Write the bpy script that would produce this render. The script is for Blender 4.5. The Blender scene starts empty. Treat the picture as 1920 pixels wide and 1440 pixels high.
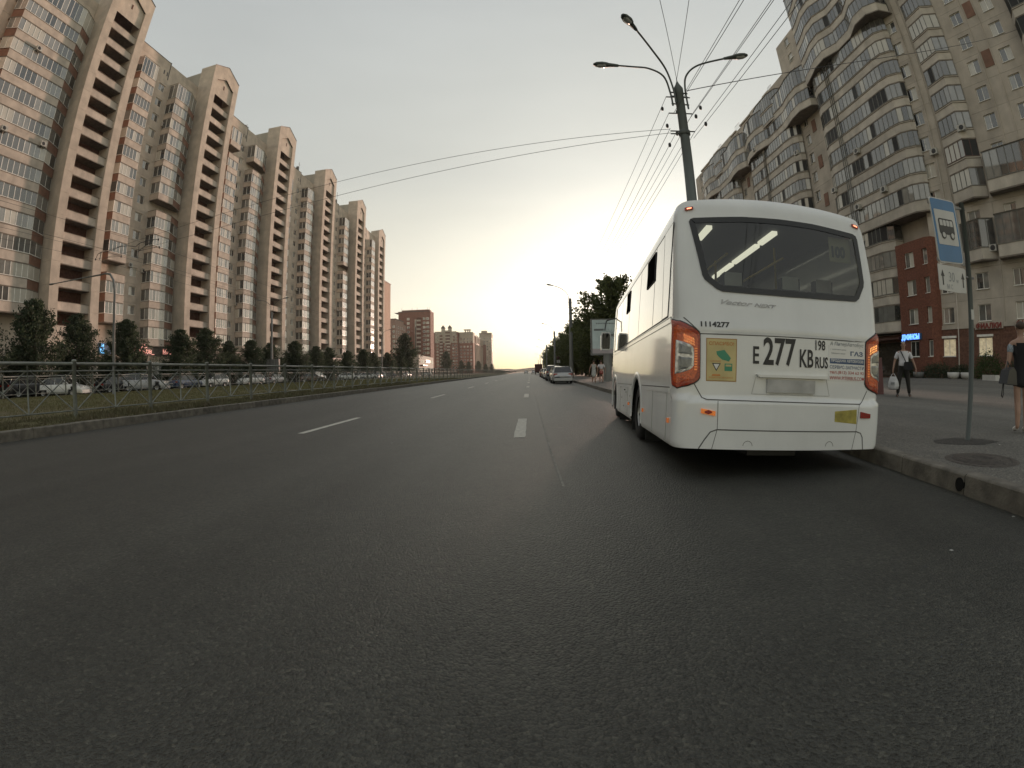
import bpy, math, random
import numpy as np
from mathutils import Matrix, Vector
random.seed(7); RNG = np.random.default_rng(7)
SC = bpy.context.scene; COL = SC.collection
# ---------------------------------------------------------------- camera (a real fisheye action camera, 1.1 m above the road)
cd = bpy.data.cameras.new('camera'); cam = bpy.data.objects.new('camera', cd)
bpy.context.scene.collection.objects.link(cam); bpy.context.scene.camera = cam
cd.type = 'PANO'; cd.sensor_width = 36; cd.sensor_height = 27; cd.sensor_fit = 'HORIZONTAL'
cd.clip_start = 0.05; cd.clip_end = 6000
cd.panorama_type = 'FISHEYE_LENS_POLYNOMIAL'
cd.fisheye_fov = math.radians(170)
cd.fisheye_polynomial_k0 = 0.0
cd.fisheye_polynomial_k1 = -6.008743689e-02
cd.fisheye_polynomial_k2 = -2.070195634e-05
cd.fisheye_polynomial_k3 = 8.453505225e-06
cd.fisheye_polynomial_k4 = -1.359650428e-08
cam.matrix_world = Matrix(((0.99910281, 0.01517764, 0.03953740, 0), (0.03911360, 0.02727179, -0.99886254, 0), (-0.01623863, 0.99951283, 0.02665367, 1.1), (0, 0, 0, 1)))

# ---------------------------------------------------------------- exposure
SC.view_settings.view_transform = 'Standard'; SC.view_settings.look = 'None'
SC.view_settings.exposure = 0.0; SC.view_settings.gamma = 1.0; SC.view_settings.use_curve_mapping = False
SC.cycles.max_bounces = 6; SC.cycles.diffuse_bounces = 3; SC.cycles.glossy_bounces = 3
SC.cycles.transparent_max_bounces = 12; SC.cycles.caustics_reflective = False; SC.cycles.caustics_refractive = False
SC.cycles.use_denoising = True
# ---------------------------------------------------------------- sky and sun
SUN_AZ, SUN_EL = math.radians(15), math.radians(3.0)
SDIR = Vector((math.sin(SUN_AZ)*math.cos(SUN_EL), math.cos(SUN_AZ)*math.cos(SUN_EL), math.sin(SUN_EL)))
W = bpy.data.worlds.new("World"); SC.world = W; W.use_nodes = True
wn, wl = W.node_tree.nodes, W.node_tree.links; wn.clear()
def N(t, nodes=wn, **k):
    n = nodes.new(t)
    for a, b in k.items(): setattr(n, a, b)
    return n
def math_node(nodes, links, op, a, b=None):
    n = nodes.new('ShaderNodeMath'); n.operation = op
    for i, x in enumerate((a, b)):
        if x is None: continue
        if hasattr(x, 'links') or hasattr(x, 'is_linked'): links.new(x, n.inputs[i])
        else: n.inputs[i].default_value = x
    return n.outputs[0]
def ramp(nodes, links, fac, stops, interp='LINEAR'):
    r = nodes.new('ShaderNodeValToRGB'); r.color_ramp.interpolation = interp
    e = r.color_ramp.elements
    while len(e) < len(stops): e.new(0.5)
    for i, (p, c) in enumerate(stops): e[i].position = p; e[i].color = (*c, 1) if len(c) == 3 else c
    links.new(fac, r.inputs[0]); return r.outputs[0]
sky = N('ShaderNodeTexSky'); sky.sky_type = 'NISHITA'; sky.sun_disc = False
sky.sun_elevation = SUN_EL; sky.sun_rotation = SUN_AZ; sky.dust_density = 4; sky.air_density = 1.0; sky.ozone_density = 1.0
bg1 = N('ShaderNodeBackground'); bg1.inputs[1].default_value = 0.05
hs = N('ShaderNodeHueSaturation'); hs.inputs['Saturation'].default_value = 0.25
wl.new(sky.outputs[0], hs.inputs['Color']); wl.new(hs.outputs[0], bg1.inputs[0])
tc = N('ShaderNodeTexCoord'); sep = N('ShaderNodeSeparateXYZ'); wl.new(tc.outputs['Generated'], sep.inputs[0])
el = sep.outputs[2]
dot = N('ShaderNodeVectorMath', operation='DOT_PRODUCT'); wl.new(tc.outputs['Generated'], dot.inputs[0]); dot.inputs[1].default_value = SDIR
ang = math_node(wn, wl, 'ARCCOSINE', math_node(wn, wl, 'MINIMUM', dot.outputs['Value'], 0.99999))
base = ramp(wn, wl, math_node(wn, wl, 'MAXIMUM', el, 0.0), [(0.0, (0.92, 0.76, 0.34)), (0.035, (0.86, 0.76, 0.44)), (0.15, (0.70, 0.67, 0.54)), (0.40, (0.47, 0.485, 0.455)), (0.72, (0.45, 0.475, 0.475)), (1.0, (0.44, 0.455, 0.46))])
# haze glow round the low sun
g1 = math_node(wn, wl, 'POWER', math_node(wn, wl, 'DIVIDE', ang, 0.16), 2.0)
g2 = math_node(wn, wl, 'POWER', math_node(wn, wl, 'DIVIDE', ang, 0.50), 1.5)
e1 = math_node(wn, wl, 'EXPONENT', math_node(wn, wl, 'MULTIPLY', g1, -1.0))
e2 = math_node(wn, wl, 'EXPONENT', math_node(wn, wl, 'MULTIPLY', g2, -1.0))
def mulc(fac, col):
    v = N('ShaderNodeVectorMath', operation='SCALE'); v.inputs[0].default_value = col; wl.new(fac, v.inputs['Scale']); return v.outputs[0]
def addc(a, b):
    v = N('ShaderNodeVectorMath', operation='ADD'); wl.new(a, v.inputs[0]); wl.new(b, v.inputs[1]); return v.outputs[0]
# thin uneven cirrus haze
mp = N('ShaderNodeMapping'); mp.inputs['Scale'].default_value = (1.3, 1.3, 5.0); wl.new(tc.outputs['Generated'], mp.inputs[0])
nz = N('ShaderNodeTexNoise'); nz.inputs['Scale'].default_value = 2.2; nz.inputs['Detail'].default_value = 5; wl.new(mp.outputs[0], nz.inputs[0])
nv = math_node(wn, wl, 'ADD', math_node(wn, wl, 'MULTIPLY', nz.outputs[0], 0.16), 0.93)
tot = addc(addc(base, mulc(e1, (0.30, 0.30, 0.22))), mulc(e2, (0.38, 0.36, 0.28)))
sc = N('ShaderNodeVectorMath', operation='SCALE'); wl.new(tot, sc.inputs[0]); wl.new(nv, sc.inputs['Scale'])
bg2 = N('ShaderNodeBackground'); wl.new(sc.outputs[0], bg2.inputs[0]); bg2.inputs[1].default_value = 1.0
ad = N('ShaderNodeAddShader'); wl.new(bg1.outputs[0], ad.inputs[0]); wl.new(bg2.outputs[0], ad.inputs[1])
wo = N('ShaderNodeOutputWorld'); wl.new(ad.outputs[0], wo.inputs[0])
ld = bpy.data.lights.new('sun', 'SUN'); ld.energy = 4.2; ld.angle = math.radians(2.0); ld.color = (1.0, 0.67, 0.52)
so = bpy.data.objects.new('sun', ld); COL.objects.link(so); so.rotation_euler = SDIR.to_track_quat('Z', 'Y').to_euler()

# ---------------------------------------------------------------- materials
MATS = {}
def mat(name, col, rough=0.7, var=0.12, scale=3.0, bump=0.0, bscale=30.0, spec=0.5, metal=0.0, ior=1.5, coat=0.0, emit=None, estr=0.0,
        col2=None, streak=False, trans=None, dirt=0.0, gen=False):
    if name in MATS: return MATS[name]
    m = bpy.data.materials.new(name); m.use_nodes = True; nd, lk = m.node_tree.nodes, m.node_tree.links
    b = nd['Principled BSDF']; b.inputs['Roughness'].default_value = rough; b.inputs['Metallic'].default_value = metal
    b.inputs['IOR'].default_value = ior; b.inputs['Specular IOR Level'].default_value = spec
    b.inputs['Coat Weight'].default_value = coat; b.inputs['Coat Roughness'].default_value = 0.05
    tcn = nd.new('ShaderNodeTexCoord')
    geo = nd.new('ShaderNodeNewGeometry')
    n1 = nd.new('ShaderNodeTexNoise'); n1.inputs['Scale'].default_value = scale; n1.inputs['Detail'].default_value = 6
    if streak:
        mm = nd.new('ShaderNodeMapping'); mm.inputs['Scale'].default_value = (1, 1, 0.12); lk.new(geo.outputs['Position'], mm.inputs[0]); lk.new(mm.outputs[0], n1.inputs[0])
    else: lk.new(geo.outputs['Position'] if not gen else tcn.outputs['Object'], n1.inputs[0])
    c2 = col2 or tuple(max(0, c*(1-2*var)) for c in col); c1 = tuple(min(1, c*(1+var)) for c in col)
    rc = ramp(nd, lk, n1.outputs[0], [(0.3, c2), (0.7, c1)])
    out = rc
    oi = nd.new('ShaderNodeObjectInfo')
    hv = nd.new('ShaderNodeHueSaturation'); lk.new(rc, hv.inputs['Color'])
    vv = math_node(nd, lk, 'ADD', math_node(nd, lk, 'MULTIPLY', oi.outputs['Random'], var*0.9), 1 - var*0.45); lk.new(vv, hv.inputs['Value'])
    out = hv.outputs[0]
    if dirt > 0:
        n3 = nd.new('ShaderNodeTexNoise'); n3.inputs['Scale'].default_value = 0.45; n3.inputs['Detail'].default_value = 8; n3.inputs['Roughness'].default_value = 0.7
        mm = nd.new('ShaderNodeMapping'); mm.inputs['Scale'].default_value = (1, 1, 0.25); lk.new(geo.outputs['Position'], mm.inputs[0]); lk.new(mm.outputs[0], n3.inputs[0])
        mx = nd.new('ShaderNodeMix'); mx.data_type = 'RGBA'; mx.blend_type = 'MULTIPLY'
        dr = ramp(nd, lk, n3.outputs[0], [(0.35, (1-dirt,)*3), (0.62, (1, 1, 1))])
        mx.inputs[0].default_value = 1.0; lk.new(out, mx.inputs[6]); lk.new(dr, mx.inputs[7]); out = mx.outputs[2]
    lk.new(out, b.inputs['Base Color'])
    if bump:
        n2 = nd.new('ShaderNodeTexNoise'); n2.inputs['Scale'].default_value = bscale; n2.inputs['Detail'].default_value = 4; lk.new(geo.outputs['Position'], n2.inputs[0])
        bp = nd.new('ShaderNodeBump'); bp.inputs['Strength'].default_value = bump; bp.inputs['Distance'].default_value = 0.02; lk.new(n2.outputs[0], bp.inputs['Height']); lk.new(bp.outputs[0], b.inputs['Normal'])
    if emit: b.inputs['Emission Color'].default_value = (*emit, 1); b.inputs['Emission Strength'].default_value = estr
    MATS[name] = m; return m
def M(n): return MATS[n]
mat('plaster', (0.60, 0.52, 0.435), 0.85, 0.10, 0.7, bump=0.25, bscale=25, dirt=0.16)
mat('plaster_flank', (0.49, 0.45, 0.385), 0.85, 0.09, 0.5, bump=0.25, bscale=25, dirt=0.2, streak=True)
mat('parapet', (0.60, 0.525, 0.45), 0.85, 0.12, 0.8, bump=0.2, dirt=0.2)
mat('brown_panel', (0.24, 0.13, 0.09), 0.8, 0.12, 1.5, dirt=0.15)
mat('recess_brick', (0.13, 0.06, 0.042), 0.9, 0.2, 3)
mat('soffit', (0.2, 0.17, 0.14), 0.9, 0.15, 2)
mat('plaster_right', (0.55, 0.495, 0.425), 0.85, 0.10, 0.6, bump=0.25, bscale=25, dirt=0.2)
mat('parapet_right', (0.60, 0.55, 0.48), 0.85, 0.10, 0.8, bump=0.2, dirt=0.2)
mat('red_brick', (0.215, 0.085, 0.055), 0.9, 0.2, 6, bump=0.3)
mat('shop_brick', (0.17, 0.085, 0.06), 0.9, 0.2, 5, bump=0.3)
mat('mortar', (0.22, 0.18, 0.15), 0.95, 0.1, 5)
mat('frame_white', (0.86, 0.85, 0.80), 0.4, 0.08, 4)
mat('frame_grey', (0.16, 0.16, 0.145), 0.5, 0.15, 4)
mat('frame_brown', (0.07, 0.025, 0.018), 0.5, 0.1, 4)
mat('roof_metal', (0.10, 0.095, 0.09), 0.6, 0.2, 2)
def glassy(name, col, var=0.12, rough=0.03, ior=2.3): return mat(name, col, rough, var, 0.9, ior=ior)
glassy('pane_dark', (0.030, 0.032, 0.033)); glassy('pane_mid', (0.10, 0.10, 0.095)); glassy('pane_light', (0.24, 0.24, 0.225)); glassy('pane_curtain', (0.55, 0.53, 0.47), 0.05, 0.1, 1.8)
glassy('pane_shop', (0.06, 0.05, 0.04))
PANES = ['pane_dark', 'pane_mid', 'pane_mid', 'pane_light', 'pane_light', 'pane_curtain']
mat('lit_room', (0.6, 0.55, 0.4), 0.7, 0.4, 2.5, emit=(1.0, 0.82, 0.52), estr=0.28)
mat('paint_white', (0.75, 0.77, 0.775), 0.24, 0.03, 1.5, coat=0.6, dirt=0.12)
mat('rubber', (0.02, 0.02, 0.02), 0.85, 0.3, 8)
mat('black_plastic', (0.03, 0.03, 0.032), 0.5, 0.2, 6)
mat('steel', (0.35, 0.35, 0.34), 0.4, 0.15, 8, metal=0.7)
mat('chrome', (0.6, 0.6, 0.6), 0.2, 0.1, 8, metal=1.0)
mat('fence_paint', (0.20, 0.215, 0.195), 0.5, 0.15, 6)
mat('pole_paint', (0.085, 0.10, 0.095), 0.55, 0.2, 4, streak=True)
mat('pole_grey', (0.17, 0.175, 0.17), 0.6, 0.2, 4, streak=True)
mat('wire', (0.03, 0.03, 0.03), 0.6, 0.1)
mat('kerb_stone', (0.19, 0.175, 0.15), 0.9, 0.22, 6, bump=0.5, bscale=40, dirt=0.25)
mat('bark', (0.06, 0.045, 0.035), 0.9, 0.3, 8, bump=0.5)
mat('skin', (0.34, 0.21, 0.155), 0.55, 0.05, 10)

def asphalt(name, c1, c2, rough, grain=1.0, tint=(1, 1, 1)):
    m = bpy.data.materials.new(name); m.use_nodes = True; nd, lk = m.node_tree.nodes, m.node_tree.links; b = nd['Principled BSDF']
    geo = nd.new('ShaderNodeNewGeometry')
    def noise(s, d=3, mpz=None, r=0.5):
        n = nd.new('ShaderNodeTexNoise'); n.inputs['Scale'].default_value = s; n.inputs['Detail'].default_value = d; n.inputs['Roughness'].default_value = r
        if mpz: mm = nd.new('ShaderNodeMapping'); mm.inputs['Scale'].default_value = mpz; lk.new(geo.outputs['Position'], mm.inputs[0]); lk.new(mm.outputs[0], n.inputs[0])
        else: lk.new(geo.outputs['Position'], n.inputs[0])
        return n.outputs[0]
    big = noise(0.35, 6, (1.0, 0.18, 1), 0.6); mid = noise(2.5, 5); fine = noise(75, 3, None, 0.7)
    v = nd.new('ShaderNodeTexVoronoi'); v.inputs['Scale'].default_value = 68; lk.new(geo.outputs['Position'], v.inputs[0])
    v2 = nd.new('ShaderNodeTexVoronoi'); v2.inputs['Scale'].default_value = 120; v2.inputs['Randomness'].default_value = 1; lk.new(geo.outputs['Position'], v2.inputs[0])
    track = noise(0.9, 2, (1.0, 0.012, 1))
    f = math_node(nd, lk, 'ADD', math_node(nd, lk, 'ADD', math_node(nd, lk, 'MULTIPLY', track, 0.30), math_node(nd, lk, 'MULTIPLY', big, 0.28)), math_node(nd, lk, 'ADD', math_node(nd, lk, 'MULTIPLY', mid, 0.17), math_node(nd, lk, 'MULTIPLY', fine, 0.25)))
    rc = ramp(nd, lk, f, [(0.40, c1), (0.60, c2)])
    # single pale stones in the binder
    sp = nd.new('ShaderNodeSeparateColor'); lk.new(v.outputs['Color'], sp.inputs[0])
    st = ramp(nd, lk, sp.outputs[0], [(0.0, (0.55, 0.55, 0.55)), (0.6, (1, 1, 1)), (0.93, (1.25, 1.22, 1.18)), (1.0, (1.9, 1.85, 1.75))])
    mx = nd.new('ShaderNodeMix'); mx.data_type = 'RGBA'; mx.blend_type = 'MULTIPLY'; mx.inputs[0].default_value = 1; lk.new(rc, mx.inputs[6]); lk.new(st, mx.inputs[7])
    lk.new(mx.outputs[2], b.inputs['Base Color'])
    b.inputs['Roughness'].default_value = rough; b.inputs['Specular IOR Level'].default_value = 0.5
    h = math_node(nd, lk, 'SUBTRACT', math_node(nd, lk, 'MULTIPLY', fine, 0.6), math_node(nd, lk, 'ADD', v.outputs['Distance'], math_node(nd, lk, 'MULTIPLY', v2.outputs['Distance'], 0.5)))
    bp = nd.new('ShaderNodeBump'); bp.inputs['Strength'].default_value = 0.9*grain; bp.inputs['Distance'].default_value = 0.010; lk.new(h, bp.inputs['Height']); lk.new(bp.outputs[0], b.inputs['Normal'])
    MATS[name] = m; return m
asphalt('asphalt', (0.030, 0.031, 0.0265), (0.064, 0.065, 0.056), 0.5)
asphalt('pavement_asphalt', (0.10, 0.098, 0.088), (0.16, 0.155, 0.14), 0.8, 0.6)
asphalt('asphalt_patch', (0.030, 0.029, 0.027), (0.05, 0.048, 0.045), 0.6)

# ---------------------------------------------------------------- mesh helpers
class MB:
    def __init__(s): s.v = []; s.f = []; s.m = []; s.sm = []
    def add(s, vs, fs, mi=0, smooth=False):
        o = len(s.v); s.v += [tuple(p) for p in vs]; s.f += [tuple(i+o for i in f) for f in fs]; s.m += [mi]*len(fs); s.sm += [smooth]*len(fs); return s
    def box(s, x0, x1, y0, y1, z0, z1, mi=0):
        return s.add([(x0,y0,z0),(x1,y0,z0),(x1,y1,z0),(x0,y1,z0),(x0,y0,z1),(x1,y0,z1),(x1,y1,z1),(x0,y1,z1)],
                     [(0,3,2,1),(4,5,6,7),(0,1,5,4),(1,2,6,5),(2,3,7,6),(3,0,4,7)], mi)
    def prism(s, poly, z0, z1, mi=0, axis='z'):
        n = len(poly)
        def P(a, b, c): return {'z': (a, b, c), 'x': (c, a, b), 'y': (a, c, b)}[axis]
        vs = [P(a, b, z0) for a, b in poly] + [P(a, b, z1) for a, b in poly]
        fs = [tuple(range(n))[::-1], tuple(range(n, 2*n))] + [(i, (i+1) % n, (i+1) % n + n, i+n) for i in range(n)]
        return s.add(vs, fs, mi)
    def tube(s, pts, r, n=8, mi=0, cap=True, smooth=True):
        pts = [Vector(p) for p in pts]; rs = r if isinstance(r, (list, tuple)) else [r]*len(pts); vs = []
        ref = None
        for i, p in enumerate(pts):
            d = (pts[min(i+1, len(pts)-1)] - pts[max(i-1, 0)]).normalized()
            if ref is None: ref = Vector((0, 0, 1)) if abs(d.z) < 0.9 else Vector((1, 0, 0))
            a = d.cross(ref).normalized(); b = d.cross(a); ref = -b if False else ref
            for k in range(n):
                t = 2*math.pi*k/n; vs.append(p + a*(rs[i]*math.cos(t)) + b*(rs[i]*math.sin(t)))
        fs = []
        for i in range(len(pts)-1):
            for k in range(n): fs.append((i*n+k, i*n+(k+1) % n, (i+1)*n+(k+1) % n, (i+1)*n+k))
        s.add(vs, fs, mi, smooth)
        if cap:
            o = len(s.v)-len(vs); s.f += [tuple(o+k for k in range(n)), tuple(o+(len(pts)-1)*n+k for k in range(n))[::-1]]; s.m += [mi]*2; s.sm += [False]*2
        return s
    def lathe(s, prof, n=16, mi=0, axis='z', c=(0, 0, 0), smooth=True):
        vs = []; m = len(prof)
        for k in range(n):
            t = 2*math.pi*k/n
            for r, h in prof:
                x, y = r*math.cos(t), r*math.sin(t)
                p = {'z': (x, y, h), 'x': (h, x, y), 'y': (x, h, y)}[axis]; vs.append((p[0]+c[0], p[1]+c[1], p[2]+c[2]))
        fs = [(k*m+i, ((k+1) % n)*m+i, ((k+1) % n)*m+i+1, k*m+i+1) for k in range(n) for i in range(m-1)]
        return s.add(vs, fs, mi, smooth)
    def mesh(s, name, mats=()):
        me = bpy.data.meshes.new(name); me.from_pydata(s.v, [], s.f)
        for a in mats: me.materials.append(MATS[a] if isinstance(a, str) else a)
        me.polygons.foreach_set('material_index', s.m); me.polygons.foreach_set('use_smooth', s.sm); me.update()
        return me
def ob(name, me, parent=None, loc=(0, 0, 0), rot=(0, 0, 0), mats=None):
    o = bpy.data.objects.new(name, me); COL.objects.link(o); o.parent = parent; o.location = loc; o.rotation_euler = rot
    if mats:
        for i, a in enumerate(mats):
            o.material_slots[i].link = 'OBJECT'; o.material_slots[i].material = MATS[a]
    return o
def build(name, mb, mats, parent=None, loc=(0, 0, 0), rot=(0, 0, 0)): return ob(name, mb.mesh(name, mats), parent, loc, rot)
def tag(o, label, cat, group=None, kind=None):
    o['label'] = label; o['category'] = cat
    if group: o['group'] = group
    if kind: o['kind'] = kind
    return o
def thing(name, label, cat, loc=(0, 0, 0), rotz=0, group=None):
    o = bpy.data.objects.new(name, None); COL.objects.link(o); o.location = loc; o.rotation_euler = (0, 0, rotz); o.empty_display_size = 0.2
    return tag(o, label, cat, group)
def struct(name, mb, mats, parent=None):
    o = build(name, mb, mats, parent)
    if parent is None: o['kind'] = 'structure'
    return o
def stuff(o): o['kind'] = 'stuff'; return o
def copy_tree(src, parent=None, loc=None, rot=None):
    c = src.copy(); COL.objects.link(c); c.parent = parent
    if loc is not None: c.location = loc
    if rot is not None: c.rotation_euler = rot
    for ch in KIDS.get(src.name, ()): copy_tree(ch, c)
    return c
KIDS = {}
def kids(root):
    def rec(o):
        KIDS[o.name] = list(o.children)
        for ch in o.children: rec(ch)
    rec(root)
def text_mesh(s, size, bold=0.0, sx=1.0, extrude=0.0, align='LEFT', shear=0.0):
    cu = bpy.data.curves.new('t', 'FONT'); cu.body = s; cu.size = size; cu.offset = bold; cu.extrude = extrude; cu.align_x = align; cu.resolution_u = 3; cu.shear = shear
    o = bpy.data.objects.new('t', cu); COL.objects.link(o); bpy.context.view_layer.update()
    me = bpy.data.meshes.new_from_object(o, depsgraph=bpy.context.evaluated_depsgraph_get()); bpy.data.objects.remove(o)
    for v in me.vertices: v.co.x *= sx
    return me

# ================================================================ ground, roads, median
mb = MB(); mb.add([(-3000,-400,-0.06),(3000,-400,-0.06),(3000,3500,-0.06),(-3000,3500,-0.06)], [(0,1,2,3)])
mat('earth', (0.10, 0.095, 0.05), 0.95, 0.25, 0.2); struct('ground', mb, ['earth'])
# right kerb line: a shallow bus bay starts beside the camera
KR = [(-60,3.55),(0,3.55),(2.3,3.66),(3.4,3.84),(4.5,3.96),(6,4.2),(8,4.7),(10,5.0),(13,5.0),(15,4.7),(17.5,4.1),(20,3.75),(24,3.72),(34,3.9),(60,3.95),(900,3.95)]
def kr(y): return float(np.interp(y, [a for a, b in KR], [b for a, b in KR]))
ys = sorted(set([a for a, b in KR] + list(range(-60, 60, 2))))
def strip(xa, xb, z, name, m, ylist):
    mb = MB(); vs = []; 
    for y in ylist: vs += [(xa(y) if callable(xa) else xa, y, z), (xb(y) if callable(xb) else xb, y, z)]
    mb.add(vs, [(2*i, 2*i+1, 2*i+3, 2*i+2) for i in range(len(ylist)-1)]); return struct(name, mb, [m])
strip(-9.8, lambda y: kr(y)+0.05, 0.0, 'road', 'asphalt', ys)
strip(lambda y: kr(y)+0.12, 37.0, 0.165, 'pavement', 'pavement_asphalt', [y for y in ys if y < 37])
strip(lambda y: kr(y)+0.12, 8.0, 0.165, 'footpath', 'pavement_asphalt', [y for y in ys if 36 <= y] )
mb = MB(); mb.add([(8,36,0.12),(37,36,0.12),(37,500,0.12),(8,500,0.12)], [(0,1,2,3)]); mat('park_soil', (0.07, 0.06, 0.035), 0.95, 0.3, 0.5); struct('park_ground', mb, ['park_soil'])
mb = MB(); mb.add([(36.9,-40,0.17),(90,-40,0.17),(90,36,0.17),(36.9,36,0.17)], [(0,1,2,3)]); struct('yard', mb, ['pavement_asphalt'])
# grass median, gently domed
mat('grass_soil', (0.092, 0.088, 0.036), 0.95, 0.35, 0.8, bump=0.6, bscale=18, col2=(0.115, 0.09, 0.045))
mb = MB(); gy = list(np.concatenate([np.arange(-40, 100, 4), np.arange(100, 900, 40)])); gx = [-33.6, -31, -27, -21, -15, -12, -10.6, -9.95]; gz_ = [0.12, 0.16, 0.2, 0.24, 0.26, 0.27, 0.22, 0.19]
vs = [(x, y, z + 0.02*math.sin(x*1.3+y*0.37)) for y in gy for x, z in zip(gx, gz_)]; k = len(gx)
mb.add(vs, [(j*k+i, j*k+i+1, (j+1)*k+i+1, (j+1)*k+i) for j in range(len(gy)-1) for i in range(k-1)], 0, True); struct('grass_median', mb, ['grass_soil'])
def med_z(x): return float(np.interp(x, gx, gz_))
mb = MB(); mb.add([(-46,-40,0.0),(-33.6,-40,0.0),(-33.6,900,0.0),(-46,900,0.0)], [(0,1,2,3)]); struct('side_road', mb, ['asphalt'])
mb = MB(); mb.add([(-57,-40,0.13),(-46,-40,0.13),(-46,200,0.13),(-57,200,0.13)], [(0,1,2,3)]); struct('left_pavement', mb, ['pavement_asphalt'])
mb = MB(); mb.add([(-46.15,-40,0.0),(-46,-40,0.0),(-46,200,0.0),(-46.15,200,0.0),(-46.15,-40,0.14),(-46,-40,0.14),(-46,200,0.14),(-46.15,200,0.14)], [(4,5,6,7),(1,2,6,5)]); struct('far_kerb', mb, ['kerb_stone'])
# kerb stones
def kerb(name, xf, side, ys0, n, far_to, h):
    root = bpy.data.objects.new(name, None); COL.objects.link(root); root['kind'] = 'structure'
    me = MB(); b = 0.02
    # 0.15 wide, 1 m long with a worn arris, front face at x = 0, running along +y
    prof = [(0.0, -0.12), (0.0, h-b), (b*0.6, h-b*0.3), (b*1.4, h), (0.15, h), (0.15, -0.12)]
    L = 0.985
    vs = [(p[0]*side, y, p[1]) for y in (0, L) for p in prof]; m = len(prof)
    me.add(vs, [tuple(range(m)), tuple(range(m, 2*m))[::-1]] + [(i, i+m, (i+1) % m + m, (i+1) % m) for i in range(m)]); stone = me.mesh('kerb_stone', ['kerb_stone'])
    yb_ = [ys0+0.5*i for i in range(2*n+1)]; core = MB(); core.add([(xf(a)+.012*side, a, z) for a in yb_ for z in (-.05, h-.03)], [(2*i, 2*i+1, 2*i+3, 2*i+2) for i in range(len(yb_)-1)]); build('kerb_bedding', core, ['kerb_stone'], root)
    for i in range(n):
        y = ys0 + i; x0, x1 = xf(y), xf(y+1)
        o = ob('kerb_stone', stone, root, (x0 + random.uniform(-.008, .008), y, random.uniform(-.006, .006)), (0, random.uniform(-.01, .01), -math.atan2(x1-x0, 1)))
    y = ys0+n; me = MB(); yy = [a for a in ys if a > y] ; yy = [y] + yy
    vs = []
    for a in yy: vs += [(xf(a)+p[0]*side, a, p[1]) for p in prof[:-1]]
    m -= 1; me.add(vs, [(j*m+i, j*m+i+1, (j+1)*m+i+1, (j+1)*m+i) for j in range(len(yy)-1) for i in range(m-1)]); stuff(build('distant_kerb_stones', me, ['kerb_stone'], root))
kerb('right_kerb', kr, 1, -5, 75, 900, 0.19)
kerb('left_kerb', lambda y: -9.8, -1, 0, 80, 900, 0.21)
# painted lane marks
def road_paint():
    m = mat('road_paint', (0.50, 0.485, 0.43), 0.8, 0.15, 14); nd, lk = m.node_tree.nodes, m.node_tree.links
    n = nd.new('ShaderNodeTexNoise'); n.inputs['Scale'].default_value = 22; n.inputs['Detail'].default_value = 6; n.inputs['Roughness'].default_value = .8
    g = nd.new('ShaderNodeNewGeometry'); lk.new(g.outputs['Position'], n.inputs[0])
    r = ramp(nd, lk, n.outputs[0], [(0.30, (0, 0, 0)), (0.40, (1, 1, 1))]); lk.new(r, nd['Principled BSDF'].inputs['Alpha'])
road_paint()
def mark(x, y0, y1, w, z=0.004, label='', grp=None):
    me = MB(); n = max(2, int((y1-y0)/0.25)); rr = random.Random(int(y0*10)); L = []
    vs = []
    for i in range(n+1):
        y = y0 + (y1-y0)*i/n; vs += [(x-w/2+rr.uniform(-.006, .006), y, z), (x+w/2+rr.uniform(-.006, .006), y, z)]
    me.add(vs, [(2*i, 2*i+1, 2*i+3, 2*i+2) for i in range(n)]); o = build('lane_mark', me, ['road_paint']); tag(o, label, 'road marking', grp)
near = ['nearest', 'second', 'third', 'fourth', 'fifth', 'sixth', 'seventh', 'eighth']
for i in range(8):
    mark(-0.20, 7.8+12.0*i, 10.9+12.0*i, 0.20, label=f'{near[i]} white dash of the lane line straight ahead, left of the bus', grp='dashes of the right lane line')
for i in range(8):
    mark(-4.35+0.03*i, 8.2+12.0*i, 11.4+12.0*i, 0.14, label=f'{near[i]} white dash of the left lane line, nearer the railing', grp='dashes of the left lane line')
me = MB(); pts = [(0.30,4.4),(0.27,6),(0.25,9),(0.23,12),(0.20,18),(0.2,26)]
vs = []
for i, (x, y) in enumerate(pts): vs += [(x-0.012, y, 0.003), (x+0.012, y, 0.003)]
me.add(vs, [(2*i, 2*i+1, 2*i+3, 2*i+2) for i in range(len(pts)-1)]); me.add([(0.27,9.2,0.003),(0.62,9.05,0.003),(0.62,9.1,0.003),(0.27,9.26,0.003)], [(0,1,2,3)])
mat('seam_grey', (0.19, 0.185, 0.165), 0.8, 0.3, 10); o = build('road_seam', me, ['seam_grey']); o['kind'] = 'structure'
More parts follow.
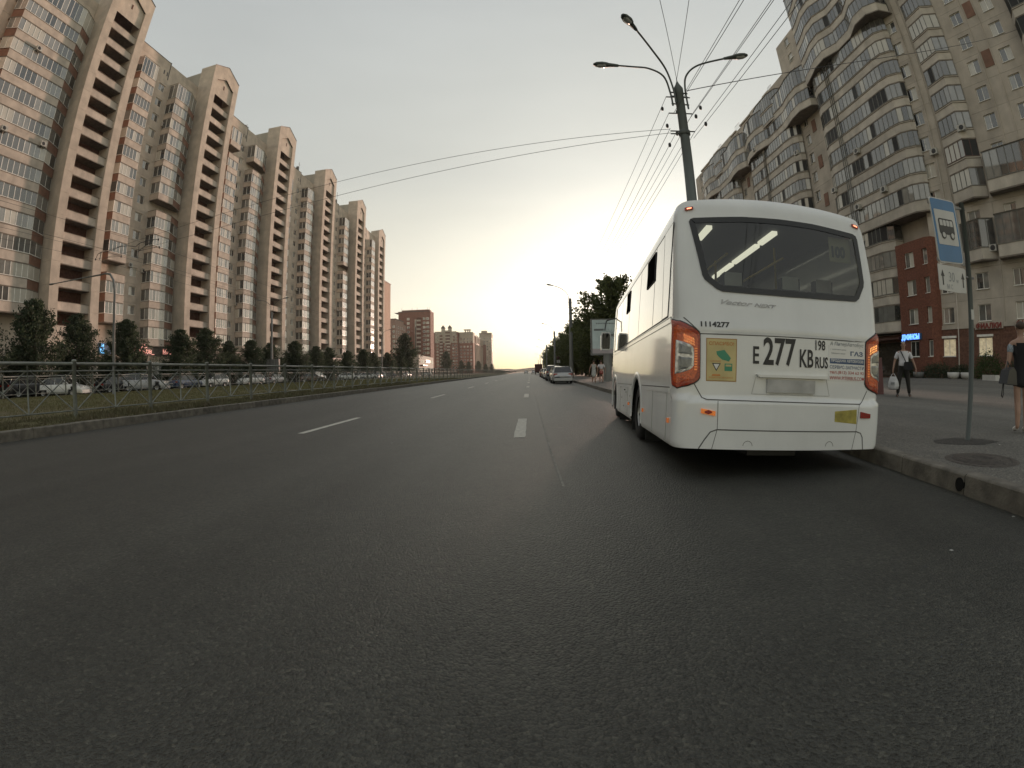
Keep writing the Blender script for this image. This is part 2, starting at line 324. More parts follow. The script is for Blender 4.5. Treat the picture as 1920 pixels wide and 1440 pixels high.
# grass blades and weeds along the kerb and fence
def grass(name, n, xr, yr, h, colname, label, power=1.5):
    y = yr[0] + (yr[1]-yr[0])*RNG.random(n)**power; x = xr[0] + (xr[1]-xr[0])*RNG.random(n)
    cl = (np.sin(x*2.1+y*1.3)+np.sin(x*0.9-y*2.7)+np.sin(y*0.71))*0.5; keep = cl > -1.35; x, y, cl = x[keep], y[keep], cl[keep]; n = len(x)
    z = np.interp(x, gx, gz_); a = RNG.random(n)*6.283; hh = h*(0.4+0.9*RNG.random(n))*(1+0.35*cl); w = 0.006+0.006*RNG.random(n)+0.0006*y
    lx = RNG.normal(0, .35, n)*hh; ly = RNG.normal(0, .35, n)*hh
    V = np.empty((n, 3, 3)); V[:, 0] = np.c_[x-w*np.cos(a), y-w*np.sin(a), z-0.01]; V[:, 1] = np.c_[x+w*np.cos(a), y+w*np.sin(a), z-0.01]; V[:, 2] = np.c_[x+lx, y+ly, z+hh]
    me = bpy.data.meshes.new(name); me.vertices.add(3*n); me.vertices.foreach_set('co', V.ravel()); me.loops.add(3*n); me.loops.foreach_set('vertex_index', np.arange(3*n, dtype=np.int32))
    me.polygons.add(n); me.polygons.foreach_set('loop_start', np.arange(0, 3*n, 3, dtype=np.int32)); me.polygons.foreach_set('loop_total', np.full(n, 3, dtype=np.int32)); me.update(); me.validate()
    me.materials.append(MATS[colname]); o = ob(name, me); tag(stuff(o), label, 'grass')
mat('grass_blade', (0.10, 0.105, 0.042), 0.8, 0.4, 0.9, col2=(0.135, 0.11, 0.055)); mat('weed', (0.085, 0.088, 0.042), 0.8, 0.35, 3, col2=(0.12, 0.095, 0.055))
grass('grass', 110000, (-33, -10.2), (3, 70), 0.07, 'grass_blade', 'short yellowish green grass over the wide median behind the fence', 1.6)
grass('weeds', 16000, (-11.3, -9.98), (3, 40), 0.13, 'weed', 'ragged weeds growing between the left kerb and the railing', 1.5)

# ================================================================ long pale apartment block on the left
XF, XW = -53.87, -57.0         # tower front plane, main wall plane
TY = [9.45+3.1, 35.3, 61.2, 87.2, 113.1, 139.0, 166.5]   # near edge of each stair tower
LB = thing('apartment_block', 'long cream panel apartment block with gabled balcony towers, behind the row of dark trees', 'apartment block', (XW, 35.3, 0))
def LP(x, y, z): return (x-XW, y-35.3, z)
RL = random.Random(3)
def pane_mesh(w, h, name='pane'): 
    m = MB(); m.box(0, 0.02, 0, w, 0, h); return m.mesh(name, ['pane_mid'])
def pick(r, z=0): 
    return r.choice(PANES)
# --- wall panels of the main wall, one per floor and bay, with the opening of the small window
def wall_floor(L, hole, depth=5.0):
    m = MB(); g = 0.012
    y0, y1 = g, L-g; z0, z1 = g, 2.8-g
    if hole:
        a, b, c, d = hole
        m.box(-0.3, 0, y0, a, z0, z1); m.box(-0.3, 0, b, y1, z0, z1); m.box(-0.3, 0, a, b, z0, c); m.box(-0.3, 0, a, b, d, z1)
    else: m.box(-0.3, 0, y0, y1, z0, z1)
    return m
core = MB()
SECL = 17.85
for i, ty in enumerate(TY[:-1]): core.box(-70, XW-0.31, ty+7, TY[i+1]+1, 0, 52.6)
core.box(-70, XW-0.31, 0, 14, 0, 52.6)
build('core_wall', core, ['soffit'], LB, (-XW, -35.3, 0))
top = MB()
wB = (8.2, 9.75, 1.1, 2.45)    # hole of window B measured from the tower's far edge (y), floor base z
mesh_wall = wall_floor(SECL, wB).mesh('wall_panel', ['plaster']); mesh_wall0 = wall_floor(14.55, None).mesh('wall_panel', ['plaster'])
ZB = 48.34-2.45                 # floor base so that window tops fall on the measured grid
sections = []                   # (y start, length, kind)
for i in range(1, 6): sections.append((TY[i]+8.05, TY[i+1]-TY[i]-8.0, i))
pan_cache = {}
def window_mesh(w, h, mull, name, mats=('frame_white',)):
    m = MB(); t = 0.085
    m.box(-0.05, 0, 0, w, 0, t); m.box(-0.05, 0, 0, w, h-t, h); m.box(-0.05, 0, 0, t, t, h-t); m.box(-0.05, 0, w-t, w, t, h-t)
    for a in mull: m.box(-0.045, 0.005, a-t/2, a+t/2, t, h-t)
    m.box(-0.05, 0.12, -0.04, w+0.04, -0.05, -0.002)
    return m.mesh(name, mats)
wm = window_mesh(1.55, 1.35, (0.72,), 'window'); pm_b = pane_mesh(0.62, 1.23); 
for (ys_, L, i) in sections:
    for k in range(-2, 18):
        z = ZB - 2.8*k
        if z < -1: continue
        hole = 0 <= k <= 15
        key = (round(L, 2), hole)
        if key not in pan_cache: pan_cache[key] = wall_floor(L, wB if hole else None).mesh('wall_panel', ['plaster'])
        if k == -2: continue
        ob('wall_panel', pan_cache[key], LB, LP(XW, ys_, z))
        if hole:
            w = ob('window', wm, LB, LP(XW-0.15, ys_+wB[0], z+wB[2]))
            for dy in (0.06, 0.77): ob('pane', pm_b, w, (-0.04, dy, 0.06), (0, 0, RL.uniform(-.012, .012)), [pick(RL)])
    top.box(XW-0.35, XW+0.0, ys_, ys_+9.7, ZB+5.6+0.01, 52.9); top.box(XW-0.35, XW-0.12, ys_+9.9, ys_+L, ZB+5.6+0.01, 52.8)
    top.box(XW-0.3, XW+0.03, ys_+9.7, ys_+9.9, 49.6, 53.1, 1)
    for dy in (8.5, 9.3): top.box(XW-0.05, XW+0.02, ys_+dy, ys_+dy+0.28, 50.2, 50.95, 1)
    top.box(XW-0.4, XW+0.05, ys_, ys_+9.7, 52.9, 52.98, 1)
for k in range(-1, 18):
    z = ZB-2.8*k
    if z > -1: ob('wall_panel', mesh_wall0, LB, LP(XW, 20.7, z))
top.box(XW-0.35, XW, 20.7, 35.3, ZB+5.61, 52.9)
build('roof_parapet', top, ['plaster', 'roof_metal'], LB, (-XW, -35.3, 0))
# --- glazed loggias and bay balconies. Plan given as an open polyline (x, y); side segments may be brown
def loggia(kind, plan, brown, zb, ph, gh, ydist, seps, joined, r, open_=False, fr='frame_white', par='parapet', parent=None, at=None, rot=0, name=None):
    """plan: local (x outward, y along) polyline; zb parapet bottom"""
    P = [Vector((a, b, 0)) for a, b in plan]; bm_ = MB(); fm = MB(); panes = []; t = 0.10
    poly = [(p.x, p.y) for p in P] + [(0, P[-1].y), (0, P[0].y)] if P[0].x > 0.01 or P[-1].x > 0.01 else [(p.x, p.y) for p in P]
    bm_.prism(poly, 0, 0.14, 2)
    for j in range(len(P)-1):
        a, b = P[j], P[j+1]; d = (b-a); L = d.length
        if L < 0.02: continue
        d /= L; n = Vector((d.y, -d.x, 0))
        def seg(mbx, u0, u1, o0, o1, z0, z1, mi):
            q = [a+d*u0+n*o0, a+d*u1+n*o0, a+d*u1+n*o1, a+d*u0+n*o1]
            mbx.add([(p.x, p.y, z0) for p in q]+[(p.x, p.y, z1) for p in q], [(0,3,2,1),(4,5,6,7),(0,1,5,4),(1,2,6,5),(2,3,7,6),(3,0,4,7)], mi)
        mi = 1 if j in brown else 0
        seg(bm_, 0.0, L, -t, 0.0, 0.141, ph, mi)
        seg(bm_, -0.01, L+0.01, -t-0.02, 0.03, ph+0.001, ph+0.04, 2 if not mi else 1)
        if not open_:
            ns = seps[j] if isinstance(seps, (list, tuple)) else max(1, round(L/seps)); z0, z1 = ph+0.04, ph+gh; f = 0.085
            seg(fm, 0, L, -0.07, -0.015, z0, z0+f, 0); seg(fm, 0, L, -0.07, -0.015, z1-f, z1, 0)
            for q in range(ns+1):
                u = L*q/ns; seg(fm, max(0, u-f/2), min(L, u+f/2), -0.07, -0.012, z0+f, z1-f, 0)
            for q in range(ns):
                panes.append((a+d*(L*q/ns+f/2)-n*0.045, d, L/ns-f, z0+f, z1-z0-2*f))
            seg(bm_, -0.02, L+0.02, -0.12, 0.05, ph+gh+0.001, ph+gh+0.05, 2)
    return bm_, fm, panes
pane_unit = {}
def pane_obj(p, d, w, z, h, parent, r, matname):
    key = (round(w, 2), round(h, 2))
    if key not in pane_unit:
        m = MB(); m.box(0, w, -0.01, 0.01, 0, h); pane_unit[key] = m.mesh('pane', ['pane_mid'])
    return ob('pane', pane_unit[key], parent, (p.x, p.y, z), (0, 0, math.atan2(d.y, d.x)+r.uniform(-.01, .01)), [matname])
lg_cache = {}
def place_loggia(kind, plan, brown, root, loc, ph, gh, seps, r, individual, open_=False, fr='frame_white', par='parapet', rot=0, name='loggia', pal=None):
    key = (kind, open_, par)
    if key not in lg_cache:
        bm_, fm, panes = loggia(kind, plan, brown, 0, ph, gh, 0, seps, False, r, open_)
        lg_cache[key] = (bm_.mesh(name, [par, 'brown_panel', 'soffit']), fm.mesh('glazing_frame', [fr]) if not open_ else None, panes, [])
        if not open_:
            for v in range(6):     # joined panes for the copies too far away to pick apart
                g = MB(); jp = pal or PANES
                for (p, d, w, z, h) in panes:
                    mi = r.randrange(len(jp)); n = Vector((d.y, -d.x, 0)); q = [p-n*.01, p+d*w-n*.01, p+d*w+n*.01, p+n*.01]
                    g.add([(a.x, a.y, z) for a in q]+[(a.x, a.y, z+h) for a in q], [(0,3,2,1),(4,5,6,7),(0,1,5,4),(1,2,6,5),(2,3,7,6),(3,0,4,7)], mi)
                lg_cache[key][3].append(g.mesh('glazing', jp))
    b, f, panes, joined = lg_cache[key]
    o = ob(name, b, root, loc, (0, 0, rot))
    if not open_:
        ob('glazing_frame', f, o, mats=[fr] if fr != 'frame_white' else None)
        if individual:
            run, tone = 0, None
            for (p, d, w, z, h) in panes:
                if run <= 0: tone = r.choice(pal or PANES); run = r.choice([1, 1, 2, 3, 4])
                run -= 1; pane_obj(p, d, w, z, h, o, r, tone)
        else: stuff(ob('glazing', r.choice(joined), o))
    return o
# column A (beside each tower), column C (bay before the next tower)
planA = [(0.5, 0.7), (1.9, 1.05), (1.9, 4.55), (0.0, 4.55)]
planC = [(0.0, 0.0), (1.9, 0.0), (1.9, 3.55), (0.8, 6.55)]
plan0 = [(0.6, 0.6), (1.9, 1.45), (1.9, 10.4), (0.8, 12.8)]
ZP = 45.15                      # bottom of the topmost parapet
for (ys_, L, i) in sections:
    for k in range(0, 16):
        z = ZP-2.8*k
        if k <= (13 if i == 1 else 14):
            oA = (i == 1 and k == 11) or (i > 1 and RL.random() < 0.04)
            place_loggia('A' if i < 3 else 'Af', planA if i < 2 else [(0.0, 0.9), (0.35, 1.1), (0.35, 4.5), (0.0, 4.5)], (0,) , LB, LP(XW, ys_+1.05, z), 1.2, 2.85 if False else 2.78, [1, 5, 2] if i < 2 else [1, 4, 1], RL, i == 1, oA, name='loggia')
        if k <= 14:
            oC = (i == 1 and k == 7) or (i == 2 and k == 1) or (i == 4 and k == 5)
            place_loggia('C', planC, (2,), LB, LP(XW, ys_+10.85, z), 1.1, 2.76, [2, 5, 2], RL, False, oC, name='bay_balcony')
for k in range(0, 14):
    place_loggia('S', plan0, (0, 2), LB, LP(XW, 22.4, ZP-2.8*k), 1.2, 2.78, [2, 11, 2], RL, True, False, name='wide_loggia')
# --- stair towers with open balconies
tf, tfi = MB(), MB()
H0, H1 = 7.65, 54.4
# flank and pilasters as storey panels
def tower_pan(y0, y1, x0, x1, name='wall_panel', m='plaster', zt=2.8):
    q = MB(); q.box(x0, x1, y0+0.0, y1, 0.01, zt-0.01); return q.mesh(name, [m])
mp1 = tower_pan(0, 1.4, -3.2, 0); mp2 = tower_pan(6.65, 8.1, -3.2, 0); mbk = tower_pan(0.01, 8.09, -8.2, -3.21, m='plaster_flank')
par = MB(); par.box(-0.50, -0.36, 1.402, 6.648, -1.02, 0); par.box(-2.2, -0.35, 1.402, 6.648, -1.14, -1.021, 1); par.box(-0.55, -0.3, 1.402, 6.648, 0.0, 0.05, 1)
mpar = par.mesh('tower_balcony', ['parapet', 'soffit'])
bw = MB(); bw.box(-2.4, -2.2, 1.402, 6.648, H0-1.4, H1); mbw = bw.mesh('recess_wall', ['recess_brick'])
gab = MB(); P5 = [(0, 0), (8.1, 0), (8.1, 56.85-H1), (4.05, 58.55-H1), (0, 56.85-H1)]
inn = [(1.4, 0), (6.65, 0), (6.65, 0.15), (4.05, 1.25), (1.4, 0.15)]
# gable = outer house shape minus a shallow recessed house shape
def ring_face(mbx, outer, inner, x, mi=0):
    pass
gab.add([(0, a, b) for a, b in P5]+[(0, 1.4, 0), (0, 1.4, 0.02), (0, 4.05, 1.3), (0, 6.65, 0.02), (0, 6.65, 0)],
        [(0, 5, 6, 4), (6, 7, 3, 4), (7, 8, 2, 3), (8, 9, 1, 2)])
gab.add([(-0.3, 1.4, -2.9+0.02), (-0.3, 6.65, -2.9+0.02), (-0.3, 6.65, 0.02), (-0.3, 4.05, 1.3), (-0.3, 1.4, 0.02)], [(0, 1, 2, 3, 4)])
gab.add([(0, 1.4, 0.02), (0, 4.05, 1.3), (0, 6.65, 0.02), (-0.3, 1.4, 0.02), (-0.3, 4.05, 1.3), (-0.3, 6.65, 0.02)], [(0, 1, 4, 3), (1, 2, 5, 4)], 1)
gab.add([(0, a, b) for a, b in P5]+[(-3.2, a, b) for a, b in P5[:2]]+[(-3.2, 8.1, P5[2][1]), (-3.2, 4.05, P5[2][1]), (-3.2, 0, P5[2][1])],
        [(0, 4, 9, 5), (1, 6, 7, 2), (2, 7, 8, 3), (3, 8, 9, 4)])
gab.box(-0.299, -0.26, 3.85, 4.15, -0.85, -0.05, 2); gab.box(-0.05, 0.04, 3.0, 4.05, 1.2, 1.21, 1)
# cap strips along the gable slopes
gab.tube([(0.02, 0, P5[4][1]), (0.02, 4.05, P5[3][1]), (0.02, 8.1, P5[2][1])], 0.07, 4, 1)
mgab = gab.mesh('gable', ['plaster', 'roof_metal', 'recess_brick'])
for t, ty in enumerate(TY):
    dz = 0.0; x0 = XF
    if t == 6: x0 = XF-1.5; dz = -2.0
    for k in range(0, 21):
        z = 51.6-2.8*k+dz
        if z < -2.7: continue
        for m_ in (mp1, mp2): ob('wall_panel', m_, LB, LP(x0, ty, z))
    q = MB(); q.box(-3.18, 0, 0.003, 1.4, 0, 2.45); q.box(-3.18, 0, 6.65, 8.097, 0, 2.45)
    # flank of the deeper tower body
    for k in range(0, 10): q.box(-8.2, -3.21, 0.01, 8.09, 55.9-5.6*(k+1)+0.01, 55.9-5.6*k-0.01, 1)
    q.box(-3.4, -3.19, 0.01, 8.09, 51.6, 56.7, 1)
    build('tower_body', q, ['plaster', 'plaster_flank'], LB, LP(x0, ty, 0+dz)) if False else None
    q2 = MB()
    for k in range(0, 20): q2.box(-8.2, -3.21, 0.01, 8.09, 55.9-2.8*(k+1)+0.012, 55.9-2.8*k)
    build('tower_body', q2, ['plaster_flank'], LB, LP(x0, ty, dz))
    ob('gable', mgab, LB, LP(x0, ty, H1+dz))
    ob('recess_wall', mbw, LB, LP(x0, ty, dz))
    for k in range(0, 17):
        z = 51.5-1.75-2.8*k+dz
        if z > 4: ob('tower_balcony', mpar, LB, LP(x0, ty, z))
    q = MB()                                   # solid base with the archway
    if t == 1:
        A = [(1.4 + 0.0, 0), (1.4, 3.2)] + [(3.9-2.5*math.cos(a), 3.2+1.95*math.sin(a)) for a in np.linspace(0, math.pi, 11)][1:-1] + [(6.4, 3.2), (6.4, 0)]
        n = len(A); outer = [(0.0, 0), (0.0, 6.6)] + [(0.7*j, 6.6) for j in range(1, n-3)] + [(6.65, 6.6), (6.65, 0)]
        outer = [(1.35, 0), (1.35, 3.3)] + [(1.35 + (5.3)*j/(n-5), 6.6) for j in range(n-4)] + [(6.65, 3.3), (6.65, 0)]
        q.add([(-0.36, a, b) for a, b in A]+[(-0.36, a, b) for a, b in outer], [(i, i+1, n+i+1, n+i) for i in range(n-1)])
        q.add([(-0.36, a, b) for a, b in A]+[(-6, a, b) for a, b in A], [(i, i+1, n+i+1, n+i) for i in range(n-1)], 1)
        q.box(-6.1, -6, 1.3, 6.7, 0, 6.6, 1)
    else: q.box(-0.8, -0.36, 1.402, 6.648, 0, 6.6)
    build('tower_base', q, ['plaster', 'recess_brick'], LB, LP(x0, ty, dz if t != 1 else 0))
# --- ground floor shop front: dark sign boards, glazing and lettering
mat('sign_board', (0.035, 0.018, 0.013), 0.5, 0.2, 2); mat('letters_pink', (0.7, 0.35, 0.3), 0.5, 0.05, emit=(1.0, 0.42, 0.33), estr=0.55); mat('letters_blue', (0.2, 0.5, 0.8), 0.5, 0.05, emit=(0.15, 0.55, 1.0), estr=1.4)
mat('letters_bluewhite', (0.4, 0.6, 0.9), 0.5, 0.05, emit=(0.10, 0.28, 1.0), estr=2.2); mat('letters_red', (0.25, 0.045, 0.035), 0.5, 0.05)
mat('board_blue', (0.05, 0.13, 0.25), 0.5, 0.1); mat('shop_wall', (0.30, 0.25, 0.19), 0.8, 0.15, 1.5)
for (ys_, L, i) in sections:
    q = MB(); q.box(XW+0.01, XW+1.5, ys_+0.3, ys_+L-1.4, 0, 4.6, 0); q.box(XW, XW+1.55, ys_+0.3, ys_+L-1.4, 5.86, 5.95, 1)
    build('shop_front', q, ['shop_wall', 'roof_metal'], LB, (-XW, -35.3, 0))
    b_ = MB(); b_.box(0, 0.25, 0.3, L-1.4, 4.62, 5.85); build('sign_board', b_, ['sign_board'], LB, LP(XW+1.35, ys_, 0))
    for j in range(4):
        w = ob('shop_window', window_mesh(2.6, 2.6, (1.3,), 'shop_window'), LB, LP(XW+1.56, ys_+1+j*3.7, 1.1)); ob('pane', pane_mesh(2.5, 2.5), w, (-0.03, 0.05, 0.05), mats=[RL.choice(['pane_light', 'pane_mid', 'pane_shop'])])
def wall_text(s, size, x, y, z, m, parent, name='lettering', sx=1.0, bold=0.02, rotz=math.pi/2, ex=0.03):
    me = text_mesh(s, size, bold, sx, ex); me.materials.clear(); me.materials.append(MATS[m])
    return ob(name, me, parent, (x, y, z), (math.pi/2, 0, rotz))
def lwt(s, size, y, z, m, **k):
    p = LP(XW+1.64, y, z); return wall_text(s, size, p[0], p[1], p[2], m, LB, **k)
lwt('М', 0.95, 44.95, 4.75, 'letters_blue', bold=0.03); b_ = MB(); b_.box(0, 0.04, 0, 2.4, 0, 1.6); build('blue_sign', b_, ['board_blue'], LB, LP(XW+1.60, 44.6, 4.5)); lwt('24', 0.5, 45.2, 5.6, 'letters_blue', bold=0.02)
lwt('Волхов_', 1.05, 51.6, 4.9, 'letters_pink', bold=0.03); lwt('Мясо', 1.05, 57.75, 4.9, 'letters_pink', bold=0.03)
q = MB(); q.lathe([(0, 0), (0.55, 0), (0.62, 0.06), (0.62, 0.12), (0, 0.12)], 20, 0, 'x'); build('round_logo', q, ['letters_pink'], LB, LP(XW+1.60, 53.6, 5.7))
# --- air conditioners, aerials
acm = MB(); acm.box(0.06, 0.42, 0, 0.82, 0, 0.6); acm.lathe([(0.0, 0.43), (0.2, 0.43), (0.24, 0.421)], 14, 1, 'x', (0, 0.33, 0.3)); acm.box(0, 0.4, 0.1, 0.14, -0.06, -0.001, 1); acm.box(0, 0.4, 0.68, 0.72, -0.06, -0.001, 1)
mat('ac_white', (0.5, 0.49, 0.45), 0.5, 0.1); mac = acm.mesh('air_conditioner', ['ac_white', 'black_plastic'])
for (y, z, x) in [(27.2, 39.4, 1.93), (25.8, 28.2, 1.93), (31.6, 28.4, 1.93), (53.9, 41.2, 0.05), (49.1, 34.9, 0.05), (53.8, 17.0, 0.05), (50.9, 17.4, 0.05), (79.6, 29.5, 0.05), (79.7, 15.0, 0.05), (97, 24, 0.4), (131.0, 20, 0.4), (149, 18, 0.4), (149, 14, 0.4), (105.5, 22, 0.05)]:
    ob('air_conditioner', mac, LB, LP(XW+x, y, z))
aer = MB()
for (y, x, z, h) in [(84, -61, 55.9, 1.3), (110.5, -61, 55.9, 1.5), (109.0, -60, 55.9, 2.2), (136.0, -60, 55.9, 3.4), (60.0, -60.5, 52.6, 1.2)]:
    aer.tube([(x, y, z-1), (x, y, z+h)], 0.05, 5); aer.tube([(x, y-0.6, z+h*0.7), (x, y+0.6, z+h*0.7)], 0.03, 4); aer.box(x-0.3, x+0.3, y-1.0, y-0.4, z-3, z+0.6)
build('aerials', aer, ['roof_metal'], LB, (-XW, -35.3, 0)).name = 'roof_aerial'

# ================================================================ far buildings on the left
def far_building(name, label, x0, x1, y0, y1, h, wallm, rows, cols_front, cols_side, fw=1.2, fh=1.4, roof='roof_metal', extras=None, base=2.0, lip=0.4, frame=None, balc=(), pitch=2.8):
    """front = face towards the camera (-Y), side = face towards the road (+X). columns are given in metres from the outer corner"""
    root = thing(name, label, 'apartment block', (x1, y0, 0))
    w = MB(); w.box(x0-x1, 0, 0, y1-y0, 0, h); build('wall', w, [wallm], root)
    r = MB(); r.box(x0-x1-0.2, 0.2, -0.2, y1-y0+0.2, h+0.001, h+lip); build('roof', r, [roof], root)
    rr = random.Random(hash(name) % 1000 + int(x0)); fr = MB(); ws = []
    wf = MB(); wf.box(0, fw, -0.05, 0.02, 0, fh); mf = wf.mesh('window', ['frame_white']); pf = MB(); pf.box(0.1, fw-0.1, -0.06, -0.051, 0.1, fh-0.1); mpf = pf.mesh('pane', ['pane_mid'])
    bf = MB(); bf.box(0, 2.6, -1.1, 0.0, 0, 1.05); bf.box(0.05, 2.55, -1.0, -0.01, 1.051, 2.5, 1); mbf = bf.mesh('balcony', ['parapet', 'recess_brick'])
    for j in range(rows):
        z = base+pitch*j
        if z+fh > h: break
        for ci, c in enumerate(cols_front):
            if ci in balc:
                ob('balcony', mbf, root, (-c-2.6, 0, z-1.0)); continue
            o = ob('window', mf, root, (-c-fw, 0, z)); ob('pane', mpf, o, mats=[rr.choice(PANES)])
        for c in cols_side:
            o = ob('window', mf, root, (0, c, z), (0, 0, math.pi/2)); ob('pane', mpf, o, mats=[rr.choice(PANES)])
    if extras: extras(root, h)
    return root
mat('slab_orange', (0.52, 0.33, 0.24), 0.85, 0.06, 1, dirt=0.08); mat('far_brick', (0.23, 0.105, 0.075), 0.9, 0.08, 0.5); mat('far_pink', (0.33, 0.22, 0.18), 0.9, 0.08, 0.5); mat('far_cream', (0.42, 0.37, 0.30), 0.9, 0.08, 0.5); mat('far_white', (0.5, 0.46, 0.4), 0.8, 0.05)
far_building('apartment_slab', 'narrow orange lit end of a tall slab just beyond the last cream tower', -75, -59.6, 188, 196.5, 39.5, 'slab_orange', 0, [], [])
far_building('apartment_block', 'pink apartment block with stacked balconies behind the orange slab', -82, -76.5, 262, 280, 32.2, 'far_pink', 10, [0.4, 2.8], [2, 6, 10, 14], balc=(1,))
far_building('apartment_block', 'pinkish balcony block directly left of the brown brick tower', -92.5, -77.5, 272, 290, 31, 'far_pink', 10, [0.8, 4.5, 8.5, 11.5], [3, 7, 12], balc=(0, 2))
def tower_x(root, h):
    m = MB(); m.box(-25, -20.2, 1, 10, h, h); m.box(-19.5, -1, 1, 10, h+0.41, h+1.4); build('lift_house', m, ['far_brick'], root)
    a = MB()
    for x in (-20, -13, -9.5, -2.5, -1): a.tube([(x, 3, h), (x, 3, h+3.2)], 0.07, 4)
    build('aerial', a, ['roof_metal'], root); s = MB(); s.box(-10.5, -9.3, -0.3, 0, 2, h-5); s.box(-10.2, -9.6, -0.35, -0.301, 3, h-6, 1); build('stair_glazing', s, ['far_cream', 'pane_mid'], root)
far_building('apartment_tower', 'brown brick apartment tower with white window rows, right of the dark poplar', -85.5, -64.0, 300, 311, 41.0, 'far_brick', 13, [0.9, 3.3, 6.4, 14], [], balc=(2,), fw=1.7, fh=1.5, extras=tower_x)
# low sunlit shop building
lr = thing('shop_building', 'low sunlit cream shop building in front of the brown brick tower', 'shop', (-42.2, 176, 0))
m = MB(); m.prism([(0, 0), (27, 0), (27, 7.6), (0, 8.0)], -9, 0, 0, 'x'); build('wall', m, ['far_white'], lr)
for i in range(9):
    m = MB(); m.box(-.01, 0.06, 0.8+i*2.9, 2.6+i*2.9, 0.6, 3.0); build('window', m, ['pane_light' if i % 2 else 'pane_mid'], lr)
    if i % 3: m = MB(); m.box(-.01, 0.06, 1.0+i*2.9, 2.4+i*2.9, 5.0, 6.2); build('window', m, ['pane_mid'], lr)
m = MB(); m.box(0.0, 1.2, 2, 10, 3.9, 4.3); build('canopy', m, ['frame_brown'], lr)
m = MB(); m.box(0.0, 0.1, 12, 20, 5.2, 6.4); build('sign_board', m, ['frame_brown'], lr)
def turrets(root, h):
    for x in (-34.5, -28.5):
        m = MB(); m.box(x-1.6, x+1.6, 2, 5.2, h+0.3, h+4.0); m.prism([(x-1.9, h+4.0), (x+1.9, h+4.0), (x+1.6, h+5.2), (x, h+6.8), (x-1.6, h+5.2)], 1.8, 5.4, 1, 'y'); build('turret', m, ['far_white', 'roof_metal'], root)
    m = MB(); m.box(-33, -26, -0.6, 0, h*0.72, h+0.2); build('frontispiece', m, ['far_cream'], root)
    m = MB(); m.box(-44.8, -0.2, -0.25, -0.001, h*0.72, h-0.1); build('attic_storeys', m, ['far_cream'], root)
far_building('apartment_block', 'wide brick and grey residential complex with two roof turrets', -86.5, -42.5-21, 415, 432, 36.5, 'far_brick', 12, [1, 3.6, 7.5, 11, 14, 18], [], extras=None, balc=(2, 4), fw=1.6)
tb = far_building('apartment_block', 'brick and cream residential block crowned by two white capped turrets', -63.4, -63.3, 416, 418, 1, 'far_brick', 0, [], [])
bpy.data.objects.remove(tb.children[0]); bpy.data.objects.remove(tb.children[0]); bpy.data.objects.remove(tb)
root = [o for o in SC.objects if o.get('label', '').startswith('wide brick and grey')][0]
for x in (-14.0, -7.9):
    m = MB(); m.box(x-1.5, x+1.5, 2, 5.2, 36.9, 40.5); m.prism([(x-1.9, 40.5), (x+1.9, 40.5), (x+1.5, 41.6), (x, 43.4), (x-1.5, 41.6)], 1.8, 5.4, 1, 'y'); build('turret', m, ['far_white', 'roof_metal'], root)
m = MB(); m.box(-21, -1.5, -0.4, -0.001, 27.5, 37.6); m.box(-12, -6.5, -0.8, -0.401, 26, 38.5); build('attic_storeys', m, ['far_cream'], root)
q = MB(); q.box(0, 1.5, -0.46, -0.402, 0, 1.5); q = q.mesh('window', ['pane_dark'])
for x in (-19.5, -16.5, -4.5): 
    for z in (29, 32, 35): ob('window', q, root, (x, 0, z))
q = MB(); q.box(0, 4.2, -0.86, -0.802, 0, 1.2); q = q.mesh('loggia', ['recess_brick'])
for z in (27.4, 30.2, 33.0, 35.8): ob('loggia', q, root, (-11.4, 0, z))
root = far_building('apartment_block', 'cream block with a flat roof pavilion between the turret block and the red pilaster block', -63.0, -50.6, 418, 430, 36.3, 'far_cream', 11, [1, 4, 7.2, 10], [], fw=1.5)
m = MB()
for x in (-7.6, -5.4, -3.6): m.box(x, x+0.7, 2, 6, 36.7, 38.8)
m.box(-8.6, -2.4, 1, 7, 38.801, 39.4); build('roof_pavilion', m, ['far_cream'], root)
m = MB(); m.box(-12.4, 0.05, -0.12, -0.001, 0, 27.0); m.box(0.001, 0.12, 0, 12, 0, 27.0); build('brick_skin', m, ['far_brick'], root)
for z in range(8):
    for x in (-2.5, -5.5, -8.5, -11.4):
        o = build('window', MB().box(0, 1.5, -0.2, -0.13, 0, 1.5), ['frame_white'], root, (x, 0, 2+3*z)); build('pane', MB().box(0.1, 1.4, -0.22, -0.201, 0.1, 1.4), [RL.choice(PANES)], o)
mat('far_redbrick', (0.30, 0.10, 0.065), 0.9, 0.08, 0.5)
root = far_building('apartment_block', 'red brick block with tall white pilasters and arched top windows facing the road', -62, -50.3, 431, 500, 34.0, 'far_redbrick', 11, [], [3, 9, 15, 21, 27, 33, 39, 45, 51, 57, 63], fw=2.4, fh=1.7)
for y in range(0, 69, 6):
    build('pilaster', MB().box(0.0, 0.5, 0, 1.0, 2, 27+0.001), ['far_cream'], root, (0, y+0.2, 0))
    if y % 12 == 6: build('arched_gable', MB().prism([(0, 28), (5, 28), (5, 33)] + [(2.5+2.5*math.cos(a), 33+2.5*math.sin(a)) for a in np.linspace(0, math.pi, 8)][1:-1] + [(0, 33)], 0.0, 0.6, 0, 'x'), ['far_cream'], root, (0, y-2, 0))
root = far_building('apartment_block', 'pale end block with a sloping parapet at the far left end of the street', -54, -41.0, 502, 522, 41.5, 'far_cream', 13, [1, 3.8, 7, 10], [2, 6, 10, 14, 18], fw=1.5)
m = MB(); m.box(-11, -5, 2, 8, 41.9, 45.2); m.box(-13.2, 0.8, -0.8, 3, 41.91, 42.6); build('lift_house', m, ['far_cream'], root)
build('brick_skin', MB().box(-12.9, -6, -0.1, -0.001, 0, 30), ['far_brick'], root)
